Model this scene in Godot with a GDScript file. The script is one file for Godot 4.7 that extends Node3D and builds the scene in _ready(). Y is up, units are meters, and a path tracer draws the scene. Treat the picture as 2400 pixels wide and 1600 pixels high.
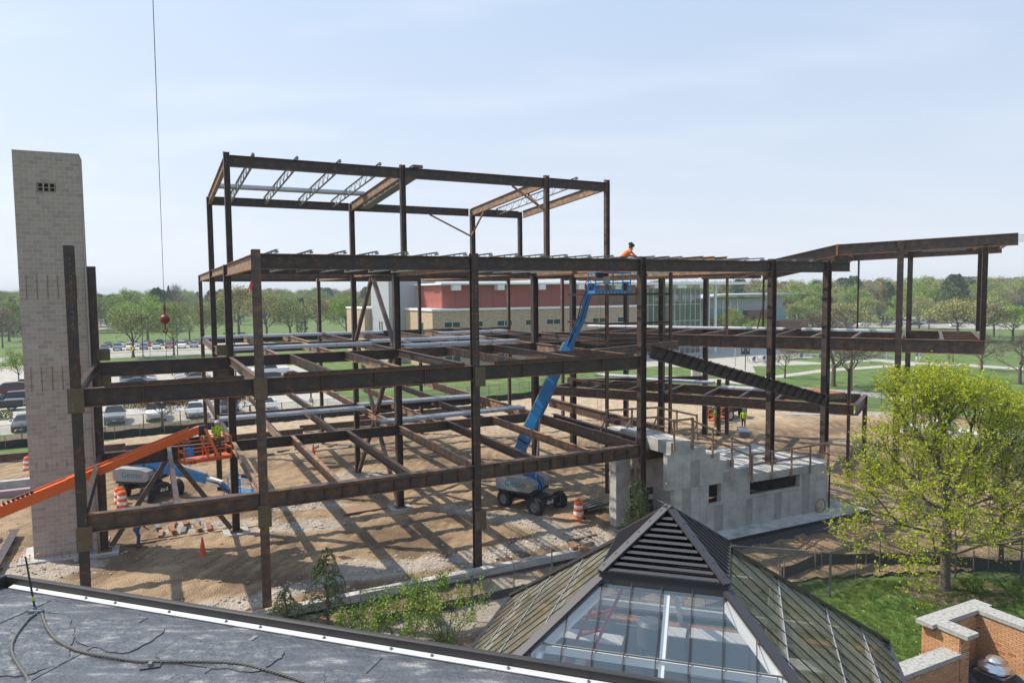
extends Node3D
# Building grid: a runs along the long side of the steel frame, b runs away from the camera, y is up.
const AZ := 0.46653
var DA := Vector3(cos(AZ), 0, -sin(AZ))
var DB := Vector3(-sin(AZ), 0, -cos(AZ))
var names := {}
var mats := {}
var meshes := {}
var rng := RandomNumberGenerator.new()

# ------------------------------------------------------------------ mesh builder
class G:
	var v := PackedVector3Array()
	var n := PackedVector3Array()
	var c := PackedColorArray()
	var t := PackedVector2Array()
	var col := Color(1, 1, 1)
	var use_c := false
	var use_t := false
	var x := Transform3D()
	func tri(a: Vector3, b: Vector3, d: Vector3) -> void:
		a = x * a; b = x * b; d = x * d
		var m := (b - a).cross(d - a).normalized()
		v.push_back(a); v.push_back(d); v.push_back(b)
		n.push_back(m); n.push_back(m); n.push_back(m)
		if use_c:
			c.push_back(col); c.push_back(col); c.push_back(col)
	func tris(a: Vector3, b: Vector3, d: Vector3, na: Vector3, nb: Vector3, nd: Vector3) -> void:
		v.push_back(x * a); v.push_back(x * d); v.push_back(x * b)
		n.push_back((x.basis * na).normalized()); n.push_back((x.basis * nd).normalized()); n.push_back((x.basis * nb).normalized())
		if use_c:
			c.push_back(col); c.push_back(col); c.push_back(col)
	func quad(a: Vector3, b: Vector3, d: Vector3, e: Vector3) -> void:
		tri(a, b, d); tri(a, d, e)
	func quv(a: Vector3, b: Vector3, d: Vector3, e: Vector3, u0: float, v0: float, u1: float, v1: float) -> void:
		use_t = true
		tri(a, b, d); tri(a, d, e)
		t.push_back(Vector2(u0, v0)); t.push_back(Vector2(u1, v1)); t.push_back(Vector2(u1, v0))
		t.push_back(Vector2(u0, v0)); t.push_back(Vector2(u0, v1)); t.push_back(Vector2(u1, v1))
	func box(o: Vector3, s: Vector3) -> void:
		var h := s * 0.5
		var p := []
		for i in 8:
			p.push_back(o + Vector3(h.x if i & 1 else -h.x, h.y if i & 2 else -h.y, h.z if i & 4 else -h.z))
		quad(p[4], p[5], p[7], p[6]); quad(p[1], p[0], p[2], p[3])
		quad(p[5], p[1], p[3], p[7]); quad(p[0], p[4], p[6], p[2])
		quad(p[6], p[7], p[3], p[2]); quad(p[0], p[1], p[5], p[4])
	# box with all edges chamfered by r
	func cbox(o: Vector3, s: Vector3, r: float) -> void:
		var h := s * 0.5
		var pts := PackedVector2Array([Vector2(-h.x + r, -h.y), Vector2(h.x - r, -h.y), Vector2(h.x, -h.y + r), Vector2(h.x, h.y - r), Vector2(h.x - r, h.y), Vector2(-h.x + r, h.y), Vector2(-h.x, h.y - r), Vector2(-h.x, -h.y + r)])
		var k := 8
		var inner := PackedVector2Array()
		for q in pts:
			inner.push_back(Vector2(clampf(q.x, -h.x + r, h.x - r), clampf(q.y, -h.y + r, h.y - r)))
		for i in k:
			var j := (i + 1) % k
			var a := pts[i]; var b := pts[j]
			quad(o + Vector3(a.x, a.y, h.z - r), o + Vector3(a.x, a.y, -h.z + r), o + Vector3(b.x, b.y, -h.z + r), o + Vector3(b.x, b.y, h.z - r))
			var c1 := inner[i]; var d := inner[j]
			quad(o + Vector3(c1.x, c1.y, h.z), o + Vector3(a.x, a.y, h.z - r), o + Vector3(b.x, b.y, h.z - r), o + Vector3(d.x, d.y, h.z))
			quad(o + Vector3(a.x, a.y, -h.z + r), o + Vector3(c1.x, c1.y, -h.z), o + Vector3(d.x, d.y, -h.z), o + Vector3(b.x, b.y, -h.z + r))
		var e := h - Vector3(r, r, 0)
		quad(o + Vector3(-e.x, -e.y, e.z), o + Vector3(e.x, -e.y, e.z), o + Vector3(e.x, e.y, e.z), o + Vector3(-e.x, e.y, e.z))
		quad(o + Vector3(e.x, -e.y, -e.z), o + Vector3(-e.x, -e.y, -e.z), o + Vector3(-e.x, e.y, -e.z), o + Vector3(e.x, e.y, -e.z))
	# extrude a CCW polygon (x,y) from z0 to z1
	func prism(poly: PackedVector2Array, z0: float, z1: float, caps := true) -> void:
		var k := poly.size()
		for i in k:
			var a := poly[i]; var b := poly[(i + 1) % k]
			quad(Vector3(a.x, a.y, z1), Vector3(a.x, a.y, z0), Vector3(b.x, b.y, z0), Vector3(b.x, b.y, z1))
		if caps:
			var idx := Geometry2D.triangulate_polygon(poly)
			for i in range(0, idx.size(), 3):
				var a := poly[idx[i]]; var b := poly[idx[i + 1]]; var d := poly[idx[i + 2]]
				if (b - a).cross(d - a) < 0.0:
					var s := b
					b = d; d = s
				tri(Vector3(a.x, a.y, z1), Vector3(b.x, b.y, z1), Vector3(d.x, d.y, z1))
				tri(Vector3(a.x, a.y, z0), Vector3(d.x, d.y, z0), Vector3(b.x, b.y, z0))
	# beam of rectangular section between two points
	func bar(p: Vector3, q: Vector3, w: float, h: float, up := Vector3.UP) -> void:
		var d := (q - p).normalized()
		if absf(d.dot(up)) > 0.98:
			up = Vector3.RIGHT if absf(d.x) < 0.9 else Vector3.FORWARD
		var s := d.cross(up).normalized() * w * 0.5
		var u := s.cross(d).normalized() * h * 0.5
		var a := [p - s - u, p + s - u, p + s + u, p - s + u]
		var b := [q - s - u, q + s - u, q + s + u, q - s + u]
		for i in 4:
			var j := (i + 1) % 4
			quad(a[i], b[i], b[j], a[j])
		quad(a[0], a[1], a[2], a[3]); quad(b[0], b[3], b[2], b[1])
	func tube(pts: PackedVector3Array, rad: PackedFloat32Array, k := 6, caps := true) -> void:
		var m := pts.size()
		var rings := []
		var nr := []
		var ref := Vector3.UP
		for i in m:
			var d := (pts[mini(i + 1, m - 1)] - pts[maxi(i - 1, 0)]).normalized()
			if absf(d.dot(ref)) > 0.95:
				ref = Vector3.RIGHT if absf(d.x) < 0.7 else Vector3.FORWARD
			var s := d.cross(ref).normalized()
			var u := s.cross(d).normalized()
			ref = u
			var ring := PackedVector3Array()
			var nn := PackedVector3Array()
			for j in k:
				var an := TAU * j / k
				var e := s * cos(an) + u * sin(an)
				ring.push_back(pts[i] + e * rad[mini(i, rad.size() - 1)]); nn.push_back(e)
			rings.push_back(ring); nr.push_back(nn)
		for i in m - 1:
			for j in k:
				var l := (j + 1) % k
				tris(rings[i][j], rings[i + 1][l], rings[i][l], nr[i][j], nr[i + 1][l], nr[i][l])
				tris(rings[i][j], rings[i + 1][j], rings[i + 1][l], nr[i][j], nr[i + 1][j], nr[i + 1][l])
		if caps:
			for j in range(1, k - 1):
				tri(rings[0][0], rings[0][j], rings[0][j + 1])
				tri(rings[m - 1][0], rings[m - 1][j + 1], rings[m - 1][j])
	func rod(p: Vector3, q: Vector3, r: float, k := 6) -> void:
		tube(PackedVector3Array([p, q]), PackedFloat32Array([r, r]), k)
	# profile of (radius, y), bottom to top, turned about y
	func lathe(o: Vector3, prof: PackedVector2Array, k := 12) -> void:
		for i in prof.size() - 1:
			var a := prof[i]; var b := prof[i + 1]
			var sl := Vector2(b.y - a.y, a.x - b.x).normalized()
			for j in k:
				var t0 := -TAU * j / k; var t1 := -TAU * (j + 1) / k
				var d0 := Vector3(cos(t0), 0, sin(t0)); var d1 := Vector3(cos(t1), 0, sin(t1))
				var n0 := d0 * sl.x + Vector3.UP * sl.y; var n1 := d1 * sl.x + Vector3.UP * sl.y
				var p00 := o + d0 * a.x + Vector3.UP * a.y; var p01 := o + d1 * a.x + Vector3.UP * a.y
				var p10 := o + d0 * b.x + Vector3.UP * b.y; var p11 := o + d1 * b.x + Vector3.UP * b.y
				if a.x > 0.0005:
					tris(p00, p01, p11, n0, n1, n1)
				if b.x > 0.0005:
					tris(p00, p11, p10, n0, n1, n0)
	func arrays() -> Array:
		var ar := []
		ar.resize(Mesh.ARRAY_MAX)
		ar[Mesh.ARRAY_VERTEX] = v
		ar[Mesh.ARRAY_NORMAL] = n
		if use_c: ar[Mesh.ARRAY_COLOR] = c
		if use_t and t.size() == v.size(): ar[Mesh.ARRAY_TEX_UV] = t
		return ar
	func mesh(m: Material = null) -> ArrayMesh:
		var am := ArrayMesh.new()
		am.add_surface_from_arrays(Mesh.PRIMITIVE_TRIANGLES, arrays())
		if m: am.surface_set_material(0, m)
		return am

# ------------------------------------------------------------------ scene helpers
func numbered(base: String) -> String:
	var k: int = names.get(base, 0)
	names[base] = k + 1
	return base if k == 0 else "%s_%03d" % [base, k]

func tag(o: Node, label := "", category := "", group := "", kind := "") -> Node:
	if label: o.set_meta("label", label)
	if category: o.set_meta("category", category)
	if group: o.set_meta("group", group)
	if kind: o.set_meta("kind", kind)
	return o

func thing(called: String, label: String, category: String, at := Vector3.ZERO, turn := 0.0, group := "") -> Node3D:
	var o := Node3D.new()
	o.name = numbered(called)
	add_child(o)
	o.position = at
	o.rotation.y = turn
	tag(o, label, category, group)
	return o

func put(called: String, m: Mesh, parent: Node = null, xf := Transform3D(), mat: Material = null) -> MeshInstance3D:
	var o := MeshInstance3D.new()
	o.mesh = m
	o.transform = xf
	if mat: o.material_override = mat
	if parent:
		o.name = called
		parent.add_child(o, true)
	else:
		o.name = numbered(called)
		add_child(o)
	return o

func part(called: String, g: G, mat: Material, parent: Node, at := Vector3.ZERO) -> MeshInstance3D:
	return put(called, g.mesh(mat), parent, Transform3D(Basis(), at))

func structure(called: String, g: G, mat: Material) -> MeshInstance3D:
	var o := put(called, g.mesh(mat))
	o.set_meta("kind", "structure")
	return o

func copy_of(o: Node3D, at: Vector3, turn: float, label := "") -> Node3D:
	var c: Node3D = o.duplicate()
	c.name = numbered(String(o.name).rstrip("0123456789").trim_suffix("_") if String(o.name).right(4).begins_with("_") else String(o.name))
	add_child(c)
	c.position = at
	c.rotation.y = turn
	if label: c.set_meta("label", label)
	return c

func W(a: float, y: float, b: float) -> Vector3:
	return DA * a + DB * b + Vector3.UP * y

func bx(s: Vector3, o := Vector3.ZERO) -> G:
	var g := G.new()
	g.box(o, s)
	return g

# ------------------------------------------------------------------ textures and materials
func lut(stops: Array) -> PackedByteArray:
	var out := PackedByteArray()
	for i in 256:
		var t := i / 255.0
		var k := 0
		while k < stops.size() - 2 and t > stops[k + 1][0]: k += 1
		var f := clampf((t - stops[k][0]) / maxf(stops[k + 1][0] - stops[k][0], 0.0001), 0, 1)
		var cc: Color = (stops[k][1] as Color).lerp(stops[k + 1][1], f)
		out.push_back(cc.r8); out.push_back(cc.g8); out.push_back(cc.b8)
	return out

func noise_image(size: int, seed_: int, freq: float, octaves := 4, kind := FastNoiseLite.TYPE_SIMPLEX_SMOOTH, sx := 1) -> Image:
	var f := FastNoiseLite.new()
	f.seed = seed_
	f.frequency = freq
	f.noise_type = kind
	f.fractal_octaves = octaves
	f.fractal_type = FastNoiseLite.FRACTAL_FBM if octaves > 1 else FastNoiseLite.FRACTAL_NONE
	var im := f.get_seamless_image(size / sx, size)
	im.convert(Image.FORMAT_L8)
	if sx > 1: im.resize(size, size)
	return im

# colours are given linear; texture is stored as sRGB
func tex(size: int, seed_: int, freq: float, stops: Array, octaves := 4, seed2 := 0, freq2 := 0.0, amount := 0.0, kind := FastNoiseLite.TYPE_SIMPLEX_SMOOTH, sx := 1) -> ImageTexture:
	var st := []
	for s in stops: st.push_back([s[0], (s[1] as Color).linear_to_srgb()])
	var l := lut(st)
	var a := noise_image(size, seed_, freq, octaves, kind, sx).get_data()
	var b := PackedByteArray()
	if amount > 0.0: b = noise_image(size, seed2, freq2, 3).get_data()
	var out := PackedByteArray()
	out.resize(size * size * 3)
	for i in size * size:
		var k := a[i]
		if amount > 0.0: k = clampi(int(k + (b[i] - 128) * amount), 0, 255)
		out[i * 3] = l[k * 3]; out[i * 3 + 1] = l[k * 3 + 1]; out[i * 3 + 2] = l[k * 3 + 2]
	return ImageTexture.create_from_image(Image.create_from_data(size, size, false, Image.FORMAT_RGB8, out))

func ntex(size: int, seed_: int, freq: float, octaves := 3, strength := 4.0, kind := FastNoiseLite.TYPE_SIMPLEX_SMOOTH) -> ImageTexture:
	var im := noise_image(size, seed_, freq, octaves, kind)
	im.convert(Image.FORMAT_RGBA8)
	im.bump_map_to_normal_map(strength)
	return ImageTexture.create_from_image(im)

func lin(r: float, g: float, b: float) -> Color:
	return Color(r, g, b).linear_to_srgb()

func plain(key: String, c: Color, rough := 0.7, metal := 0.0) -> StandardMaterial3D:
	if mats.has(key): return mats[key]
	var m := StandardMaterial3D.new()
	m.albedo_color = c
	m.roughness = rough
	m.metallic = metal
	mats[key] = m
	return m

func tri_mat(key: String, t: Texture2D, scale: float, rough := 0.8, nt: Texture2D = null, ns := 1.0, tint := Color(1, 1, 1)) -> StandardMaterial3D:
	var m := StandardMaterial3D.new()
	m.albedo_texture = t
	m.albedo_color = tint
	m.roughness = rough
	m.uv1_triplanar = true
	m.uv1_world_triplanar = true
	m.uv1_scale = Vector3.ONE * scale
	if nt:
		m.normal_enabled = true
		m.normal_texture = nt
		m.normal_scale = ns
	mats[key] = m
	return m

# ------------------------------------------------------------------ camera, sky, sun
func make_camera() -> void:
	var cam := Camera3D.new()
	cam.name = "camera"
	cam.fov = 50.4726
	cam.near = 0.1
	cam.far = 6000.0
	add_child(cam)
	cam.position = Vector3(0, 12.6, 0)
	var p := 0.067126
	var r := -0.009809
	var fwd := Vector3(0, -sin(p), -cos(p))
	var up0 := Vector3(0, cos(p), -sin(p))
	var right := Vector3.RIGHT * cos(r) + up0 * sin(r)
	var up := -Vector3.RIGHT * sin(r) + up0 * cos(r)
	cam.basis = Basis(right, up, -fwd)
	cam.current = true

const SUN_DIR := Vector3(-0.6254, 0.7615, -0.1692)   # towards the sun

func sky_image() -> Image:
	var w := 1024
	var h := 512
	var im := Image.create(w, h, false, Image.FORMAT_RGBF)
	var f := FastNoiseLite.new()
	f.seed = 5
	f.frequency = 1.3
	f.fractal_octaves = 5
	var sd := SUN_DIR.normalized()
	for j in h:
		var el := (0.5 - (j + 0.5) / h) * PI
		for i in w:
			# column 0 of a Godot panorama looks along -z
			var az := (i + 0.5) / w * TAU
			var d := Vector3(sin(az) * cos(el), sin(el), -cos(az) * cos(el))
			var e := maxf(d.y, 0.0)
			var k := 1.0 - exp(-e * 3.0)
			var c := Vector3(0.73, 0.772, 0.815).lerp(Vector3(0.28, 0.44, 0.695), k)
			var cosg := d.dot(sd)
			var glow := pow(maxf(cosg * 0.5 + 0.5, 0.0), 5.0)
			var haze := Vector3(0.95, 0.96, 0.98) * (0.42 * glow) * (0.55 + 0.45 * exp(-e * 2.5))
			c += haze
			if d.y < 0.0: c = c.lerp(Vector3(0.30, 0.30, 0.26), clampf(-d.y * 8.0, 0, 1))
			elif d.y > 0.02:
				var p := Vector3(d.x, 0, d.z) / (d.y + 0.12)
				var q := f.get_noise_3d(p.x * 0.55, p.z * 1.5, 0.0)
				var cl := clampf((q - 0.02) * 1.5, 0, 1) * (0.12 + 0.5 * glow)
				c = c.lerp(Vector3(0.93, 0.95, 0.98), clampf(cl, 0, 0.5))
			im.set_pixel(i, j, Color(c.x, c.y, c.z))
	return im

func make_sky() -> void:
	var env := Environment.new()
	env.background_mode = Environment.BG_SKY
	var sky := Sky.new()
	var sm := PanoramaSkyMaterial.new()
	sm.panorama = ImageTexture.create_from_image(sky_image())
	sky.sky_material = sm
	env.sky = sky
	env.background_energy_multiplier = 1.0
	env.tonemap_mode = Environment.TONE_MAPPER_LINEAR
	env.tonemap_exposure = 1.2
	env.ambient_light_source = Environment.AMBIENT_SOURCE_SKY
	env.sdfgi_enabled = true
	env.ssao_enabled = true
	env.ssil_enabled = true
	env.fog_enabled = true
	env.fog_density = 0.00035
	env.fog_light_color = Color(0.84, 0.87, 0.90)
	var we := WorldEnvironment.new()
	we.name = "world_environment"
	we.environment = env
	add_child(we)
	var sun := DirectionalLight3D.new()
	sun.name = "sun"
	sun.light_energy = 1.6
	sun.light_color = Color(1.0, 0.955, 0.88)
	sun.light_angular_distance = 0.5
	sun.shadow_enabled = true
	add_child(sun)
	sun.look_at_from_position(SUN_DIR * 100.0, Vector3.ZERO, Vector3.UP)

# ------------------------------------------------------------------ materials
func make_materials() -> void:
	var sn := ntex(256, 3, 0.03, 4, 2.0)
	# mill scale with rust freckles
	var t := tex(512, 11, 0.012, [[0.0, Color(0.036, 0.029, 0.030)], [0.5, Color(0.054, 0.043, 0.045)], [0.64, Color(0.055, 0.040, 0.036)], [0.76, Color(0.11, 0.056, 0.032)], [1.0, Color(0.20, 0.09, 0.04)]], 5, 12, 0.05, 0.35)
	var m := tri_mat("steel", t, 0.35, 0.42, sn, 0.3)
	m.metallic_specular = 0.35
	t = tex(512, 21, 0.012, [[0.0, Color(0.048, 0.036, 0.036)], [0.45, Color(0.068, 0.050, 0.048)], [0.60, Color(0.105, 0.060, 0.042)], [0.80, Color(0.17, 0.080, 0.038)], [1.0, Color(0.25, 0.11, 0.045)]], 5, 22, 0.06, 0.3)
	tri_mat("steel_brown", t, 0.35, 0.5, sn, 0.3)
	t = tex(512, 31, 0.010, [[0.0, Color(0.10, 0.095, 0.10)], [0.40, Color(0.13, 0.12, 0.12)], [0.52, Color(0.24, 0.135, 0.075)], [0.72, Color(0.40, 0.185, 0.06)], [1.0, Color(0.48, 0.22, 0.065)]], 5, 32, 0.05, 0.45)
	tri_mat("steel_orange", t, 0.4, 0.65, sn, 0.35)
	t = tex(256, 41, 0.02, [[0.0, Color(0.20, 0.085, 0.035)], [0.5, Color(0.30, 0.13, 0.05)], [1.0, Color(0.12, 0.065, 0.04)]], 4)
	tri_mat("rust", t, 0.9, 0.8)
	t = tex(256, 45, 0.02, [[0.0, Color(0.10, 0.05, 0.028)], [0.5, Color(0.16, 0.085, 0.045)], [1.0, Color(0.23, 0.11, 0.05)]], 4)
	tri_mat("rust_dark", t, 0.9, 0.8)
	t = tex(256, 51, 0.02, [[0.0, Color(0.085, 0.062, 0.035)], [0.5, Color(0.11, 0.08, 0.045)], [1.0, Color(0.06, 0.042, 0.03)]], 4)
	tri_mat("plate", t, 1.0, 0.6)
	plain("steel_grey", lin(0.17, 0.185, 0.21), 0.45, 0.2)
	plain("joist_grey", lin(0.15, 0.165, 0.18), 0.5, 0.1)
	t = tex(256, 55, 0.03, [[0.0, Color(0.44, 0.46, 0.48)], [0.5, Color(0.52, 0.54, 0.56)], [1.0, Color(0.60, 0.62, 0.64)]], 3, 0, 0, 0, FastNoiseLite.TYPE_CELLULAR)
	m = tri_mat("galvanised", t, 0.8, 0.38)
	m.metallic = 0.55
	plain("dark_rubber", lin(0.028, 0.028, 0.03), 0.85)
	plain("black_paint", lin(0.02, 0.02, 0.022), 0.45)
	plain("white_paint", lin(0.78, 0.78, 0.77), 0.5)
	plain("blue_paint", lin(0.02, 0.19, 0.47), 0.35)
	plain("lift_grey", lin(0.27, 0.285, 0.30), 0.42)
	plain("orange_paint", lin(0.66, 0.115, 0.018), 0.42)
	plain("teal_paint", lin(0.0, 0.22, 0.27), 0.5)
	plain("safety_orange", lin(0.72, 0.13, 0.03), 0.6)
	plain("cone_red", lin(0.62, 0.10, 0.05), 0.65)
	plain("red_paint", lin(0.45, 0.03, 0.025), 0.45)
	plain("yellow_paint", lin(0.75, 0.52, 0.03), 0.5)
	plain("chrome", lin(0.6, 0.6, 0.62), 0.25, 0.9)
	# concrete
	var cn := ntex(256, 7, 0.05, 4, 3.0)
	t = tex(512, 61, 0.008, [[0.0, Color(0.22, 0.216, 0.205)], [0.35, Color(0.34, 0.335, 0.32)], [0.6, Color(0.41, 0.402, 0.385)], [1.0, Color(0.51, 0.50, 0.48)]], 5, 62, 0.08, 0.3)
	tri_mat("concrete", t, 0.22, 0.88, cn, 0.4)
	t = tex(512, 63, 0.01, [[0.0, Color(0.21, 0.206, 0.197)], [0.5, Color(0.28, 0.276, 0.265)], [1.0, Color(0.37, 0.365, 0.35)]], 5, 64, 0.08, 0.3)
	tri_mat("concrete_damp", t, 0.22, 0.85, cn, 0.4)
	t = tex(512, 65, 0.01, [[0.0, Color(0.30, 0.285, 0.255)], [0.5, Color(0.37, 0.35, 0.315)], [1.0, Color(0.43, 0.41, 0.37)]], 5, 66, 0.1, 0.3)
	tri_mat("pavement", t, 0.1, 0.9, cn, 0.2)
	t = tex(512, 67, 0.01, [[0.0, Color(0.25, 0.235, 0.21)], [0.5, Color(0.31, 0.295, 0.27)], [1.0, Color(0.37, 0.355, 0.33)]], 5, 68, 0.1, 0.3)
	tri_mat("asphalt", t, 0.07, 0.92)
	t = tex(512, 71, 0.02, [[0.0, Color(0.045, 0.085, 0.015)], [0.45, Color(0.075, 0.135, 0.025)], [0.7, Color(0.105, 0.16, 0.035)], [1.0, Color(0.19, 0.20, 0.085)]], 5, 72, 0.15, 0.4)
	tri_mat("grass", t, 0.035, 1.0)
	t = tex(256, 75, 0.03, [[0.0, Color(0.30, 0.215, 0.13)], [0.5, Color(0.40, 0.29, 0.18)], [1.0, Color(0.48, 0.36, 0.24)]], 4)
	tri_mat("lumber", t, 1.2, 0.85)
	t = tex(256, 77, 0.03, [[0.0, Color(0.17, 0.11, 0.075)], [0.5, Color(0.25, 0.165, 0.115)], [1.0, Color(0.32, 0.22, 0.155)]], 4)
	tri_mat("lumber_old", t, 1.2, 0.9)
	t = tex(256, 79, 0.02, [[0.0, Color(0.09, 0.06, 0.04)], [0.5, Color(0.16, 0.11, 0.075)], [1.0, Color(0.25, 0.18, 0.125)]], 4, 80, 0.1, 0.5)
	tri_mat("mulch", t, 0.5, 1.0, cn, 1.0)
	t = tex(256, 81, 0.03, [[0.0, Color(0.07, 0.055, 0.045)], [0.5, Color(0.12, 0.10, 0.085)], [1.0, Color(0.19, 0.165, 0.14)]], 4)
	tri_mat("bark", t, 1.0, 0.95, cn, 0.8)
	plain("skin", lin(0.45, 0.25, 0.17), 0.6)

var Z_DIRT := PackedVector2Array([Vector2(-36.7, 2.8), Vector2(-2.3, -17.9), Vector2(5.5, -26.8), Vector2(12.6, -30.5), Vector2(22.6, -31.5), Vector2(44.6, -33.7), Vector2(75.9, -49.4), Vector2(66.9, -67.3), Vector2(48.6, -68.1), Vector2(42.1, -71.0), Vector2(36.7, -73.8), Vector2(31.3, -75.1), Vector2(27.5, -77.7), Vector2(18.0, -89.7), Vector2(10.5, -90.4), Vector2(-9.3, -78.1), Vector2(-21.7, -71.9), Vector2(-34.1, -63.2), Vector2(-40.2, -56.1), Vector2(-60.1, -43.7)])
var Z_LOT := PackedVector2Array([Vector2(-103.0, -37.7), Vector2(-17.7, -80.7), Vector2(-26.2, -98.8), Vector2(-51.4, -153.2), Vector2(-139.0, -109.2)])
var Z_ROAD1 := PackedVector2Array([Vector2(-156.8, -111.4), Vector2(-9.5, -185.6), Vector2(-15.8, -198.1), Vector2(-163.1, -123.9)])
var Z_LOT_FAR := PackedVector2Array([Vector2(-98.2, -159.4), Vector2(-57.1, -180.1), Vector2(-70.4, -206.4), Vector2(-111.4, -185.7)])
var Z_ROAD_W := PackedVector2Array([Vector2(-160.3, -279.7), Vector2(-161.0, -290.0), Vector2(-208.0, -376.7), Vector2(-243.3, -435.0), Vector2(-216.9, -378.9)])
var Z_PLAZA := PackedVector2Array([Vector2(15.2, -128.5), Vector2(27.7, -150.3), Vector2(35.3, -157.3), Vector2(44.5, -163.6), Vector2(55.0, -164.9), Vector2(57.8, -139.6), Vector2(56.0, -134.2), Vector2(47.9, -131.7), Vector2(53.8, -124.6), Vector2(52.9, -122.4), Vector2(40.1, -120.1), Vector2(37.4, -110.6), Vector2(33.1, -114.1), Vector2(30.8, -118.2), Vector2(24.4, -121.6), Vector2(17.2, -116.8)])
var Z_PATH1 := PackedVector2Array([Vector2(30.3, -102.4), Vector2(38.8, -106.5), Vector2(49.3, -114.5), Vector2(65.7, -121.2), Vector2(63.8, -117.8), Vector2(48.2, -110.9), Vector2(37.9, -103.3), Vector2(30.9, -100.4)])
var Z_PATH2 := PackedVector2Array([Vector2(53.4, -124.6), Vector2(66.0, -130.6), Vector2(69.6, -124.5), Vector2(74.9, -122.4), Vector2(80.6, -113.5), Vector2(78.1, -110.0), Vector2(72.4, -117.6), Vector2(65.1, -118.4), Vector2(64.0, -126.7), Vector2(52.2, -121.8)])
var Z_PATH3 := PackedVector2Array([Vector2(23.0, -107.9), Vector2(30.4, -102.9), Vector2(36.3, -94.4), Vector2(42.6, -89.8), Vector2(45.8, -85.8), Vector2(53.4, -73.7), Vector2(51.1, -70.5), Vector2(43.5, -81.5), Vector2(40.8, -87.3), Vector2(35.1, -91.2), Vector2(29.2, -98.6), Vector2(18.7, -105.5)])
var Z_ROAD_R := PackedVector2Array([Vector2(91.7, -254.6), Vector2(110.9, -247.3), Vector2(154.9, -218.6), Vector2(178.8, -233.0), Vector2(195.8, -255.3), Vector2(173.6, -280.3), Vector2(120.8, -273.0), Vector2(100.0, -277.8)])
var Z_LOT_R := PackedVector2Array([Vector2(160.9, -317.2), Vector2(195.1, -292.7), Vector2(208.3, -271.6), Vector2(231.8, -302.3), Vector2(197.7, -335.3), Vector2(173.8, -342.6)])
var Z_WALK_L := PackedVector2Array([Vector2(-40.4, -128.6), Vector2(-34.9, -117.7), Vector2(-21.4, -83.4), Vector2(-19.9, -83.3), Vector2(-33.8, -118.9), Vector2(-39.1, -129.3)])

func zone(called: String, poly: PackedVector2Array, y: float, mat: String) -> MeshInstance3D:
	var g := G.new()
	var idx := Geometry2D.triangulate_polygon(poly)
	for i in range(0, idx.size(), 3):
		var a := poly[idx[i]]; var b := poly[idx[i + 1]]; var d := poly[idx[i + 2]]
		var va := Vector3(a.x, y, a.y); var vb := Vector3(b.x, y, b.y); var vd := Vector3(d.x, y, d.y)
		if (vb - va).cross(vd - va).y < 0.0: g.tri(va, vd, vb)
		else: g.tri(va, vb, vd)
	return structure(called, g, mats[mat])

func seg_dist(p: Vector2, a: Vector2, b: Vector2) -> float:
	return p.distance_to(Geometry2D.get_closest_point_to_segment(p, a, b))

func make_ground() -> void:
	var g := G.new()
	g.quad(Vector3(-2500, 0, 400), Vector3(2500, 0, 400), Vector3(2500, 0, -3500), Vector3(-2500, 0, -3500))
	structure("ground", g, mats["grass"])
	zone("parking_lot", Z_LOT, 0.004, "pavement")
	zone("road", Z_ROAD1, 0.004, "asphalt")
	zone("parking_lot", Z_LOT_FAR, 0.006, "pavement")
	zone("road", Z_ROAD_W, 0.004, "asphalt")
	zone("plaza", Z_PLAZA, 0.008, "pavement")
	zone("path", Z_PATH1, 0.004, "pavement")
	zone("path", Z_PATH2, 0.012, "pavement")
	zone("path", Z_PATH3, 0.004, "pavement")
	zone("road", Z_ROAD_R, 0.004, "asphalt")
	zone("parking_lot", Z_LOT_R, 0.008, "asphalt")
	zone("path", Z_WALK_L, 0.008, "pavement")
	# mulch strip between the fence and the lot
	zone("planting_bed", PackedVector2Array([v2(-12, 74.5), v2(24, 75.5), v2(24, 79.5), v2(-12, 79.2)]), 0.012, "mulch")
	# painted bay lines on the near lot
	for i in 12:
		var a := -14.6 + i * 2.75
		var l := G.new()
		l.bar(W(a, 0.012, 80.6), W(a + 1.2, 0.012, 85.4), 0.12, 0.004)
		var pm := structure("bay_marking", l, plain("bay_yellow", lin(0.62, 0.42, 0.10), 0.8))
		pm.set_meta("kind", "structure")
	make_dirt()

func v2(a: float, b: float) -> Vector2:
	var p := W(a, 0, b)
	return Vector2(p.x, p.z)

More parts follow.
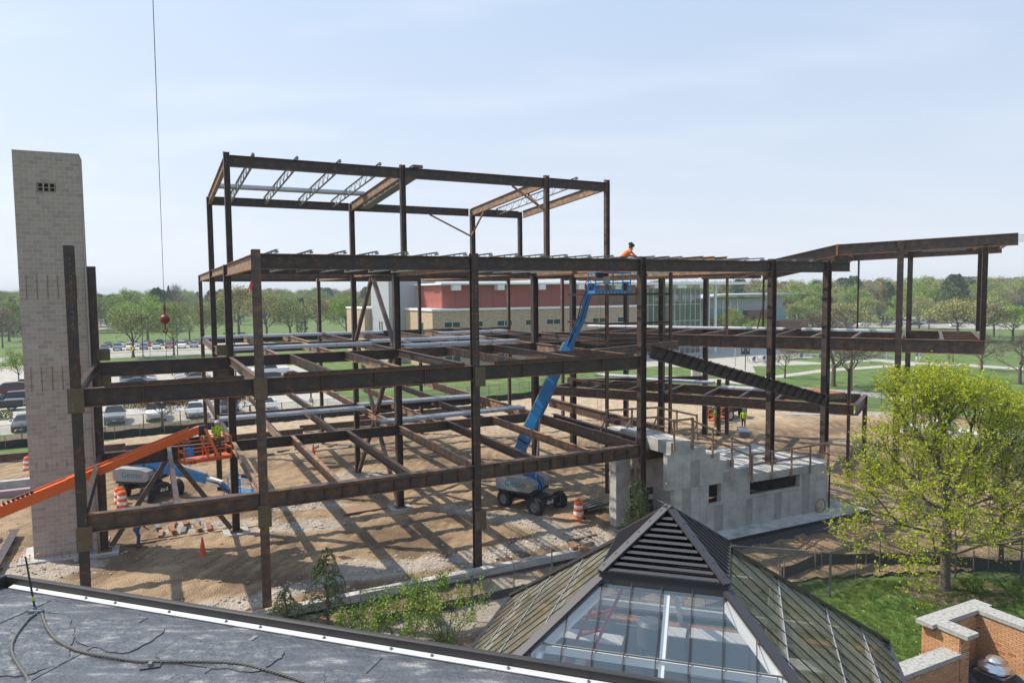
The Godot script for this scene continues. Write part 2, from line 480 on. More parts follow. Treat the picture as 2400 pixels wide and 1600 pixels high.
func make_dirt() -> void:
	var n1 := FastNoiseLite.new(); n1.seed = 3; n1.frequency = 0.12; n1.fractal_octaves = 5
	var n2 := FastNoiseLite.new(); n2.seed = 9; n2.frequency = 0.9; n2.fractal_octaves = 4
	var n3 := FastNoiseLite.new(); n3.seed = 15; n3.frequency = 0.045; n3.fractal_octaves = 3
	# gravel runs: polylines in (a, b) with half widths
	var runs := [[Vector2(-6, 31.5), Vector2(1.5, 30.2), 1.3], [Vector2(1.5, 30.2), Vector2(8, 31.6), 0.9], [Vector2(8, 31.6), Vector2(13.5, 30.8), 1.1], [Vector2(13.5, 30.8), Vector2(18, 31.2), 1.0], [Vector2(18, 31.2), Vector2(20.5, 30.4), 1.2], [Vector2(15.5, 38.5), Vector2(19, 32.5), 0.8],
		[Vector2(-7.5, 38.8), Vector2(-3, 38.5), 1.6], [Vector2(5.5, 40.0), Vector2(8.2, 39.2), 1.1], [Vector2(12.0, 48.6), Vector2(14.6, 47.4), 1.2], [Vector2(-6, 24.2), Vector2(14, 25.6), 1.6], [Vector2(1, 42.5), Vector2(5, 41.2), 1.0], [Vector2(6.5, 43.5), Vector2(9.5, 42.6), 0.7]]
	var st := 0.3
	var a0 := -34.0
	var b0 := 12.0
	var na := 400
	var nb := 214
	var pos := PackedVector3Array(); pos.resize((na + 1) * (nb + 1))
	var cl := PackedColorArray(); cl.resize((na + 1) * (nb + 1))
	var ins := PackedByteArray(); ins.resize((na + 1) * (nb + 1))
	for j in nb + 1:
		for i in na + 1:
			var a := a0 + i * st
			var b := b0 + j * st
			var p := W(a, 0, b)
			var k := j * (na + 1) + i
			if not Geometry2D.is_point_in_polygon(Vector2(p.x, p.z), Z_DIRT):
				ins[k] = 0
				pos[k] = p
				continue
			ins[k] = 1
			var q1 := n1.get_noise_2d(a, b)
			var q2 := n2.get_noise_2d(a, b)
			# wheel ruts run along a bent diagonal
			var rut := n2.get_noise_2d((a * 0.55 + b * 0.83) * 0.28, (a * 0.83 - b * 0.55) * 2.6)
			p.y = 0.12 + q1 * 0.08 + q2 * 0.06 + rut * 0.075
			var w := clampf(0.52 + q1 * 1.5 + rut * 0.9, 0, 1)
			var dark := Color(0.19, 0.128, 0.077)
			var light := Color(0.405, 0.293, 0.185)
			var c := dark.lerp(light, w)
			# dry pale dust on the haul route behind the frame
			var dust := clampf((a * 0.45 + b - 66.0) / 12.0 + n3.get_noise_2d(a, b) * 0.9, 0, 1) * clampf((b - 42.0) / 10.0, 0, 1)
			c = c.lerp(Color(0.56, 0.445, 0.315), dust * 0.85)
			var gr := 0.0
			for s in runs:
				var d: float = seg_dist(Vector2(a, b), s[0], s[1]) / s[2]
				gr = maxf(gr, clampf((1.15 - d + q1 * 1.0 + q2 * 0.45) * 1.8, 0, 1))
			c = c.lerp(Color(0.47, 0.425, 0.37), gr * 0.8)
			cl[k] = c * (1.22 + q2 * 0.5)
			pos[k] = p
	var g := G.new()
	g.use_c = true
	var nrm := PackedVector3Array(); nrm.resize(pos.size())
	for j in range(1, nb):
		for i in range(1, na):
			var k := j * (na + 1) + i
			nrm[k] = (pos[k + 1] - pos[k - 1]).cross(pos[k + na + 1] - pos[k - na - 1]).normalized()
			if nrm[k].y < 0.0: nrm[k] = -nrm[k]
	for j in range(1, nb - 1):
		for i in range(1, na - 1):
			var k := j * (na + 1) + i
			var l := k + na + 1
			if ins[k] + ins[k + 1] + ins[l] + ins[l + 1] < 4: continue
			for s in [[k, k + 1, l + 1], [k, l + 1, l]]:
				var x: int = s[0]; var y: int = s[1]; var z: int = s[2]
				g.v.push_back(pos[x]); g.v.push_back(pos[z]); g.v.push_back(pos[y])
				g.n.push_back(nrm[x]); g.n.push_back(nrm[z]); g.n.push_back(nrm[y])
				g.c.push_back(cl[x]); g.c.push_back(cl[z]); g.c.push_back(cl[y])
	var t := tex(512, 91, 0.06, [[0.0, Color(0.30, 0.29, 0.28)], [0.3, Color(0.60, 0.585, 0.57)], [0.55, Color(0.84, 0.83, 0.82)], [1.0, Color(1, 1, 1)]], 5, 92, 0.25, 0.7)
	var m := tri_mat("dirt", t, 0.33, 1.0, ntex(512, 93, 0.06, 4, 14.0), 1.0)
	m.vertex_color_use_as_albedo = true
	structure("bare_dirt", g, m)
	# stones and clods scattered over the dirt
	var sg := G.new()
	sg.lathe(Vector3.ZERO, PackedVector2Array([Vector2(0.9, -0.1), Vector2(1, 0.25), Vector2(0.6, 0.6), Vector2(0, 0.75)]), 5)
	var mm := MultiMesh.new()
	mm.transform_format = MultiMesh.TRANSFORM_3D
	mm.use_colors = true
	var sm := StandardMaterial3D.new()
	sm.vertex_color_use_as_albedo = true
	sm.roughness = 1.0
	mm.mesh = sg.mesh(sm)
	mm.instance_count = 9000
	for i in 9000:
		var a := rng.randf_range(-9, 45)
		var b := rng.randf_range(22, 62)
		if i < 5000:
			var s: Array = runs[rng.randi() % runs.size()]
			var pt: Vector2 = (s[0] as Vector2).lerp(s[1], rng.randf()) + Vector2(rng.randfn(), rng.randfn()) * s[2] * 0.6
			a = pt.x; b = pt.y
		var ii := clampi(int((a - a0) / st), 0, na); var jj := clampi(int((b - b0) / st), 0, nb)
		var y := pos[jj * (na + 1) + ii].y
		var r := pow(rng.randf(), 3.0) * 0.09 + 0.014
		var bs := Basis(Vector3.UP, rng.randf() * TAU).scaled(Vector3(r, r * rng.randf_range(0.6, 1.1), r * rng.randf_range(0.7, 1.3)))
		mm.set_instance_transform(i, Transform3D(bs, W(a, y, b)))
		var v := rng.randf_range(0.75, 1.15)
		mm.set_instance_color(i, (Color(0.42, 0.385, 0.34) if i < 5000 else Color(0.34, 0.25, 0.16)) * v)
	var mi := MultiMeshInstance3D.new()
	mi.name = "loose_stones"
	mi.multimesh = mm
	tag(mi, "loose pale stones and clods scattered over the dirt", "stones", "", "stuff")
	add_child(mi)

const TREES := [["spring", -78.8, -150.0, 11.6, 8.2, "by the yellow crossing sign"], ["spring", -71.9, -153.3, 12.0, 5.6, "behind the crane hook"], ["spring", -92.1, -206.3, 11.6, 7.3, "on the lawn just past the far car row"], ["bright", -102.1, -202.4, 13.6, 10.8, "rising behind the budding trees of the far lot"], ["spring", -85.2, -199.9, 11.2, 5.9, "on the lawn between the hook and the steel columns"], ["spring", -83.4, -203.2, 11.7, 7.2, "on the lawn behind the back corner column"], ["pine", -133.7, -274.6, 16.3, 2.6, "topping the woods left of its twin"], ["pine", -136.4, -288.5, 17.1, 2.4, "topping the woods beside a bare grey tree"], ["bare", -122.2, -263.1, 17.8, 3.7, "standing among the woods beside the pines"], ["dark", -174.7, -307.6, 13.9, 7.3, "first of the dark clump by the utility poles"], ["dark", -162.4, -293.8, 13.1, 6.2, "middle of the dark clump by the utility poles"], ["dark", -150.9, -284.5, 13.1, 6.7, "last of the dark clump behind the bright tree"], ["olive", -75.0, -198.4, 15.9, 10.5, "behind the second front column on the lawn"], ["olive", -65.7, -193.6, 14.5, 9.1, "next to the olive tree behind the front column"], ["spring", -60.2, -196.2, 12.7, 10.4, "low and wide behind the twin lamp post"], ["olive", -54.9, -204.5, 12.6, 8.4, "thin crowned before the dark conifer clump"], ["dark", -62.7, -215.6, 11.8, 2.8, "narrow among the olive trees"], ["bright", -44.4, -193.9, 12.6, 7.1, "left of the grey metal hall block"], ["olive", -38.8, -193.1, 11.6, 5.7, "half hidden by the grey metal hall block"], ["spring", -145.3, -208.7, 12.3, 8.6, "behind the block tower near the lamp posts"], ["brown", -128.6, -182.2, 11.8, 5.4, "at the far edge behind the block tower"], ["dark", -159.5, -231.1, 12.2, 5.5, "behind the pale tree past the block tower"], ["bright", -70.3, -102.5, 5.7, 3.0, "small on the verge by the side row of cars"], ["spring", 53.1, -179.7, 9.0, 6.4, "against the glass wall of the low grey building"], ["spring", 51.1, -188.2, 10.0, 6.7, "by the white pillar of the stone hall"], ["bright", 54.6, -162.3, 6.7, 5.8, "rounded bush like before the brick building"], ["spring", 53.4, -170.6, 8.7, 5.0, "by the brick corner of the low building"], ["spring", 88.5, -223.7, 9.9, 7.9, "past the brick building beside the road"], ["spring", 97.9, -235.2, 11.1, 6.9, "behind the tan lamp post at the road"], ["olive", 88.7, -191.3, 10.1, 10.2, "in front of the white cars by the plaza lawn"], ["poplar", 120.9, -236.2, 14.5, 4.5, "standing alone by the distant cars"], ["bright", 131.2, -243.1, 8.6, 10.0, "beside the tan poplar"], ["spring", 129.1, -223.6, 8.8, 6.1, "behind the tall canopy columns"], ["olive", 106.1, -171.9, 10.6, 11.2, "beyond the cantilevered floor end"], ["brown", 111.2, -171.2, 10.1, 9.1, "behind the end posts of the canopy"], ["bright", 118.1, -170.2, 8.8, 9.0, "at the lawn edge past the canopy end"], ["spring", 128.9, -260.0, 10.7, 9.2, "behind the tan poplar"], ["dark", 114.2, -263.3, 10.8, 7.8, "behind the sixth front column"], ["bare", 39.1, -103.2, 4.5, 3.7, "on the near lawn by the stair stringer"], ["bare_big", 42.0, -94.0, 10.3, 8.4, "left of two on the lawn behind the timber hoarding"], ["bare_big", 42.2, -89.8, 9.3, 7.5, "right of two on the lawn behind the timber hoarding"], ["bare_big", 72.0, -110.5, 6.4, 7.9, "above the maple by the walking people"], ["bare", 66.5, -94.3, 7.3, 6.7, "at the far side of the lawn past the maple"], ["spring", 123.9, -185.7, 10.9, 7.7, "behind the brown tree at the canopy end"], ["dark", 101.5, -249.3, 11.3, 6.8, "behind the tan street lamp"], ["olive", 129.1, -229.0, 10.8, 8.1, "between the two tall canopy columns"]]

# ------------------------------------------------------------------ steel members
# I section; x across, y from -depth to 0, z from 0 to length; surface 0 body, surface 1 flange tips
func i_mesh(depth: float, width: float, length: float) -> ArrayMesh:
	var key := "i_%.2f_%.2f_%.2f" % [depth, width, length]
	if meshes.has(key): return meshes[key]
	var tf := clampf(depth * 0.045, 0.016, 0.032)
	var tw := 0.016
	var w := width * 0.5
	var g := G.new()
	var e := G.new()
	var s := tw * 0.5
	var pts := PackedVector2Array([Vector2(-w, -depth), Vector2(w, -depth), Vector2(w, -depth + tf), Vector2(s, -depth + tf), Vector2(s, -tf), Vector2(w, -tf), Vector2(w, 0), Vector2(-w, 0), Vector2(-w, -tf), Vector2(-s, -tf), Vector2(-s, -depth + tf), Vector2(-w, -depth + tf)])
	for i in 12:
		var a := pts[i]; var b := pts[(i + 1) % 12]
		var h: G = e if i in [1, 5, 7, 11] else g
		h.quad(Vector3(a.x, a.y, length), Vector3(a.x, a.y, 0), Vector3(b.x, b.y, 0), Vector3(b.x, b.y, length))
	for z in [0.0, length]:
		for r in [[-w, -depth, w, -depth + tf], [-s, -depth + tf, s, -tf], [-w, -tf, w, 0.0]]:
			var q0 := Vector3(r[0], r[1], z); var q1 := Vector3(r[2], r[1], z); var q2 := Vector3(r[2], r[3], z); var q3 := Vector3(r[0], r[3], z)
			if z > 0.0: e.quad(q0, q1, q2, q3)
			else: e.quad(q1, q0, q3, q2)
	var am := ArrayMesh.new()
	am.add_surface_from_arrays(Mesh.PRIMITIVE_TRIANGLES, g.arrays())
	am.add_surface_from_arrays(Mesh.PRIMITIVE_TRIANGLES, e.arrays())
	meshes[key] = am
	return am

func along(p: Vector3, q: Vector3) -> Transform3D:
	var d := (q - p).normalized()
	var up := Vector3.UP if absf(d.y) < 0.99 else Vector3.FORWARD
	var sx := up.cross(d).normalized()
	return Transform3D(Basis(sx, d.cross(sx), d), p)

# p and q: top of steel at both ends, in the parent's space
func beam(parent: Node3D, p: Vector3, q: Vector3, depth: float, width: float, mat := "steel", called := "beam", tips := "rust_dark") -> MeshInstance3D:
	var l := snappedf(p.distance_to(q), 0.01)
	var o := put(called, i_mesh(depth, width, l), parent, along(p, q))
	o.set_surface_override_material(0, mats[mat])
	o.set_surface_override_material(1, mats[tips])
	return o

func column(parent: Node3D, at: Vector3, y0: float, y1: float, size := 0.31, turned := false, mat := "steel", called := "column", flange := 0.0) -> MeshInstance3D:
	var l := snappedf(y1 - y0, 0.01)
	var fl := flange if flange > 0.0 else size
	var o := put(called, i_mesh(size, fl, l), parent)
	# mesh y (depth) becomes horizontal, mesh z becomes up
	var bs := Basis(Vector3.RIGHT, Vector3.FORWARD, Vector3.UP)
	if turned: bs = Basis(Vector3.UP, PI / 2) * bs
	o.transform = Transform3D(bs, Vector3(at.x, y0, at.z) + bs * Vector3(0, size * 0.5, 0))
	o.set_surface_override_material(0, mats[mat])
	o.set_surface_override_material(1, mats["rust_dark"])
	return o

func plate(parent: Node3D, called: String, at: Vector3, s: Vector3, mat: String) -> MeshInstance3D:
	var key := "box_%.3f_%.3f_%.3f" % [s.x, s.y, s.z]
	if not meshes.has(key): meshes[key] = bx(s).mesh()
	return put(called, meshes[key], parent, Transform3D(Basis(), at), mats[mat])

func stiffeners(bm: MeshInstance3D, length: float, depth: float, width: float, step: float, mat := "steel_brown") -> void:
	var k := int(length / step)
	for i in range(1, k):
		for s in [-1.0, 1.0]:
			plate(bm, "stiffener", Vector3(s * (width * 0.25 - 0.01), -depth * 0.5, i * length / k), Vector3(width * 0.5 - 0.04, depth - 0.07, 0.02), mat)

# open web joist between p and q (top chord seats), built once per length
func joist_mesh(length: float, depth: float) -> ArrayMesh:
	var key := "joist_%.2f_%.2f" % [length, depth]
	if meshes.has(key): return meshes[key]
	var g := G.new()
	for s in [-0.035, 0.035]:
		g.bar(Vector3(s, -0.004, 0), Vector3(s, -0.004, length), 0.05, 0.008)
		g.bar(Vector3(s * 0.4, -0.03, 0), Vector3(s * 0.4, -0.03, length), 0.008, 0.05)
		g.bar(Vector3(s, -depth, 0.55), Vector3(s, -depth, length - 0.55), 0.05, 0.008)
		g.bar(Vector3(s * 0.4, -depth + 0.03, 0.55), Vector3(s * 0.4, -depth + 0.03, length - 0.55), 0.008, 0.05)
		g.bar(Vector3(s, -0.10, 0.0), Vector3(s, -0.10, 0.22), 0.05, 0.06)
		g.bar(Vector3(s, -0.10, length - 0.22), Vector3(s, -0.10, length), 0.05, 0.06)
	var k := maxi(4, int(length / 0.6))
	var z0 := 0.12
	var dz := (length - 0.24) / k
	for i in k:
		var a := Vector3(0, -0.04 if i % 2 == 0 else -depth + 0.03, z0 + i * dz)
		var b := Vector3(0, -depth + 0.03 if i % 2 == 0 else -0.04, z0 + (i + 1) * dz)
		g.rod(a, b, 0.017, 5)
		if i % 2 == 0: g.rod(b, Vector3(0, -0.04, b.z), 0.013, 4)
	meshes[key] = g.mesh()
	return meshes[key]

func joist(parent: Node3D, p: Vector3, q: Vector3, depth := 0.5, mat := "joist_grey") -> void:
	var l := snappedf(p.distance_to(q), 0.01)
	put("joist", joist_mesh(l, depth), parent, along(p, q), mats[mat])

const AX := [-2.3, 3.75, 12.75, 21.75, 30.5, 34.8]
const RB := [28.95, 40.0, 49.5, 60.8]
const L1 := 5.03
const L2 := 9.45
const RF := 14.18

func make_frame() -> void:
	var f := thing("unfinished_building", "rust brown steel skeleton of a building going up on bare dirt", "building", W(12.75, 0, 40), AZ)
	var P := func(a: float, y: float, b: float) -> Vector3: return Vector3(a - 12.75, y, 40.0 - b)
	# columns: front row
	var c: MeshInstance3D
	for i in 6:
		var base := 3.05 if i >= 4 else 0.0
		var top := [14.35, 14.33, 14.32, 14.31, 14.30, 14.30][i] as float
		c = column(f, P.call(AX[i], 0, RB[0]), base, top, 0.31 if i < 3 else 0.34, i >= 3, "steel" if i != 1 else "steel_brown")
		plate(c, "base_plate", Vector3(0, -0.17, 0.02), Vector3(0.5, 0.5, 0.04), "rust_dark")
	# splice plates on the front columns
	for s in [[AX[0], 9.05, 0.0], [AX[0], 4.2, 0.05], [AX[1], 9.05, 0.0], [AX[1], 4.1, 0.0], [AX[2], 8.95, 0.16], [AX[2], 2.55, 0.12]]:
		var sp := plate(f, "splice_plate", P.call(s[0] + s[2], s[1], RB[0] - 0.19), Vector3(0.5, 0.86, 0.03), "plate")
		for i in 3:
			for j in [-1, 1]:
				for k in 2:
					plate(sp, "bolt", Vector3(j * (0.10 + 0.08 * k), 0.1 * (i - 1) + (0.2 if j > 0 else -0.2), 0.022), Vector3(0.035, 0.035, 0.014), "rust_dark" if j > 0 else "steel_grey")
	# row 2
	column(f, P.call(AX[0], 0, RB[1]), 0.25, 14.05, 0.36, true)
	for i in [1, 2, 3]:
		column(f, P.call(AX[i], 0, RB[1]), 0.2, RF, 0.36, true)
	for i in 4:
		plate(f, "base_plate", P.call(AX[i], 0.23, RB[1]), Vector3(0.62, 0.05, 0.62), "rust_dark")
	# row 3: the ones that carry the penthouse go higher
	for i in [1, 2, 3]:
		column(f, P.call(AX[i], 0, RB[2]), 0.1, 18.78, 0.32, true)
	column(f, P.call(25.7, 0, RB[2]), RF, 18.75, 0.28, true)
	column(f, P.call(30.4, 0, RB[2]), 0.0, RF, 0.4, true)
	# row 4
	for a in [3.75, 12.75, 21.5, 30.3, 36.15]:
		column(f, P.call(a, 0, RB[3]), 0.0, RF - 0.2 if a > 4.0 else RF, 0.26, true, "steel_brown")
	# penthouse front posts stand on the roof beams
	for a in [3.75, 12.7, 21.7, 26.05]:
		column(f, P.call(a, 0, 38.3), RF, 19.6, 0.28, true, "steel_brown" if a > 20.0 else "steel")
	# hoist frame
	for a in [25.03, 29.92]:
		column(f, P.call(a, 0, 36.8), 0.0, 13.9, 0.17, false, "steel_brown")
	for y in [12.5, 10.7, 9.72, 9.46, 6.93]:
		beam(f, P.call(25.1, y, 36.8), P.call(29.84, y, 36.8), 0.13, 0.12)
		beam(f, P.call(25.03, y, 36.9), P.call(25.03, y, 41.4), 0.13, 0.12)

	# front girders with stiffeners and edge plates
	for i in 3:
		for lv in [L1, L2]:
			var p: Vector3 = P.call(AX[i] + 0.17, lv, RB[0])
			var q: Vector3 = P.call(AX[i + 1] - 0.17, lv, RB[0])
			var b := beam(f, p, q, 0.66, 0.28, "steel" if lv == L2 else "steel_brown", "girder", "rust")
			var ln := p.distance_to(q)
			stiffeners(b, ln, 0.66, 0.28, 0.72 if lv == L1 else 1.75)
			if lv == L2:
				plate(f, "edge_angle", (p + q) * 0.5 + Vector3(0.15, 0.075, 0.16), Vector3(ln - 1.1, 0.15, 0.015), "steel")
			else:
				plate(f, "edge_plate", (p + q) * 0.5 + Vector3(0.2, 0.012, 0.06), Vector3(ln - 1.3, 0.02, 0.40), "steel_brown")
				plate(f, "edge_angle", (p + q) * 0.5 + Vector3(0.2, -0.04, 0.265), Vector3(ln - 1.3, 0.11, 0.012), "steel_brown")
	var b1 := beam(f, P.call(21.95, 4.6, RB[0] + 0.4), P.call(24.2, 4.6, RB[0] + 0.4), 0.5, 0.25, "steel_brown", "girder", "rust")
	stiffeners(b1, 2.25, 0.5, 0.25, 0.5)
	# roof girder in front
	for i in range(1, 5):
		beam(f, P.call(AX[i] + 0.17, RF, RB[0]), P.call(AX[i + 1] - 0.17, RF, RB[0]), 0.60, 0.26, "steel", "girder", "rust_dark")
	beam(f, P.call(35.0, RF, RB[0]), P.call(36.3, RF, RB[0] - 0.3), 0.55, 0.24, "steel", "girder")
	# girders along a on rows 2..4
	for lv in [L1, L2, RF]:
		for r in [1, 2, 3]:
			for i in [0, 1, 2, 3]:
				if i == 0 and (r > 1 or lv == RF): continue
				if r == 1 and i == 3 and lv != L2: continue
				if i == 3 and lv == L1: continue
				var dp := 0.56 if lv < RF else 0.5
				if r == 1 and i == 0: dp = 0.72
				var ea: float = AX[i + 1] if i < 3 else 30.35
				beam(f, P.call(AX[i] + 0.18, lv, RB[r]), P.call(ea - 0.18, lv, RB[r]), dp, 0.24, "steel" if (i + r) % 3 else "steel_brown", "girder")
	# beams along b: edge lines and in-between
	var lines := {L1: [0.72, 3.75, 6.75, 9.75, 12.75, 15.75, 18.75, 21.75], L2: [3.75, 6.75, 9.75, 12.75, 15.75, 18.75, 21.75]}
	var km := 0
	for lv in lines:
		for a in lines[lv]:
			for r in 3:
				if a < 3.0 and r > 0: continue
				km += 1
				var mt: String = ["steel_orange", "steel_brown", "steel_orange", "steel_orange", "steel"][(km * 7 + r * 3) % 5]
				if r == 0 and lv == L1: mt = ["steel", "steel_orange", "steel_orange", "steel", "steel_orange", "steel", "steel_orange", "steel_brown"][lines[lv].find(a)]
				var dep := 0.42 if a < 21.0 else 0.6
				var grid: bool = absf(fmod(a - 3.75 + 9.0, 9.0)) < 0.01
				var gap := 0.19 if grid else 0.02
				var off := 0.0
				if r == 1 and not grid: off = -0.55
				var bo := beam(f, P.call(a + off, lv - 0.002, RB[r] + gap), P.call(a + off, lv - 0.002, RB[r + 1] - gap), dep, 0.19, mt, "beam", "rust")
				if r < 2:
					for e in [0.08, RB[r + 1] - RB[r] - gap * 2.0 - 0.08]:
						plate(bo, "clip_angle", Vector3(-0.02, -dep * 0.5, e), Vector3(0.02, dep * 0.6, 0.12), "rust_dark")
						for y in 3: plate(bo, "bolt", Vector3(-0.035, -dep * 0.5 + (y - 1) * 0.1, e), Vector3(0.02, 0.035, 0.035), "steel_grey")
	for lv in [L1, L2]:
		beam(f, P.call(AX[0], lv, RB[0] + 0.17), P.call(AX[0], lv, RB[1] - 0.2), 0.4, 0.2, "steel", "beam", "rust_dark")
	# deeper brown beam by the hoist
	beam(f, P.call(22.5, L1, RB[0] + 1.5), P.call(22.5, L1, RB[1] - 1.0), 0.75, 0.3, "steel_brown", "beam", "rust")
	beam(f, P.call(25.6, L1, 32.0), P.call(25.6, L1, 45.0), 0.6, 0.28, "steel_brown", "beam", "rust")
	# right bay of level 2: trimmers and a channel trough behind the girder
	for a in [24.6, 27.4]:
		beam(f, P.call(a, L2 - 0.002, RB[1] + 0.02), P.call(a, L2 - 0.002, RB[2] - 0.02), 0.42, 0.19, "steel_brown", "beam", "rust")
		beam(f, P.call(a, L2 - 0.002, RB[2] + 0.02), P.call(a, L2 - 0.002, RB[3] - 0.02), 0.42, 0.19, "steel", "beam", "rust")
	beam(f, P.call(21.95, L2, 33.5), P.call(30.3, L2, 36.5), 0.5, 0.22, "steel_brown", "beam", "rust")
	plate(f, "trough", P.call(20.2, L2 - 0.25, 32.6), Vector3(2.8, 0.03, 1.3), "rust")
	for s in [-1, 1]:
		plate(f, "trough", P.call(20.2, L2 - 0.12, 32.6 + s * 0.66), Vector3(2.8, 0.26, 0.02), "steel_brown")
	# roof beams along b
	for a in [3.75, 12.75, 21.75, 30.4]:
		for r in 3:
			var dep: float = [0.58, 0.42, 0.46][r]
			beam(f, P.call(a, RF - 0.003, RB[r] + 0.19), P.call(a, RF - 0.003, RB[r + 1] - 0.19), dep, 0.22, "steel_orange", "beam", "rust")
	# roof joists, front bay
	var ja := [4.4, 5.7, 7.02, 8.33, 9.6, 10.92, 12.23, 13.45, 14.73, 16.03, 17.3, 18.57, 19.86, 21.13, 22.31, 23.22, 24.04, 28.51, 29.61, 32.05, 33.41]
	for a in ja:
		joist(f, P.call(a + 0.12, RF + 0.17, RB[0] - 0.12), P.call(a + 0.12, RF + 0.17, RB[1] + 0.1), 0.56)
	for a in [25.53, 27.14, 26.3]:
		beam(f, P.call(a, RF + 0.2, RB[0] - 0.1), P.call(a, RF + 0.2, RB[1]), 0.2, 0.14, "steel_orange", "beam", "rust")
	# penthouse
	var PF := 19.45
	var PB := 18.81
	for s in [[3.75, 12.7], [12.7, 21.7], [21.7, 26.05]]:
		beam(f, P.call(s[0] + 0.15, PF, 38.3), P.call(s[1] - 0.15, PF - 0.03, 38.3), 0.56, 0.22, "steel", "girder", "rust_dark")
	for s in [[3.75, 12.7], [12.7, 21.6], [21.6, 25.7]]:
		beam(f, P.call(s[0] + 0.15, PB, 49.5), P.call(s[1] - 0.15, PB - 0.02, 49.5), 0.53, 0.22, "steel", "girder", "rust_dark")
	for a in [3.75, 12.72, 21.65, 25.9]:
		beam(f, P.call(a, PF - 0.01, 38.45), P.call(a, PB - 0.01, 49.35), 0.52, 0.2, "steel_orange", "beam", "rust")
	for a in [5.0, 7.12, 9.3, 11.45, 23.8]:
		joist(f, P.call(a, PF + 0.17, 38.15), P.call(a - 0.05, PB + 0.1, 49.6), 0.52)
	# knee braces of the penthouse
	for s in [[P.call(21.7, PF - 2.0, 38.3), P.call(19.4, PF - 0.6, 38.3)], [P.call(21.7, PF - 2.1, 38.4), P.call(21.7, PF - 0.7, 40.6)], [P.call(21.6, PB - 2.0, 49.5), P.call(18.4, PB - 0.55, 49.5)], [P.call(21.6, PB - 2.0, 49.4), P.call(21.6, PB - 0.5, 47.2)]]:
		var g := G.new()
		g.bar(s[0], s[1], 0.10, 0.10)
		part("knee_brace", g, mats["steel_orange"], f)
	# V braces along the row a = 12.75 and between the first two columns of row 2
	var br := [[12.75, L2, 49.2, 12.75, RF - 0.5, 44.9], [12.75, L2, 40.3, 12.75, RF - 0.5, 44.7], [12.75, L2 - 0.4, 48.6, 12.75, L1, 45.0], [12.75, L2 - 0.4, 41.0, 12.75, L1, 44.6], [12.75, 0.3, 49.2, 12.75, L1 - 0.5, 45.0], [12.75, 0.3, 40.3, 12.75, L1 - 0.5, 44.6],
		[-2.0, 0.4, 40.0, 0.55, L1 - 0.7, 40.0], [3.5, 0.4, 40.0, 0.95, L1 - 0.7, 40.0]]
	for s in br:
		var p: Vector3 = P.call(s[0], s[1], s[2])
		var q: Vector3 = P.call(s[3], s[4], s[5])
		var g := G.new()
		g.bar(p, q, 0.22, 0.22)
		part("brace", g, mats["steel_brown"], f)
	# gusset plates at the beam ends by the tower
	for s in [[-1.95, L2 + 0.35], [-1.95, L2 - 0.9], [3.4, L2 + 0.35], [3.4, L2 - 0.9]]:
		plate(f, "gusset", P.call(s[0], s[1], 39.98), Vector3(0.55, 0.55, 0.03), "plate")
	# hand drawn marks and bolt rows are too small; a few bolted clips on the girders
	for a in [6.75, 9.75, 15.75, 18.75]:
		for lv in [L1, L2]:
			plate(f, "clip_angle", P.call(a + 0.14, lv - 0.25, RB[1] - 0.02), Vector3(0.1, 0.32, 0.05), "rust_dark")
	# bolt groups on the webs of the front roof girder and of row 2
	for q in [[24.25, RF, 28.95], [27.6, RF, 28.95], [6.0, L2, 40.0], [9.0, L2, 40.0], [15.0, L2, 40.0], [7.0, L1, 40.0], [10.4, L1, 40.0], [0.55, L2, 40.0], [16.6, L1, 40.0]]:
		for i in 2:
			for k in 4:
				plate(f, "bolt", P.call(q[0] + i * 0.14, q[1] - 0.16 - k * 0.085, q[2] - 0.014), Vector3(0.034, 0.034, 0.016), "rust_dark")
	# painted piece marks on the columns
	var chalk := plain("chalk", lin(0.17, 0.17, 0.175), 0.9)
	for q in [["UR2-X-45'-5B0CC03E", AX[2], 12.9, 0.11], ["51-4512-3456S", AX[0], 13.9, 0.10], ["S-DHH05", AX[5], 8.3, 0.14]]:
		var w: String = q[0]
		for i in w.length():
			letters(w[i], q[3], chalk, f, Transform3D(Basis(), P.call(q[1] + 0.02, q[2] - i * 0.2, RB[0] - (0.165 if q[1] < 30.0 else 0.175))), false, "paint_mark")

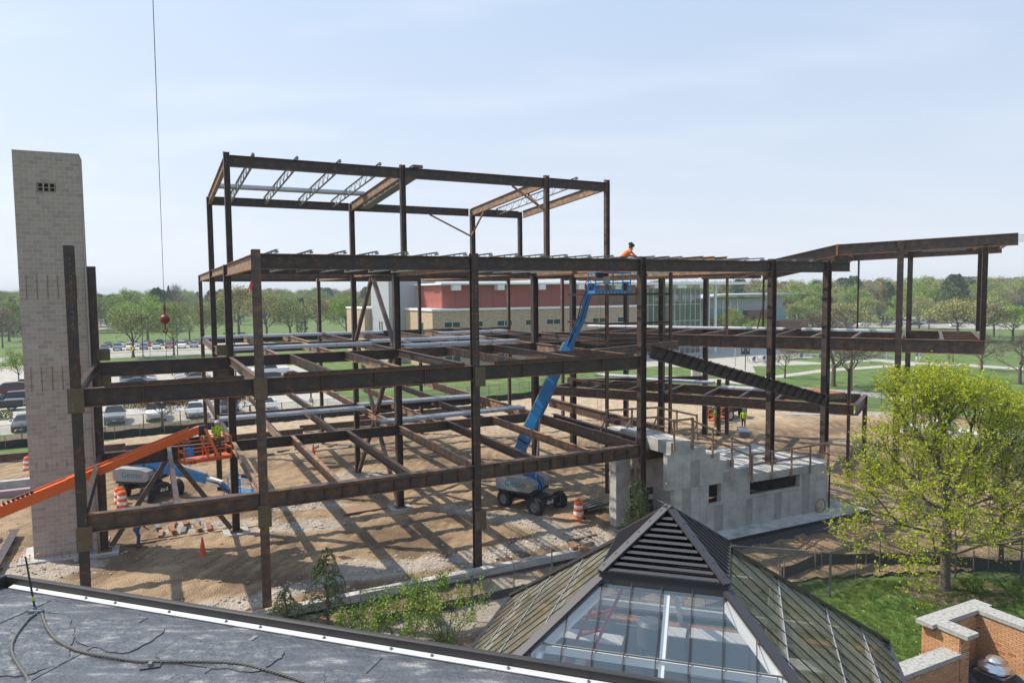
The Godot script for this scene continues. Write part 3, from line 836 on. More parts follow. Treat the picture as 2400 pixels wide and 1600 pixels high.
# ------------------------------------------------------------------ block tower
func make_tower() -> void:
	var wdt := 2.66
	var dep := 1.64
	var top := 19.35
	var t := thing("block_tower", "tall beige concrete block tower beside the steel frame", "tower", W(-3.93, 0, 40.3), AZ)
	# local: x along a (-1.33..1.33), z towards camera positive, front face at z = 0
	var core := G.new()
	core.box(Vector3(0, 8.75, -dep * 0.5), Vector3(wdt - 0.02, 17.5, dep - 0.004))
	core.box(Vector3(0, (17.93 + top) * 0.5, -dep * 0.5), Vector3(wdt - 0.02, top - 17.94, dep - 0.004))
	core.box(Vector3((-wdt * 0.5 - 0.42) * 0.5, 17.715, -dep * 0.5), Vector3(wdt * 0.5 - 0.43, 0.43, dep - 0.004))
	core.box(Vector3((wdt * 0.5 + 0.32) * 0.5, 17.715, -dep * 0.5), Vector3(wdt * 0.5 - 0.33, 0.43, dep - 0.004))
	core.box(Vector3(-0.05, 17.715, -dep + 0.2), Vector3(0.74, 0.43, 0.38))
	part("mortar", core, plain("mortar", lin(0.47, 0.445, 0.42), 0.95), t)
	var tones := [Color(0.365, 0.31, 0.265), Color(0.34, 0.288, 0.247), Color(0.385, 0.33, 0.283), Color(0.315, 0.272, 0.238), Color(0.368, 0.302, 0.25)]
	var bm := []
	var cn := ntex(256, 107, 0.12, 4, 5.0)
	for i in 5:
		var tt := tones[i] as Color
		bm.push_back(tri_mat("block%d" % i, tex(128, 110 + i, 0.06, [[0.0, tt * 0.82], [0.5, tt], [1.0, tt * 1.12]], 4), 1.1, 0.95, cn, 0.6))
	var full := G.new(); full.cbox(Vector3.ZERO, Vector3(0.390, 0.187, 0.10), 0.004)
	var half := G.new(); half.cbox(Vector3.ZERO, Vector3(0.187, 0.187, 0.10), 0.004)
	var mf := full.mesh(); var mh := half.mesh()
	var rest := G.new()
	rest.use_c = true
	var ch := top / 95.0
	var made := 0
	for k in range(94, -1, -1):
		var x := -wdt * 0.5
		var y := (k + 0.5) * ch
		var first := k % 2 == 0
		var i := 0
		while x < wdt * 0.5 - 0.05:
			var l := 0.4092
			if i == 0 and first: l = 0.2046
			if x + l > wdt * 0.5 + 0.02: l = wdt * 0.5 - x
			var hlf := l < 0.3
			var at := Vector3(x + l * 0.5, y, -0.05 + 0.004 + rng.randf_range(-0.002, 0.002))
			var vent := k in [86, 87] and x + l > -0.42 and x < 0.32
			if vent:
				for cut in [[x, minf(x + l, -0.42)], [maxf(x, 0.32), x + l]]:
					if cut[1] - cut[0] > 0.03:
						rest.col = tones[1]
						rest.box(Vector3((cut[0] + cut[1]) * 0.5, y, -0.046), Vector3(cut[1] - cut[0] - 0.012, 0.193, 0.10))
			else:
				if made < 300:
					put("block", mh if hlf else mf, t, Transform3D(Basis(), at), bm[rng.randi() % 5])
					made += 1
				else:
					rest.col = tones[rng.randi() % 5] * rng.randf_range(0.93, 1.07)
					rest.cbox(at, Vector3((0.187 if hlf else 0.390), 0.187, 0.10), 0.004)
			x += l
			i += 1
		# right side face (with the slot above y 3)
		x = -0.11
		i = 0
		while x > -dep + 0.05:
			var l := 0.4092
			if i == 0 and not first: l = 0.2046
			if x - l < -dep: l = dep + x
			rest.col = tones[rng.randi() % 5] * rng.randf_range(0.93, 1.07)
			if not (y < 16.4 and y > 0.5 and x < -0.3 and x - l > -1.45):
				rest.box(Vector3(wdt * 0.5 - 0.05 + 0.004, y, x - l * 0.5), Vector3(0.10, 0.193, l - 0.012))
			x -= l
			i += 1
	var rm := StandardMaterial3D.new()
	rm.vertex_color_use_as_albedo = true
	rm.roughness = 0.95
	var ro := part("blocks", rest, rm, t)
	ro.set_meta("kind", "stuff")
	# cap
	part("cap", bx(Vector3(wdt, 0.02, dep), Vector3(0, top + 0.005, -dep * 0.5)), bm[2], t)
	# three hollow blocks laid on end as a vent
	for i in 3:
		var g := G.new()
		var cx := (i - 1) * 0.225 + (0.015 if i == 2 else 0.0)
		for s in [-0.1, 0.1]:
			g.box(Vector3(cx + s, 0, 0), Vector3(0.025, 0.40, 0.18))
		for s in [-0.19, 0.0, 0.19]:
			g.box(Vector3(cx, s, 0), Vector3(0.175, 0.025, 0.18))
		var vb := part("vent_block", g, bm[4], t, Vector3(-0.05, 17.715, -0.06))
		vb.rotation.z = 0.0
	# starter bars
	for yy in [[12.55, 1.1], [8.2, 1.15], [4.55, 0.22]]:
		for a in [-1.04, -0.62, -0.2, 0.22, 0.98]:
			var g := G.new()
			var tilt := rng.randf_range(-0.02, 0.03)
			g.rod(Vector3(a, yy[0], 0.0), Vector3(a, yy[0], 0.05), 0.012, 5)
			g.rod(Vector3(a, yy[0], 0.05), Vector3(a + tilt, yy[0] + yy[1], 0.07), 0.012, 5)
			part("starter_bar", g, mats["rust_dark"], t)
	# footing with capped bars
	part("footing", bx(Vector3(3.7, 0.16, 2.6), Vector3(-0.1, 0.13, -0.75)), mats["concrete"], t)
	for i in 12:
		var at := Vector3(-1.75 + i * 0.32, 0.2, 0.42)
		if i > 8: at = Vector3(-1.75, 0.2, 0.42 - (i - 8) * 0.4)
		var g := G.new()
		g.rod(at, at + Vector3(0, 0.34, 0), 0.01, 5)
		var br := part("rebar", g, mats["rust_dark"], t)
		var cg := G.new()
		cg.lathe(at + Vector3(0, 0.30, 0), PackedVector2Array([Vector2(0.02, 0), Vector2(0.02, 0.05), Vector2(0.05, 0.055), Vector2(0.045, 0.08), Vector2(0, 0.09)]), 8)
		part("cap", cg, plain("cap_orange", lin(0.70, 0.22, 0.13), 0.7), br)

# ------------------------------------------------------------------ concrete stepped block at the right
func make_concrete() -> void:
	var t := thing("concrete_block", "grey cast concrete stepped structure with two window openings", "structure", W(28.0, 0, 27.6), AZ)
	# local x = a - 28, z = 27.6 - b (front face at 0, depth negative)
	var L := func(a: float) -> float: return a - 28.0
	var tops := [[22.5, 23.8, 5.25], [23.8, 24.7, 4.85], [24.7, 25.62, 4.42], [25.62, 26.58, 4.0], [26.58, 27.6, 3.45]]
	for s in tops:
		var y0 := 0.3 if s[0] > 24.0 else 2.9
		part("step", bx(Vector3(s[1] - s[0], 0.62, 4.2), Vector3(L.call((s[0] + s[1]) * 0.5), s[2] - 0.31, -2.1)), mats["concrete"], t)
		var _y := y0
	# wall under the steps and slab, pieces round the openings
	var th := 0.3
	var wall := func(a0: float, a1: float, y0: float, y1: float) -> void:
		part("wall", bx(Vector3(a1 - a0, y1 - y0, th), Vector3(L.call((a0 + a1) * 0.5), (y0 + y1) * 0.5, -th * 0.5 - 0.02)), mats["concrete"], t)
	wall.call(22.3, 22.74, 2.9, 4.66)
	wall.call(22.74, 24.93, 0.3, 4.3)
	wall.call(22.52, 23.8, 4.3, 4.64)
	wall.call(25.77, 26.57, 2.9, 3.4)
	wall.call(24.93, 25.76, 0.3, 1.8)
	wall.call(24.93, 25.76, 2.83, 3.8)
	wall.call(25.76, 27.72, 0.3, 2.9)
	wall.call(27.72, 31.38, 0.3, 1.88)
	wall.call(27.72, 31.38, 2.72, 2.9)
	wall.call(31.38, 33.5, 0.3, 2.9)
	# form panel marks on the face
	var tone := [mats["concrete"], mats["concrete"], mats["concrete_damp"], mats["concrete"]]
	var a := 22.76
	var k := 0
	while a < 33.4:
		var w := minf(0.47 + 0.05 * (k % 3), 33.48 - a)
		for rw in [[0.34, 1.78], [1.80, 2.86], [2.88, 4.2]]:
			var y0: float = rw[0]
			var y1: float = rw[1]
			if y0 > 2.8:
				var lim := 2.4
				for s in tops:
					if a >= s[0] - 0.1 and a + w <= s[1] + 0.5: lim = s[2] - 0.66
				y1 = minf(y1, lim)
				if y1 - y0 < 0.2: continue
			var c0 := a
			var c1 := a + w
			if y0 > 1.5 and y0 < 2.8:
				if c1 > 24.9 and c0 < 25.8: continue
				if c1 > 27.7 and c0 < 31.4: continue
			part("form_panel", bx(Vector3(w - 0.012, y1 - y0, 0.02), Vector3(L.call(a + w * 0.5), (y0 + y1) * 0.5, -0.012)), tone[(k * 5 + int(y0 * 3)) % 4], t)
		a += w
		k += 1
	# slab and its edge
	part("slab", bx(Vector3(6.0, 0.4, 5.6), Vector3(L.call(30.6), 2.83, -2.78)), mats["concrete"], t)
	# side and back walls make the inside dark
	part("wall", bx(Vector3(0.3, 2.4, 5.0), Vector3(L.call(33.36), 1.45, -2.85)), mats["concrete"], t)
	part("wall", bx(Vector3(10.8, 2.4, 0.3), Vector3(L.call(28.1), 1.45, -5.4)), mats["concrete"], t)
	part("wall", bx(Vector3(0.3, 4.4, 4.0), Vector3(L.call(24.3), 2.5, -3.4)), mats["concrete"], t)
	part("pier", bx(Vector3(0.9, 4.0, 0.55), Vector3(L.call(22.05), 2.25, -3.6)), mats["concrete"], t)
	part("landing", bx(Vector3(2.4, 0.5, 2.6), Vector3(L.call(23.6), 4.62, -5.4)), mats["concrete"], t)
	# window sills and reveals
	part("sill", bx(Vector3(0.86, 0.06, 0.34), Vector3(L.call(25.34), 1.8, -0.14)), mats["concrete"], t)
	part("sill", bx(Vector3(3.7, 0.06, 0.34), Vector3(L.call(29.55), 1.88, -0.14)), mats["concrete"], t)
	# plinth and black membrane at the foot
	part("plinth", bx(Vector3(12.5, 0.36, 2.2), Vector3(L.call(29.2), 0.2, 0.1)), mats["concrete"], t)
	part("membrane", bx(Vector3(12.6, 0.5, 0.05), Vector3(L.call(29.2), 0.14, 1.24)), mats["black_paint"], t)
	var mb := part("membrane", bx(Vector3(12.6, 0.03, 0.9), Vector3(0, 0, 0)), mats["dark_rubber"], t, Vector3(L.call(29.2), 0.14, 1.6))
	mb.rotation.x = 0.2
	# stair going down at the right end
	for i in 6:
		part("step", bx(Vector3(1.2, 0.42, 1.6), Vector3(L.call(33.9 + i * 0.42), 2.65 - i * 0.42, -1.6 - i * 0.34)), mats["concrete"], t)
	part("drain_pipe", bx(Vector3(0.07, 2.3, 0.07), Vector3(L.call(33.62), 1.6, 0.04)), mats["black_paint"], t)
	# timber guard rails
	var rails := [[22.62, 5.25, 23.75, 5.25], [23.8, 5.2, 27.6, 3.45], [27.75, 3.02, 33.45, 3.02]]
	for s in rails:
		var r := thing("guard_rail", ["timber guard rail on the top step of the concrete", "sloping timber guard rail down the concrete steps", "long timber guard rail along the concrete slab edge"][rails.find(s)], "railing", W(s[0], s[1], 27.56), AZ, "timber guard rails on the concrete")
		var n := maxi(1, int(roundf((s[2] - s[0]) / 1.5)))
		for i in n + 1:
			var f := float(i) / n
			var px: float = (s[2] - s[0]) * f
			var py: float = (s[3] - s[1]) * f
			part("post", bx(Vector3(0.09, 1.55, 0.06), Vector3(px, py + 0.38, 0.05)), mats["lumber_old"], r)
		for h in [0.55, 1.08]:
			var g := G.new()
			g.bar(Vector3(-0.1, h, 0.0), Vector3(s[2] - s[0] + 0.1, s[3] - s[1] + h, 0.0), 0.04, 0.10)
			part("rail", g, mats["lumber_old"], r)
	# rail behind, from the landing down, and the end rail
	var r2 := thing("guard_rail", "braced timber guard rail on the back landing", "railing", W(22.4, 5.0, 33.0), AZ, "timber guard rails on the concrete")
	for s in [[Vector3(0, 0, 0), Vector3(2.3, 0.2, 1.6)], [Vector3(2.3, 0.2, 1.6), Vector3(2.4, 0.2, 4.6)]]:
		for h in [0.55, 1.08]:
			var g := G.new()
			g.bar(s[0] + Vector3(0, h, 0), s[1] + Vector3(0, h, 0), 0.04, 0.10)
			part("rail", g, mats["lumber_old"], r2)
	for p in [Vector3(0, 0, 0), Vector3(1.15, 0.1, 0.8), Vector3(2.3, 0.2, 1.6), Vector3(2.35, 0.2, 3.1), Vector3(2.4, 0.2, 4.6)]:
		part("post", bx(Vector3(0.07, 1.3, 0.09), p + Vector3(0, 0.5, 0)), mats["lumber_old"], r2)
		var g := G.new()
		g.bar(p + Vector3(0, 0.7, 0), p + Vector3(-0.5, -0.1, 0.1), 0.04, 0.09)
		part("strut", g, mats["lumber_old"], r2)
	var r3 := thing("guard_rail", "timber guard rail stepping down the end stair", "railing", W(33.55, 3.02, 27.7), AZ, "timber guard rails on the concrete")
	for h in [0.55, 1.08]:
		var g := G.new()
		g.bar(Vector3(0, h, 0), Vector3(2.6, -2.1 + h, -2.2), 0.04, 0.10)
		part("rail", g, mats["lumber_old"], r3)
	for i in 4:
		part("post", bx(Vector3(0.07, 1.4, 0.09), Vector3(0.1 + i * 0.8, 0.4 - i * 0.66, -0.1 - i * 0.67)), mats["lumber_old"], r3)
	# long low foundation wall in front of the frame
	var fw := thing("foundation_wall", "long low concrete foundation wall with black coated face", "wall", W(11, 0, 28.3), AZ)
	part("stem", bx(Vector3(17.5, 0.62, 0.36), Vector3(0.9, 0.28, 0)), mats["concrete"], fw)
	part("coating", bx(Vector3(17.4, 0.30, 0.02), Vector3(0.9, 0.13, 0.20)), mats["black_paint"], fw)
	part("nailer", bx(Vector3(1.6, 0.05, 0.2), Vector3(-6.9, 0.62, 0)), mats["lumber"], fw)
	# footings under the row 2 columns
	for i in 4:
		var ft := put("footing_pad", bx(Vector3(1.25, 0.22, 1.25)).mesh(mats["concrete"]), null, Transform3D(Basis(Vector3.UP, AZ), W(AX[i], 0.1, RB[1])))
		tag(ft, ["square concrete footing pad beside the block tower", "square concrete footing pad with heaped cable beside it", "square concrete footing pad near the timber mats", "square concrete footing pad behind the grey boom lift"][i], "footing", "concrete footing pads")
	var kw := thing("kerb_wall", "low grey concrete wall beyond the block tower", "wall", W(-11, 0, 56), AZ)
	part("wall", bx(Vector3(9, 0.8, 0.5), Vector3(0, 0.4, 0)), mats["concrete"], kw)
	part("wall", bx(Vector3(5, 0.5, 0.5), Vector3(1.5, 0.25, 1.5)), plain("pink_form", lin(0.30, 0.23, 0.25), 0.8), kw)

# ------------------------------------------------------------------ angled wing and canopy
func make_wing() -> void:
	var turn := AZ - atan2(0.834, 0.551)
	# local: x = u (towards right and camera), z = -n
	var U := DA * 0.551 - DB * 0.834
	var N := DA * 0.834 + DB * 0.551
	var org := U * -8.0 + N * 57.0
	var f := thing("canopy_wing", "angled steel wing with raised canopy roof and cantilevered floor", "building", org, turn)
	var P := func(u: float, y: float, n: float) -> Vector3: return Vector3(u + 8.0, y, 57.0 - n)
	column(f, P.call(-17.0, 0, 52), 0, 13.6, 0.4, true)
	column(f, P.call(-16.6, 0, 62.8), 0, 13.7, 0.4, true)
	column(f, P.call(-23.9, 0, 62.8), 0, 13.5, 0.4, true)
	column(f, P.call(-1.5, 0, 52), 0, 15.62, 0.36, false)
	column(f, P.call(-1.15, 0, 62.8), 0, 15.6, 0.36, false)
	column(f, P.call(2.98, 0, 52), L2, 15.2, 0.3, true, "steel", "post")
	column(f, P.call(3.3, 0, 62.8), L2, 15.2, 0.3, true, "steel", "post")
	column(f, P.call(-12.26, 0, 52.05), L2, 13.5, 0.16, true, "steel_orange", "post")
	column(f, P.call(-11.8, 0, 62.8), L2, 13.6, 0.16, true, "steel_brown", "post")
	column(f, P.call(-4.68, 0, 62.8), L2, 15.0, 0.13, true, "steel_brown", "post")
	column(f, P.call(-4.3, 0, 52.2), 0, L1 + 2.4, 0.2, true, "steel_brown", "post")
	column(f, P.call(-3.7, 0, 57.8), 0, L1 - 0.1, 0.3, true, "steel_brown", "post")
	for u in [-15.3, -14.6]:
		column(f, P.call(u, 0, 62.4), 0, L1, 0.3, true, "steel_brown", "post")
	var ig := G.new()
	ig.bar(P.call(-11.7, 9.55, 60), P.call(-11.15, 12.2, 60), 0.09, 0.09)
	part("prop", ig, mats["steel_brown"], f)
	# level 2 girders
	for n in [52.0, 62.8]:
		var g1 := beam(f, P.call(-26.0 if n > 60.0 else -16.8, L2, n), P.call(-1.5, L2, n), 0.86, 0.34, "steel_brown", "girder", "rust")
		stiffeners(g1, 15.3, 0.86, 0.34, 1.0)
		var g2 := beam(f, P.call(-1.3, L2, n), P.call(3.1, L2, n), 0.86, 0.34, "steel_brown", "girder", "rust")
		stiffeners(g2, 4.4, 0.86, 0.34, 0.75)
	beam(f, P.call(-16.8, L2, 52), P.call(-27.0, L2, 52), 0.86, 0.34, "steel_brown", "girder", "rust")
	for u in [-24.5, -22.0, -19.5, -16.8, -14.2, -11.7, -9.2, -6.7, -4.2, -1.4]:
		beam(f, P.call(u, L2 - 0.003, 52.2), P.call(u, L2 - 0.003, 62.6), 0.5, 0.2, "steel_brown", "beam", "rust")
	beam(f, P.call(3.0, L2 - 0.003, 52.2), P.call(3.0, L2 - 0.003, 62.6), 0.6, 0.25, "steel_brown", "beam", "rust")
	beam(f, P.call(0.9, L2 - 0.003, 52.2), P.call(0.9, L2 - 0.003, 62.6), 0.5, 0.2, "steel_brown", "beam", "rust")
	for i in 5:
		beam(f, P.call(0.9, L2 - 0.004, 54.0 + i * 1.8), P.call(3.0, L2 - 0.004, 54.0 + i * 1.8), 0.3, 0.15, "steel_brown", "beam", "rust")
	# level 1
	for n in [52.2, 57.8]:
		beam(f, P.call(-27.5, L1, n), P.call(-4.0, L1, n), 0.72, 0.3, "steel_brown", "girder", "rust")
	beam(f, P.call(-3.9, L1, 52.2), P.call(-3.7, L1, 57.8), 0.72, 0.3, "steel_brown", "girder", "rust")
	for u in [-26, -23, -20, -17, -14.0, -11.5, -9.0, -6.5]:
		beam(f, P.call(u, L1 - 0.003, 52.4), P.call(u, L1 - 0.003, 57.6), 0.45, 0.2, "steel", "beam", "rust")
	beam(f, P.call(-26, L1 - 0.003, 57.8), P.call(-17, L1 - 0.003, 64.5), 0.45, 0.2, "steel", "beam", "rust")
	# canopy roof girders: level, rising, then nearly level again
	var ln := [[-17.0, 14.1], [-12.0, 14.1], [-5.17, 15.54], [4.58, 15.82]]
	for n in [52.0, 62.8]:
		for i in 3:
			beam(f, P.call(ln[i][0] + 0.01, ln[i][1], n), P.call(ln[i + 1][0] - 0.01, ln[i + 1][1], n), 0.72 if i > 0 else 0.5, 0.28, "steel_brown", "girder", "rust")
	plate(f, "knuckle_plate", P.call(-5.17, 15.18, 51.84), Vector3(0.14, 0.74, 0.02), "rust")
	plate(f, "knuckle_plate", P.call(-5.17, 15.18, 52.16), Vector3(0.14, 0.74, 0.02), "rust")
	for u in [-16.0, -14.5, -13.0, -11.5, -10.2, -9.0, -7.7, -6.4, -5.1, -1.4, 2.9, 4.45]:
		var y := 14.1
		if u > -5.17: y = lerpf(15.54, 15.82, (u + 5.17) / 9.75)
		elif u > -12.0: y = lerpf(14.1, 15.54, (u + 12.0) / 6.83)
		beam(f, P.call(u, y - 0.01, 52.16), P.call(u, y - 0.01, 62.64), 0.42, 0.18, "steel_orange", "beam", "rust")
	for n in [54.6, 57.4, 60.2]:
		for i in 3:
			beam(f, P.call(ln[i][0], ln[i][1] + 0.15, n), P.call(ln[i + 1][0], ln[i + 1][1] + 0.15, n), 0.16, 0.12, "steel_grey", "purlin", "rust_dark")
	# open joists laid flat under the canopy
	for i in 9:
		joist(f, P.call(-0.9, 15.45, 55.5 + i * 0.5), P.call(2.8, 15.5, 55.5 + i * 0.5), 0.25)
	# rods sticking out at the end
	for i in 4:
		var g := G.new()
		g.rod(P.call(4.4, 15.7 - 0.07 * i, 52.5 + i), P.call(5.3, 15.72 - 0.07 * i, 52.5 + i), 0.02, 5)
		part("rod", g, mats["steel_grey"], f)
	# roof strips between the wing and the main block
	for n in [54.0, 57.0, 60.0]:
		beam(f, P.call(-26, 13.9, n), P.call(-16.5, 14.0, n), 0.35, 0.18, "steel_orange", "beam", "rust")
	# stair stringer with its cleats, from level 2 down to the sixth column
	var s := thing("stair_stringer", "dark sloping steel stair stringer with cleats between two columns", "stringer", W(21.95, 9.45, 28.45), AZ)
	var p0 := Vector3(0.05, 0.55, 0)
	var p1 := Vector3(12.5, -2.85, 0)
	var sg := G.new()
	sg.bar(p0 - Vector3(0, 0.36, 0.1), p1 - Vector3(0, 0.36, 0.1), 0.025, 0.62)
	part("web", sg, mats["steel"], s)
	for h in [0.0, -0.66]:
		var e := G.new()
		e.bar(p0 + Vector3(0, h - 0.02, 0), p1 + Vector3(0, h - 0.02, 0), 0.2, 0.025)
		part("flange", e, mats["steel_brown"], s)
	for i in 23:
		var q := p0.lerp(p1, (i + 0.6) / 23.4)
		var e := G.new()
		e.bar(q + Vector3(0.26, -0.03, -0.02), q + Vector3(-0.22, -0.62, -0.02), 0.14, 0.012, Vector3(1, 1, 0).normalized())
		part("cleat", e, mats["steel"], s)
	part("landing_plate", bx(Vector3(1.9, 0.03, 2.2), Vector3(13.6, -2.9, -1.6)), mats["rust"], s)
	part("landing_beam", bx(Vector3(1.9, 0.3, 0.1), Vector3(13.6, -3.08, -0.5)), mats["steel_brown"], s)

# ------------------------------------------------------------------ bundles of floor deck lying on the beams
func deck_mesh(length: float) -> ArrayMesh:
	var key := "deck_%.1f" % length
	if meshes.has(key): return meshes[key]
	var g := G.new()
	# stack of fluted sheets 0.92 m wide
	for s in 3:
		var poly := PackedVector2Array()
		var y := s * 0.045
		for i in 4:
			var x := -0.46 + i * 0.23
			poly.append_array([Vector2(x, y), Vector2(x + 0.03, y + 0.055), Vector2(x + 0.15, y + 0.055), Vector2(x + 0.18, y)])
		poly.push_back(Vector2(0.46, y))
		for i in poly.size() - 1:
			var a := poly[i]; var b := poly[i + 1]
			g.quad(Vector3(a.x, a.y, 0), Vector3(a.x, a.y, length), Vector3(b.x, b.y, length), Vector3(b.x, b.y, 0))
			g.quad(Vector3(a.x, a.y - 0.012, length), Vector3(a.x, a.y - 0.012, 0), Vector3(b.x, b.y - 0.012, 0), Vector3(b.x, b.y - 0.012, length))
			g.quad(Vector3(a.x, a.y - 0.012, length), Vector3(b.x, b.y - 0.012, length), Vector3(b.x, b.y, length), Vector3(a.x, a.y, length))
		g.quad(Vector3(-0.46, y, length), Vector3(-0.46, y, 0), Vector3(-0.46, y - 0.04, 0), Vector3(-0.46, y - 0.04, length))
		g.quad(Vector3(0.46, y - 0.04, length), Vector3(0.46, y - 0.04, 0), Vector3(0.46, y, 0), Vector3(0.46, y, length))
	meshes[key] = g.mesh()
	return meshes[key]

func deck(p: Vector3, q: Vector3, label: String) -> void:
	var t := thing("deck_bundle", label, "deck bundle", p, 0.0, "bundles of metal floor deck on the beams")
	t.transform = along(p, q)
	var l := snappedf(p.distance_to(q), 0.1)
	put("sheets", deck_mesh(l), t, Transform3D(Basis(), Vector3(0, 0.01, 0)), mats["galvanised"])
	for f in [0.3, 0.75]:
		part("strap", bx(Vector3(0.96, 0.165, 0.02), Vector3(0, 0.075, l * f)), mats["black_paint"], t)

func make_decks() -> void:
	var d2 := [[3.66, 57.7, 12.2, 57.5, "bundle of silver floor deck along the far left edge of the upper floor"], [12.5, 57.4, 17.0, 57.2, "short silver deck bundle butting the long far bundle on the upper floor"], [3.63, 44.5, 12.46, 44.45, "silver deck bundle on the upper floor behind the second girder line"], [13.05, 46.5, 20.9, 46.2, "silver deck bundle on the upper floor beside the diagonal braces"], [20.0, 52.4, 26.0, 52.9, "silver deck bundle on the upper floor close to the pale stone hall"], [13.4, 41.2, 21.2, 41.5, "silver deck bundle with yellow tagged end near the upper girder"]]
	for s in d2: deck(W(s[0], L2 + 0.02, s[1]), W(s[2], L2 + 0.02, s[3]), s[4])
	var d1 := [[3.7, 47.1, 12.6, 47.0, "wide silver deck bundle on the lower floor by the lift basket"], [12.6, 48.4, 21.0, 48.3, "silver deck bundle on the lower floor behind the V brace"], [11.9, 41.2, 21.8, 41.9, "long silver deck bundle on the lower floor near the blue boom"]]
	for s in d1: deck(W(s[0], L1 + 0.02, s[1]), W(s[2], L1 + 0.02, s[3]), s[4])
	var dw := [[35.9, 55.6, 42.6, 45.4, L2, "white silver deck bundle along the rear of the angled wing floor"], [43.0, 45.6, 45.2, 41.6, L2, "thin deck bundle in the middle of the angled wing floor"], [45.9, 40.4, 49.0, 34.6, L2, "deck bundle next to the tall canopy columns"], [38.0, 50.0, 41.2, 45.2, L1, "deck bundle on the lower wing floor under the stringer"], [39.9, 42.8, 41.6, 40.0, L1, "short thick deck bundle on the lower wing floor"], [36.2, 55.0, 38.6, 51.6, L1, "deck bundle at the far end of the lower wing floor"]]
	for s in dw: deck(W(s[0], s[4] + 0.02, s[1]), W(s[2], s[4] + 0.02, s[3]), s[5])
	# bundle of joists standing on the penthouse beams
	var t := thing("joist_bundle", "bundle of dark open web joists standing on the penthouse beams", "joists", W(13.3, 19.62, 38.1), AZ)
	for i in 5:
		put("joist", joist_mesh(11.5, 0.5), t, Transform3D(along(Vector3(0.12 * i, 0, 0), Vector3(0.12 * i, -0.75, -11.4)).basis, Vector3(0.12 * i, 0, 0)), mats["joist_grey"])
	var s := thing("deck_strip", "narrow run of grey deck sheets hung across the penthouse joists", "deck sheets", W(4.0, 18.95, 46.0), AZ)
	put("sheets", deck_mesh(8.6), s, along(Vector3(0, 0, 0), Vector3(8.6, 0, 0)), mats["galvanised"])

# ------------------------------------------------------------------ trees
# grows limbs into g and returns the tips: [position, direction, radius]
func grow(g: G, p: Vector3, d: Vector3, length: float, rad: float, depth: int, spread: float, tips: Array, up := 0.25, kids := 3, sides := 5) -> void:
	var pts := PackedVector3Array([p])
	var rr := PackedFloat32Array([rad])
	var n := 3 if depth > 1 else 2
	var dir := d
	for i in n:
		dir = (dir + Vector3(rng.randfn(), rng.randfn() * 0.6, rng.randfn()) * 0.10 + Vector3.UP * up * 0.12).normalized()
		pts.push_back(pts[i] + dir * length / n)
		rr.push_back(rad * lerpf(1.0, 0.62, (i + 1.0) / n))
	g.tube(pts, rr, sides if depth > 2 else (4 if depth > 1 else 3), false)
	if depth <= 2:
		for i in range(1, pts.size()): tips.push_back(pts[i])
	if depth == 0: return
	var k := kids + (1 if rng.randf() < 0.4 else 0)
	var ph := rng.randf() * TAU
	for i in k:
		var side := dir.cross(Vector3.UP if absf(dir.y) < 0.9 else Vector3.RIGHT).normalized()
		side = side.rotated(dir, ph + TAU * i / k + rng.randf_range(-0.3, 0.3))
		var nd := (dir + side * spread * rng.randf_range(0.7, 1.25) + Vector3.UP * up * 0.4).normalized()
		var at := pts[pts.size() - 1].lerp(pts[pts.size() - 2], rng.randf() * 0.8 if i > 0 else 0.0)
		grow(g, at, nd, length * rng.randf_range(0.62, 0.82), rad * 0.58, depth - 1, spread, tips, up, kids, sides)

func leaf(g: G, p: Vector3, s: float, c: Color) -> void:
	g.col = c
	var n := Vector3(rng.randfn(), rng.randfn() + 0.4, rng.randfn()).normalized()
	var a := n.cross(Vector3(rng.randfn(), rng.randfn(), rng.randfn())).normalized()
	var b := n.cross(a)
	var q := p + a * s
	g.tri(p - a * s * 0.6, p + b * s * 0.55, q)
	g.tri(p - a * s * 0.6, q, p - b * s * 0.55)

func leaf_material(key: String, back := 0.35) -> StandardMaterial3D:
	if mats.has(key): return mats[key]
	var m := StandardMaterial3D.new()
	m.vertex_color_use_as_albedo = true
	m.roughness = 0.7
	m.cull_mode = BaseMaterial3D.CULL_DISABLED
	m.backlight_enabled = true
	m.backlight = Color(back, back, back * 0.4)
	mats[key] = m
	return m

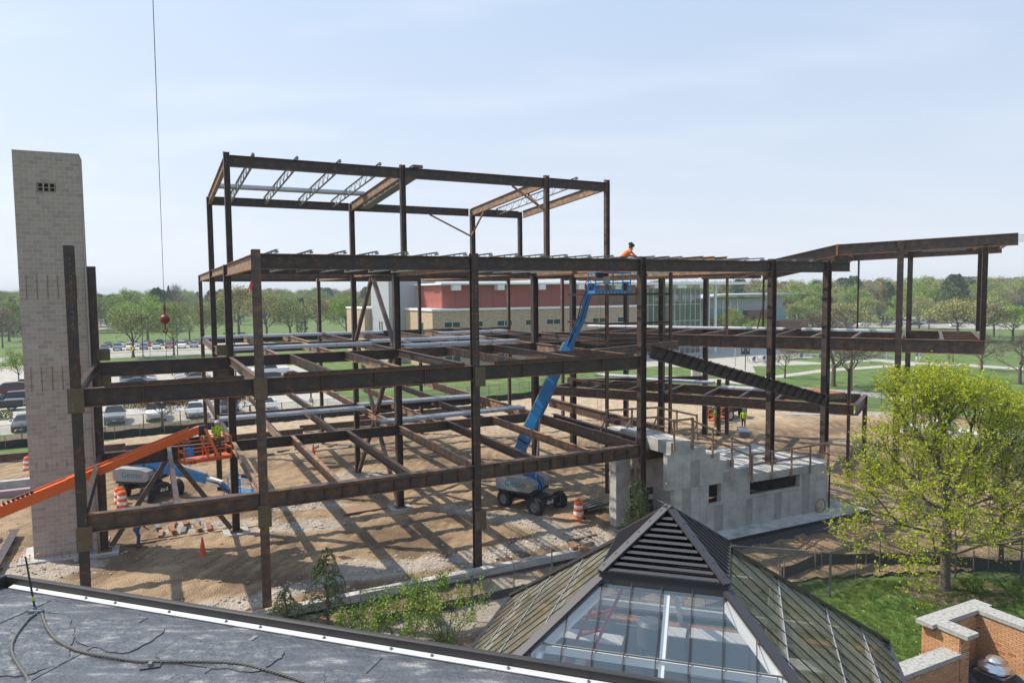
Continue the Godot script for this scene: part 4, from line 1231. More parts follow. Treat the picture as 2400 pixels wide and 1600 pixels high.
# a tree of unit height 10 m, crown 6 m wide: returns [wood mesh, leaf mesh]
func tree_meshes(kind: String, var_: int) -> Array:
	var key := "tree_%s_%d" % [kind, var_]
	if meshes.has(key): return meshes[key]
	rng.seed = hash(key)
	var wood := G.new()
	var lv := G.new()
	lv.use_c = true
	var tips := []
	var cols := {"spring": [Color(0.28, 0.32, 0.085), Color(0.20, 0.27, 0.06)], "bright": [Color(0.25, 0.37, 0.04), Color(0.16, 0.28, 0.03)], "olive": [Color(0.33, 0.31, 0.11), Color(0.24, 0.25, 0.08)], "brown": [Color(0.31, 0.26, 0.16), Color(0.24, 0.20, 0.12)], "poplar": [Color(0.30, 0.245, 0.10), Color(0.22, 0.19, 0.07)], "dark": [Color(0.05, 0.10, 0.03), Color(0.035, 0.07, 0.022)], "pine": [Color(0.035, 0.07, 0.025), Color(0.025, 0.05, 0.02)], "plum": [Color(0.075, 0.035, 0.032), Color(0.05, 0.028, 0.025)], "bare": [Color(0.3, 0.26, 0.12), Color(0.3, 0.26, 0.12)], "bare_big": [Color(0.33, 0.28, 0.12), Color(0.3, 0.26, 0.12)]}
	var c: Array = cols[kind]
	if kind == "pine" or kind == "dark":
		wood.tube(PackedVector3Array([Vector3(0, 0, 0), Vector3(0.05, 5, 0), Vector3(0, 9.8, 0)]), PackedFloat32Array([0.18, 0.12, 0.02]), 6)
		for i in 2600:
			var t := pow(rng.randf(), 0.7)
			var y := lerpf(0.8 if kind == "dark" else 2.5, 9.9, t)
			var r := (1.0 - t) * 3.0 * (0.75 + 0.35 * sin(y * 4.0 + rng.randf())) + 0.15
			if kind == "dark": r = 3.0 * sqrt(maxf(0.0, 1.0 - pow((t - 0.35) / 0.68, 2.0))) * rng.randf_range(0.75, 1.05)
			var an := rng.randf() * TAU
			var q := Vector3(cos(an), 0, sin(an)) * r * sqrt(rng.randf_range(0.3, 1.0))
			leaf(lv, q + Vector3(0, y - q.length() * 0.15, 0), rng.randf_range(0.18, 0.36), (c[0] as Color).lerp(c[1], rng.randf()) * rng.randf_range(0.8, 1.25))
	else:
		var trunk := 2.3 if kind != "poplar" else 1.5
		wood.tube(PackedVector3Array([Vector3(0, 0, 0), Vector3(0.03, 0.35, 0), Vector3(0, trunk, 0.03)]), PackedFloat32Array([0.27, 0.19, 0.16]), 8, false)
		if kind == "poplar":
			grow(wood, Vector3(0, trunk, 0), Vector3.UP, 3.2, 0.15, 4, 0.35, tips, 1.4, 3)
		else:
			grow(wood, Vector3(0, trunk, 0), Vector3(0.03, 1, 0), 2.1, 0.15, 4, 0.72, tips, 0.45, 3)
			for i in 4:
				var an := i * TAU / 4 + rng.randf()
				grow(wood, Vector3(0, trunk * rng.randf_range(0.85, 1.4), 0), Vector3(cos(an), 0.75, sin(an)).normalized(), 2.0, 0.09, 3, 0.75, tips, 0.35, 3)
		if kind.begins_with("bare"):
			for p in tips:
				for j in 2:
					var e: Vector3 = p + Vector3(rng.randfn(), rng.randfn() * 0.7 + 0.2, rng.randfn()) * 0.42
					wood.tube(PackedVector3Array([p, e]), PackedFloat32Array([0.012, 0.006]), 3, false)
					if rng.randf() < 0.25: leaf(lv, e, 0.06, c[0])
		else:
			var want := 5200
			for i in want:
				var p: Vector3 = tips[rng.randi() % tips.size()]
				var q := p + Vector3(rng.randfn(), rng.randfn() * 0.8, rng.randfn()) * 0.33
				leaf(lv, q, rng.randf_range(0.08, 0.17), (c[0] as Color).lerp(c[1], rng.randf()) * rng.randf_range(0.75, 1.3))
	# normalise to 10 m tall
	var top := 0.1
	for q in wood.v: top = maxf(top, q.y)
	for q in lv.v: top = maxf(top, q.y)
	var k := 10.0 / top
	for i in wood.v.size(): wood.v[i] *= k
	for i in lv.v.size(): lv.v[i] *= k
	meshes[key] = [wood.mesh(mats["bark"]), lv.mesh(leaf_material("leaf")) if lv.v.size() > 0 else null]
	return meshes[key]

func add_tree(called: String, label: String, kind: String, at: Vector3, h: float, w: float, v: int, group: String) -> Node3D:
	var t := thing(called, label, "tree", at, 0.0, group)
	var m := tree_meshes(kind, v)
	var s := h / 10.0
	var aw := 6.2 if kind != "pine" and kind != "poplar" else 4.0
	var sw := clampf(w / aw, s * 0.55, s * 1.5)
	var xf := Transform3D(Basis(Vector3.UP, fmod(at.x * 1.7 + at.z, TAU)).scaled(Vector3(sw, s, sw)), Vector3.ZERO)
	put("trunk", m[0], t, xf)
	if m[1]: put("crown", m[1], t, xf)
	return t

func make_trees() -> void:
	var words := {"spring": "pale green tree in early leaf", "bright": "bright green tree", "olive": "olive yellow budding tree", "brown": "brownish thin leaved tree", "poplar": "tall narrow tan poplar", "dark": "dense dark evergreen", "pine": "dark tapering conifer", "bare": "small leafless tree", "bare_big": "spreading leafless tree"}
	for i in TREES.size():
		var s: Array = TREES[i]
		var lb: String = words[s[0]] + " " + s[5]
		add_tree("conifer" if s[0] == "pine" else "tree", lb, s[0], Vector3(s[1], 0, s[2]), s[3], s[4], i % 3, "background trees")
	# woods on the horizon
	make_woods()
	# purple plums by the lot
	for p in [[0.9, 77.5, 3.6, 4.6, "dark purple plum tree in the mulch bed by the car park"], [7.6, 77.5, 3.4, 3.8, "dark purple plum tree beside the white compact car"]]:
		add_tree("plum_tree", p[4], "plum", W(p[0], 0, p[1]), p[2], p[3], 0, "purple plum trees by the lot")

func make_woods() -> void:
	var kinds := ["spring", "olive", "dark", "brown", "bright"]
	for k in kinds.size():
		var m := tree_meshes(kinds[k], 0)
		var n := [330, 170, 170, 90, 230][k] as int
		for part_i in 2:
			var mm := MultiMesh.new()
			mm.transform_format = MultiMesh.TRANSFORM_3D
			mm.mesh = m[part_i]
			mm.instance_count = n
			rng.seed = 500 + k
			for i in n:
				var az := rng.randf_range(-0.72, 0.72)
				var dist := rng.randf_range(330, 720)
				if az > 0.12: dist = rng.randf_range(300, 640)
				if az < -0.45: dist = rng.randf_range(280, 600)
				var h := rng.randf_range(11, 18) * (0.8 + dist / 2500.0)
				if az > 0.1: h *= 1.12
				var w := h * rng.randf_range(0.75, 1.15) / 10.0
				mm.set_instance_transform(i, Transform3D(Basis(Vector3.UP, rng.randf() * TAU).scaled(Vector3(w, h / 10.0, w)), Vector3(sin(az) * dist, 0, -cos(az) * dist)))
			var mi := MultiMeshInstance3D.new()
			mi.name = numbered(["wood_trunks", "woodland"][part_i])
			mi.multimesh = mm
			tag(mi, ["massed trunks of the far woods", "massed crowns of the far woods"][part_i] + [" in pale green", " in olive", " in dark evergreen", " in grey brown", " in bright green"][k], "woods", "", "stuff")
			add_child(mi)

# the yellow green tree in the foreground at the right
func make_big_tree() -> void:
	rng.seed = 4242
	for q in [[18.02, -29.58, 10.0, 0.20, 12500, "yellow green young maple in front of the site, thick trunk in mulch"], [21.95, -31.9, 8.8, 0.12, 5600, "second yellow green tree with slim dark trunk by the fence"]]:
		var t := thing("maple_tree", q[5], "tree", Vector3(q[0], 0, q[1]), 0.0, "yellow green trees by the fence")
		var wood := G.new()
		var lv := G.new()
		lv.use_c = true
		var tips := []
		var h: float = q[2]
		var rd: float = q[3]
		wood.tube(PackedVector3Array([Vector3(0, 0, 0), Vector3(0.02, 0.3, 0), Vector3(0.05, 2.3, 0), Vector3(-0.05, 4.2, 0.1)]), PackedFloat32Array([rd * 1.35, rd, rd * 0.85, rd * 0.6]), 10, false)
		for i in 3:
			grow(wood, Vector3(-0.05, 4.0, 0.1), Vector3(cos(i * 2.1), 2.2, sin(i * 2.1)).normalized(), 2.0, rd * 0.5, 4, 0.55, tips, 0.5, 3, 7)
		for i in 17:
			var an := i * 2.4
			var y0 := 1.45 + 0.22 * i
			grow(wood, Vector3(0, y0, 0), Vector3(cos(an), 0.12 + i * 0.04, sin(an)).normalized(), 2.15 - 0.04 * i, rd * 0.30, 3, 0.65, tips, 0.22, 3, 6)
		var n: int = q[4]
		for i in n:
			var p: Vector3 = tips[rng.randi() % tips.size()]
			var cl := p + Vector3(rng.randfn(), rng.randfn() * 0.8 + 0.3, rng.randfn()) * 0.17
			if i % 3 == 0: wood.tube(PackedVector3Array([p, cl]), PackedFloat32Array([0.005, 0.002]), 3, false)
			for j in rng.randi_range(2, 6):
				leaf(lv, cl + Vector3(rng.randfn(), rng.randfn(), rng.randfn()) * 0.045, rng.randf_range(0.03, 0.072), Color(0.52, 0.54, 0.035).lerp(Color(0.30, 0.40, 0.025), rng.randf()) * rng.randf_range(0.7, 1.15))
		var top := 0.0
		for p in lv.v: top = maxf(top, p.y)
		var k := h / top
		for i in wood.v.size(): wood.v[i] *= Vector3(k * 1.08, k, k * 1.08)
		for i in lv.v.size(): lv.v[i] *= Vector3(k * 1.08, k, k * 1.08)
		part("trunk", wood, mats["bark"], t)
		part("crown", lv, leaf_material("leaf_maple", 0.9), t)
	# weeping spruces and a budding shrub in the foreground
	for q in [[-7.1, -26.7, 3.0, "drooping green weeping spruce in front of the foundation wall"], [5.3, -30.2, 4.6, "drooping weeping spruce rising behind the dark louvred cupola"], [-8.6, -26.4, 1.6, "low drooping spruce beside the taller weeping one"]]:
		var t := thing("weeping_spruce", q[3], "spruce", Vector3(q[0], 0, q[1]), 0.0, "weeping spruces by the wall")
		var wood := G.new()
		var lv := G.new()
		lv.use_c = true
		var h: float = q[2]
		wood.tube(PackedVector3Array([Vector3(0, 0, 0), Vector3(0.05, h * 0.5, 0), Vector3(-0.03, h * 0.9, 0.05), Vector3(0.12, h, 0.05)]), PackedFloat32Array([0.07, 0.05, 0.03, 0.012]), 6)
		for i in int(h * 34):
			var y := h * rng.randf_range(0.12, 1.0)
			var an := rng.randf() * TAU
			var rr := (0.3 + (1.0 - y / h) * 0.75) * rng.randf_range(0.6, 1.3)
			var o := Vector3(cos(an), 0, sin(an))
			var b0 := Vector3(0, y, 0)
			var pts := PackedVector3Array([b0, b0 + o * rr * 0.6 + Vector3(0, 0.07, 0), b0 + o * rr + Vector3(0, -0.1, 0), b0 + o * rr * 1.12 + Vector3(0, -0.38 - rng.randf() * 0.45, 0)])
			wood.tube(pts, PackedFloat32Array([0.012, 0.01, 0.008, 0.004]), 3, false)
			for s in 46:
				var f := rng.randf() * 3.0
				var ii := mini(int(f), 2)
				var p := pts[ii].lerp(pts[ii + 1], f - ii)
				leaf(lv, p + Vector3(rng.randfn(), rng.randfn(), rng.randfn()) * 0.025, rng.randf_range(0.025, 0.05), Color(0.10, 0.17, 0.04).lerp(Color(0.05, 0.10, 0.025), rng.randf()))
		part("stem", wood, mats["bark"], t)
		part("needles", lv, leaf_material("leaf"), t)
	for q in [[-3.9, -24.6, 2.0, "budding green shrub beside the wire fence"], [-2.5, -25.0, 2.2, "taller budding shrub at the wire fence post"], [19.0, -29.2, 0.5, "small bright green bush at the foot of the maple"], [-5.2, -24.4, 1.6, "low budding shrub near the weeping spruce"]]:
		var t := thing("shrub", q[3], "shrub", Vector3(q[0], 0, q[1]), 0.0, "shrubs by the fence")
		var wood := G.new()
		var lv := G.new()
		lv.use_c = true
		var tips := []
		for i in 9:
			var an := i * 0.7 + rng.randf()
			grow(wood, Vector3(cos(an), 0, sin(an)) * 0.1, Vector3(cos(an) * 0.6, 1, sin(an) * 0.6).normalized(), q[2] * 0.55, 0.018, 2, 0.6, tips, 0.5, 2, 4)
		for i in int(q[2] * 2200):
			var p: Vector3 = tips[rng.randi() % tips.size()]
			leaf(lv, p + Vector3(rng.randfn(), rng.randfn(), rng.randfn()) * 0.08, rng.randf_range(0.025, 0.055), Color(0.22, 0.30, 0.04).lerp(Color(0.12, 0.22, 0.02), rng.randf()))
		part("stems", wood, mats["bark"], t)
		part("leaves", lv, leaf_material("leaf_bright"), t)

# ------------------------------------------------------------------ lettering
func letters(txt: String, h: float, mat: Material, parent: Node, xf: Transform3D, bold := false, called := "lettering") -> void:
	var tm := TextMesh.new()
	var f := SystemFont.new()
	f.font_names = PackedStringArray(["Droid Sans"])
	if bold: f.font_weight = 700
	tm.font = f
	tm.text = txt
	tm.font_size = 64
	tm.pixel_size = h / 46.0
	tm.depth = 0.006
	tm.material = mat
	put(called, tm, parent, xf)

func wheel(parent: Node3D, at: Vector3, r: float, w: float, side: float, rim_mat: Material, called := "wheel") -> void:
	var key := "tyre_%.2f_%.2f" % [r, w]
	if not meshes.has(key):
		var t := G.new()
		t.x = Transform3D(Basis(Vector3.FORWARD, PI / 2), Vector3.ZERO)
		t.lathe(Vector3.ZERO, PackedVector2Array([Vector2(r * 0.56, -w * 0.42), Vector2(r * 0.9, -w * 0.5), Vector2(r, -w * 0.34), Vector2(r, w * 0.34), Vector2(r * 0.9, w * 0.5), Vector2(r * 0.56, w * 0.42)]), 20)
		if r > 0.45:
			for i in 20:
				var an := TAU * i / 20
				t.x = Transform3D(Basis(Vector3.RIGHT, an), Vector3.ZERO)
				t.bar(Vector3(-w * 0.48, r * 0.985, 0.03), Vector3(0, r * 0.985, -0.05), 0.045, 0.05)
				t.bar(Vector3(w * 0.48, r * 0.985, 0.03), Vector3(0, r * 0.985, -0.05), 0.045, 0.05)
		var rm := G.new()
		rm.x = Transform3D(Basis(Vector3.FORWARD, PI / 2), Vector3.ZERO)
		rm.lathe(Vector3.ZERO, PackedVector2Array([Vector2(0, -w * 0.3), Vector2(r * 0.3, -w * 0.3), Vector2(r * 0.56, -w * 0.42), Vector2(r * 0.57, w * 0.42), Vector2(r * 0.3, w * 0.28), Vector2(r * 0.18, w * 0.36), Vector2(0, w * 0.36)]), 16)
		meshes[key] = t.mesh(mats["dark_rubber"])
		meshes[key + "r"] = rm.mesh()
	var o := Node3D.new()
	o.name = called
	parent.add_child(o, true)
	o.position = at
	if side < 0.0: o.rotation.y = PI
	put("tyre", meshes[key], o)
	put("rim", meshes[key + "r"], o, Transform3D(), rim_mat)

# basket: open platform with rails; local x along its length, z depth
func basket(parent: Node3D, at: Transform3D, lx: float, lz: float, m: Material) -> Node3D:
	var b := Node3D.new()
	b.name = "basket"
	parent.add_child(b, true)
	b.transform = at
	part("floor", bx(Vector3(lx, 0.16, lz), Vector3(0, 0.08, 0)), m, b)
	for sx in [-0.5, 0.0, 0.5]:
		for sz in [-0.5, 0.5]:
			var g := G.new()
			g.rod(Vector3(sx * lx, 0.09, sz * lz), Vector3(sx * lx, 1.1, sz * lz), 0.03, 6)
			part("post", g, m, b)
	for y in [0.55, 1.1]:
		var g := G.new()
		var c := [Vector3(-0.5 * lx, y, -0.5 * lz), Vector3(0.5 * lx, y, -0.5 * lz), Vector3(0.5 * lx, y, 0.5 * lz), Vector3(-0.5 * lx, y, 0.5 * lz)]
		for i in 4: g.rod(c[i], c[(i + 1) % 4], 0.03, 6)
		part("rail", g, m, b)
	part("control_box", bx(Vector3(0.6, 0.28, 0.25), Vector3(-0.15 * lx, 1.0, -0.5 * lz + 0.1)), mats["black_paint"], b)
	return b

# self propelled boom lift. local +x is the way the chassis points
func lift(label: String, at: Vector3, chassis_turn: float, tower_turn: float, boom: Array, up: bool) -> Node3D:
	var t := thing("boom_lift", label, "boom lift", at, 0.0, "blue boom lifts with grey hoods")
	var ch := Node3D.new(); ch.name = "chassis"; t.add_child(ch); ch.rotation.y = chassis_turn
	var g := G.new()
	g.cbox(Vector3(0, 0.72, 0), Vector3(2.5, 0.42, 1.0), 0.05)
	g.cbox(Vector3(1.25, 0.6, 0), Vector3(0.35, 0.4, 2.0), 0.04)
	g.cbox(Vector3(-1.25, 0.6, 0), Vector3(0.35, 0.4, 2.0), 0.04)
	g.lathe(Vector3(0, 0.9, 0), PackedVector2Array([Vector2(0.65, 0), Vector2(0.65, 0.22), Vector2(0, 0.22)]), 18)
	part("frame", g, mats["black_paint"], ch)
	for sx in [-1.25, 1.25]:
		for sz in [-1.0, 1.0]:
			var w := Node3D.new(); w.name = "wheel"; ch.add_child(w, true)
			w.position = Vector3(sx, 0.5, sz)
			w.rotation.y = -PI / 2 if sz > 0.0 else PI / 2
			wheel_in(w, 0.5, 0.36)
	letters("4x4", 0.24, mats["white_paint"], ch, Transform3D(Basis(Vector3.UP, PI / 2), Vector3(1.435, 0.62, 0.0)), true)
	var tt := Node3D.new(); tt.name = "turntable"; t.add_child(tt); tt.rotation.y = tower_turn
	# grey rounded hoods either side of the boom, local +x to the basket
	for s in [-1.0, 1.0]:
		var h := G.new()
		h.x = Transform3D(Basis(), Vector3(-0.55, 1.15, s * 0.72 - 0.32))
		h.prism(PackedVector2Array([Vector2(-1.05, 0.1), Vector2(-0.95, 0), Vector2(0.95, 0), Vector2(1.15, 0.12), Vector2(1.2, 0.4), Vector2(1.05, 0.62), Vector2(0.6, 0.76), Vector2(-0.75, 0.8), Vector2(-1.05, 0.66)]), 0.0, 0.64)
		part("hood", h, mats["lift_grey"], tt)
		part("hood_base", bx(Vector3(2.2, 0.12, 0.66), Vector3(-0.55, 1.09, s * 0.72)), mats["black_paint"], tt)
		letters("Genie", 0.36, mats["teal_paint"], tt, Transform3D(Basis() if s > 0.0 else Basis(Vector3.UP, PI), Vector3(-0.55, 1.55, s * 1.045)), true)
		part("warning_label", bx(Vector3(0.22, 0.1, 0.01), Vector3(0.15, 1.55, s * 1.045)), mats["cone_red"], tt)
		part("warning_label", bx(Vector3(0.12, 0.08, 0.01), Vector3(0.34, 1.55, s * 1.045)), mats["yellow_paint"], tt)
	part("tail", bx(Vector3(0.3, 0.7, 1.9), Vector3(-1.75, 1.5, 0)), mats["lift_grey"], tt)
	# boom points in the vertical plane: [x, y] pairs: pivot, main end, jib end
	var pv := Vector3(boom[0][0], boom[0][1], 0)
	var me := Vector3(boom[1][0], boom[1][1], 0)
	var je := Vector3(boom[2][0], boom[2][1], 0)
	if up:
		var rg := G.new()
		for s in [-0.16, 0.16]:
			rg.bar(Vector3(0.55, 1.15, s), pv + Vector3(0.1, -0.2, s), 0.09, 0.34)
		part("riser", rg, mats["blue_paint"], tt)
	var b1 := G.new()
	var d := (me - pv).normalized()
	var l := pv.distance_to(me)
	b1.bar(pv - d * 0.3, pv + d * l * 0.52, 0.44, 0.58, Vector3(-d.y, d.x, 0))
	part("boom_base", b1, mats["blue_paint"], tt)
	var b2 := G.new()
	b2.bar(pv + d * l * 0.5, pv + d * l * 0.82, 0.36, 0.47, Vector3(-d.y, d.x, 0))
	part("boom_mid", b2, mats["blue_paint"], tt)
	var b3 := G.new()
	b3.bar(pv + d * l * 0.8, me, 0.28, 0.37, Vector3(-d.y, d.x, 0))
	part("boom_tip", b3, mats["white_paint"] if not up else mats["blue_paint"], tt)
	var ch2 := G.new()
	ch2.bar(pv + d * 0.3 + Vector3(-d.y, d.x, 0) * 0.36, pv + d * l * 0.8 + Vector3(-d.y, d.x, 0) * 0.33, 0.24, 0.12, Vector3(-d.y, d.x, 0))
	part("cable_track", ch2, mats["lift_grey"], tt)
	var cy := G.new()
	cy.rod(Vector3(0.2, 1.3, 0), pv + d * l * 0.28 - Vector3(-d.y, d.x, 0) * 0.2, 0.07, 8)
	part("cylinder", cy, mats["chrome"], tt)
	var jb := G.new()
	jb.bar(me, je, 0.22, 0.26, Vector3.BACK)
	jb.bar(me + Vector3(0.2, -0.05, 0), je + Vector3(0.2, -0.05, 0), 0.05, 0.07, Vector3.BACK)
	part("jib", jb, mats["blue_paint"], tt)
	var hs := G.new()
	var hp := PackedVector3Array()
	for i in 13:
		var an := TAU * i / 12.0
		hp.push_back(je + Vector3(cos(an) * 0.22 - 0.02, sin(an) * 0.28, 0.14 + 0.05 * sin(an * 2.0)))
	hs.tube(hp, PackedFloat32Array([0.03]), 5)
	part("hose", hs, plain("hose_red", lin(0.28, 0.08, 0.06), 0.7), tt)
	var bk := G.new()
	bk.bar(je, je + Vector3(0.5, -0.1, 0), 0.2, 0.24)
	part("bracket", bk, mats["blue_paint"], tt)
	for q in [0.06, 0.34, 0.52, 0.7]:
		var cl := G.new()
		cl.bar(pv + d * l * q, pv + d * (l * q + 0.1), 0.47 if q < 0.5 else 0.39, 0.61 if q < 0.5 else 0.5, Vector3(-d.y, d.x, 0))
		part("collar", cl, mats["blue_paint"] if q > 0.1 else mats["black_paint"], tt)
	var sh := G.new()
	sh.tube(PackedVector3Array([pv + d * l * 0.8 + Vector3(0, 0, 0.2), me + Vector3(-0.1, 0.1, 0.22), me.lerp(je, 0.5) + Vector3(-0.2, 0, 0.16), je + Vector3(0, 0.1, 0.1)]), PackedFloat32Array([0.035]), 5)
	sh.tube(PackedVector3Array([pv + d * l * 0.8 + Vector3(0, 0, 0.14), me + Vector3(0.1, 0.0, 0.24), me.lerp(je, 0.5) + Vector3(0.1, 0, 0.18), je + Vector3(0.1, 0.0, 0.12)]), PackedFloat32Array([0.03]), 5)
	part("hose", sh, plain("hose_black", lin(0.03, 0.025, 0.025), 0.6), tt)
	var bs := basket(tt, Transform3D(Basis(Vector3.UP, 0.9 if up else -0.3), je + Vector3(1.15, -0.45 if up else -0.1, 0)), 2.1, 0.85, mats["blue_paint"])
	for i in 9:
		part("stripe", bx(Vector3(0.06, 0.06, 0.01), Vector3(-0.9 + i * 0.2, 0.045, 0.435)), mats["yellow_paint"], bs)
	return t

func wheel_in(o: Node3D, r: float, w: float) -> void:
	var tmp := Node3D.new()
	wheel(tmp, Vector3.ZERO, r, w, 1.0, plain("rim_grey", lin(0.16, 0.165, 0.17), 0.5))
	var inner: Node = tmp.get_child(0)
	for c in inner.get_children():
		inner.remove_child(c)
		o.add_child(c, true)
	tmp.free()

func yaw_of(v: Vector3) -> float:
	return atan2(-v.z, v.x)

func make_machines() -> void:
	var h1 := (DA * 0.53 - DB * 0.85).normalized()
	var l1 := lift("blue boom lift with grey hood raised up through the steel frame", W(19.7, 0.06, 36.7), yaw_of(Vector3(1.69, 0, 1.757)), yaw_of(h1), [[-0.75, 3.4], [3.25, 11.1], [3.75, 12.9]], true)
	var bag := G.new()
	bag.lathe(Vector3.ZERO, PackedVector2Array([Vector2(0.17, 0), Vector2(0.2, 0.2), Vector2(0.19, 0.42)]), 12)
	var bgo := put("tool_bucket", bag.mesh(plain("canvas", lin(0.55, 0.50, 0.42), 0.9)), null, Transform3D(Basis(), W(19.7, 0, 36.7) + h1 * 4.75 + Vector3(0, 13.0, 0)))
	tag(bgo, "cream canvas tool bucket hung in the raised blue basket", "bucket")
	var h2 := (DA * 0.8 - DB * 0.6).normalized()
	lift("blue boom lift parked behind the orange boom with arm lowered", W(-0.2, 0.05, 50.4), yaw_of(DA * 0.5 - DB * 0.86), yaw_of(h2), [[-0.6, 2.3], [4.9, 0.95], [5.35, 0.45]], false)
	make_orange_lift()
	make_far_lift()
	make_crane_ball()
	make_props()

func make_orange_lift() -> void:
	var t := thing("orange_boom_lift", "long orange lift boom reaching in from beyond the tower with basket", "boom lift", W(-12.0, 0, 34.6), AZ)
	# local: x = a + 12, z = 34.6 - b ; base stands out of frame
	var L := func(a: float, y: float, b: float) -> Vector3: return Vector3(a + 12.0, y, 34.6 - b)
	var m: Material = mats["orange_paint"]
	var g := G.new()
	g.cbox(Vector3(0, 0.75, 0), Vector3(3.0, 0.5, 2.2), 0.08)
	part("chassis", g, mats["black_paint"], t)
	for sx in [-1.2, 1.2]:
		for sz in [-1.15, 1.15]:
			wheel(t, Vector3(sx, 0.5, sz), 0.5, 0.38, 1.0, mats["orange_paint"])
	g = G.new()
	g.cbox(Vector3(-0.9, 1.6, 0), Vector3(2.2, 1.1, 2.0), 0.15)
	part("engine_hood", g, mats["orange_paint"], t)
	var p: Vector3 = L.call(-12.6, 1.55, 34.8)
	var q: Vector3 = L.call(2.05, 6.12, 38.0)
	var mid := p.lerp(q, 0.66)
	g = G.new(); g.bar(p, mid, 0.34, 0.46); part("boom_base", g, m, t)
	g = G.new(); g.bar(mid - (q - p) * 0.02, q, 0.26, 0.36); part("boom_tip", g, m, t)
	g = G.new(); g.bar(mid - (q - p) * 0.03, mid, 0.40, 0.52); part("boom_collar", g, m, t)
	var dn := (q - p).normalized()
	var side := dn.cross(Vector3.UP).normalized()
	var upv := side.cross(dn)
	g = G.new(); g.bar(p.lerp(q, 0.5) + upv * 0.26 - side * 0.12, q + upv * 0.22 - side * 0.12 - dn * 0.4, 0.05, 0.08); part("cable_rail", g, m, t)
	g = G.new()
	for i in 34:
		var c := p.lerp(q, 0.18 + 0.011 * i) + upv * 0.3 + side * 0.05
		g.bar(c - side * 0.1, c + side * 0.1, 0.09, 0.09)
	part("cable_chain", g, mats["black_paint"], t)
	g = G.new(); g.cbox(q + Vector3(0.12, -0.05, 0), Vector3(0.4, 0.5, 0.3), 0.06); part("knuckle", g, mats["black_paint"], t)
	var je: Vector3 = L.call(2.75, 4.75, 37.8)
	g = G.new(); g.bar(q + Vector3(0.25, 0.05, 0.1), je + Vector3(0.1, 0, 0.1), 0.14, 0.24, Vector3.BACK); part("jib", g, m, t)
	g = G.new(); g.bar(q + Vector3(-0.05, -0.1, 0), je + Vector3(-0.35, 0, 0), 0.09, 0.12, Vector3.BACK); part("jib_link", g, m, t)
	var bs := basket(t, Transform3D(Basis(Vector3.UP, 0.25), L.call(2.3, 4.55, 38.2)), 2.25, 0.85, m)
	letters("JLG", 0.15, mats["black_paint"], bs, Transform3D(Basis(), Vector3(-0.75, 0.05, 0.432)), true)
	var w := thing("welder_unit", "small blue welding set hung in the orange lift basket", "welder", W(1.55, 4.9, 37.7), AZ)
	g = G.new(); g.cbox(Vector3(0, 0.22, 0), Vector3(0.42, 0.42, 0.3), 0.05); part("case", g, mats["blue_paint"], w)
	g = G.new(); g.rod(Vector3(-0.12, 0.5, 0), Vector3(0.12, 0.5, 0), 0.02); g.rod(Vector3(-0.12, 0.42, 0), Vector3(-0.12, 0.5, 0), 0.02); g.rod(Vector3(0.12, 0.42, 0), Vector3(0.12, 0.5, 0), 0.02)
	part("handle", g, mats["black_paint"], w)

func make_far_lift() -> void:
	# telehandler-like machine with a work basket at ground level behind the wing
	var t := thing("rough_terrain_lift", "orange and black rough terrain lift with basket near the ground", "boom lift", W(50.5, 0.05, 53.6), AZ + 0.35)
	var g := G.new()
	g.cbox(Vector3(0, 0.95, 0), Vector3(3.2, 0.6, 1.5), 0.08)
	part("chassis", g, mats["black_paint"], t)
	g = G.new(); g.cbox(Vector3(0.6, 1.55, 0), Vector3(1.7, 0.7, 1.7), 0.12); part("engine_hood", g, mats["black_paint"], t)
	g = G.new(); g.cbox(Vector3(0.3, 1.98, 0.3), Vector3(1.1, 0.2, 0.8), 0.06); part("hood_top", g, mats["orange_paint"], t)
	for sx in [-1.3, 1.5]:
		for sz in [-1.0, 1.0]:
			var w := Node3D.new(); w.name = "wheel"; t.add_child(w, true)
			w.position = Vector3(sx, 0.62, sz)
			w.rotation.y = -PI / 2 if sz > 0.0 else PI / 2
			var tmp := Node3D.new()
			wheel(tmp, Vector3.ZERO, 0.62, 0.42, 1.0, plain("rim_cream", lin(0.45, 0.42, 0.36), 0.6))
			for c in tmp.get_child(0).get_children():
				tmp.get_child(0).remove_child(c)
				w.add_child(c, true)
			tmp.free()
	g = G.new(); g.bar(Vector3(0.8, 1.7, 0.3), Vector3(-2.2, 1.2, 0.4), 0.3, 0.35); part("boom", g, mats["orange_paint"], t)
	basket(t, Transform3D(Basis(Vector3.UP, 0.2), Vector3(-3.0, 0.35, 0.6)), 2.3, 0.9, mats["orange_paint"])
	var s := thing("red_scissor_lift", "small red and black lift standing on the grass behind the wing", "scissor lift", W(55.5, 0, 66.0), AZ)
	part("base", bx(Vector3(1.9, 0.6, 0.8), Vector3(0, 0.4, 0)), mats["black_paint"], s)
	part("platform", bx(Vector3(1.2, 0.9, 0.8), Vector3(0.5, 1.2, 0)), mats["orange_paint"], s)

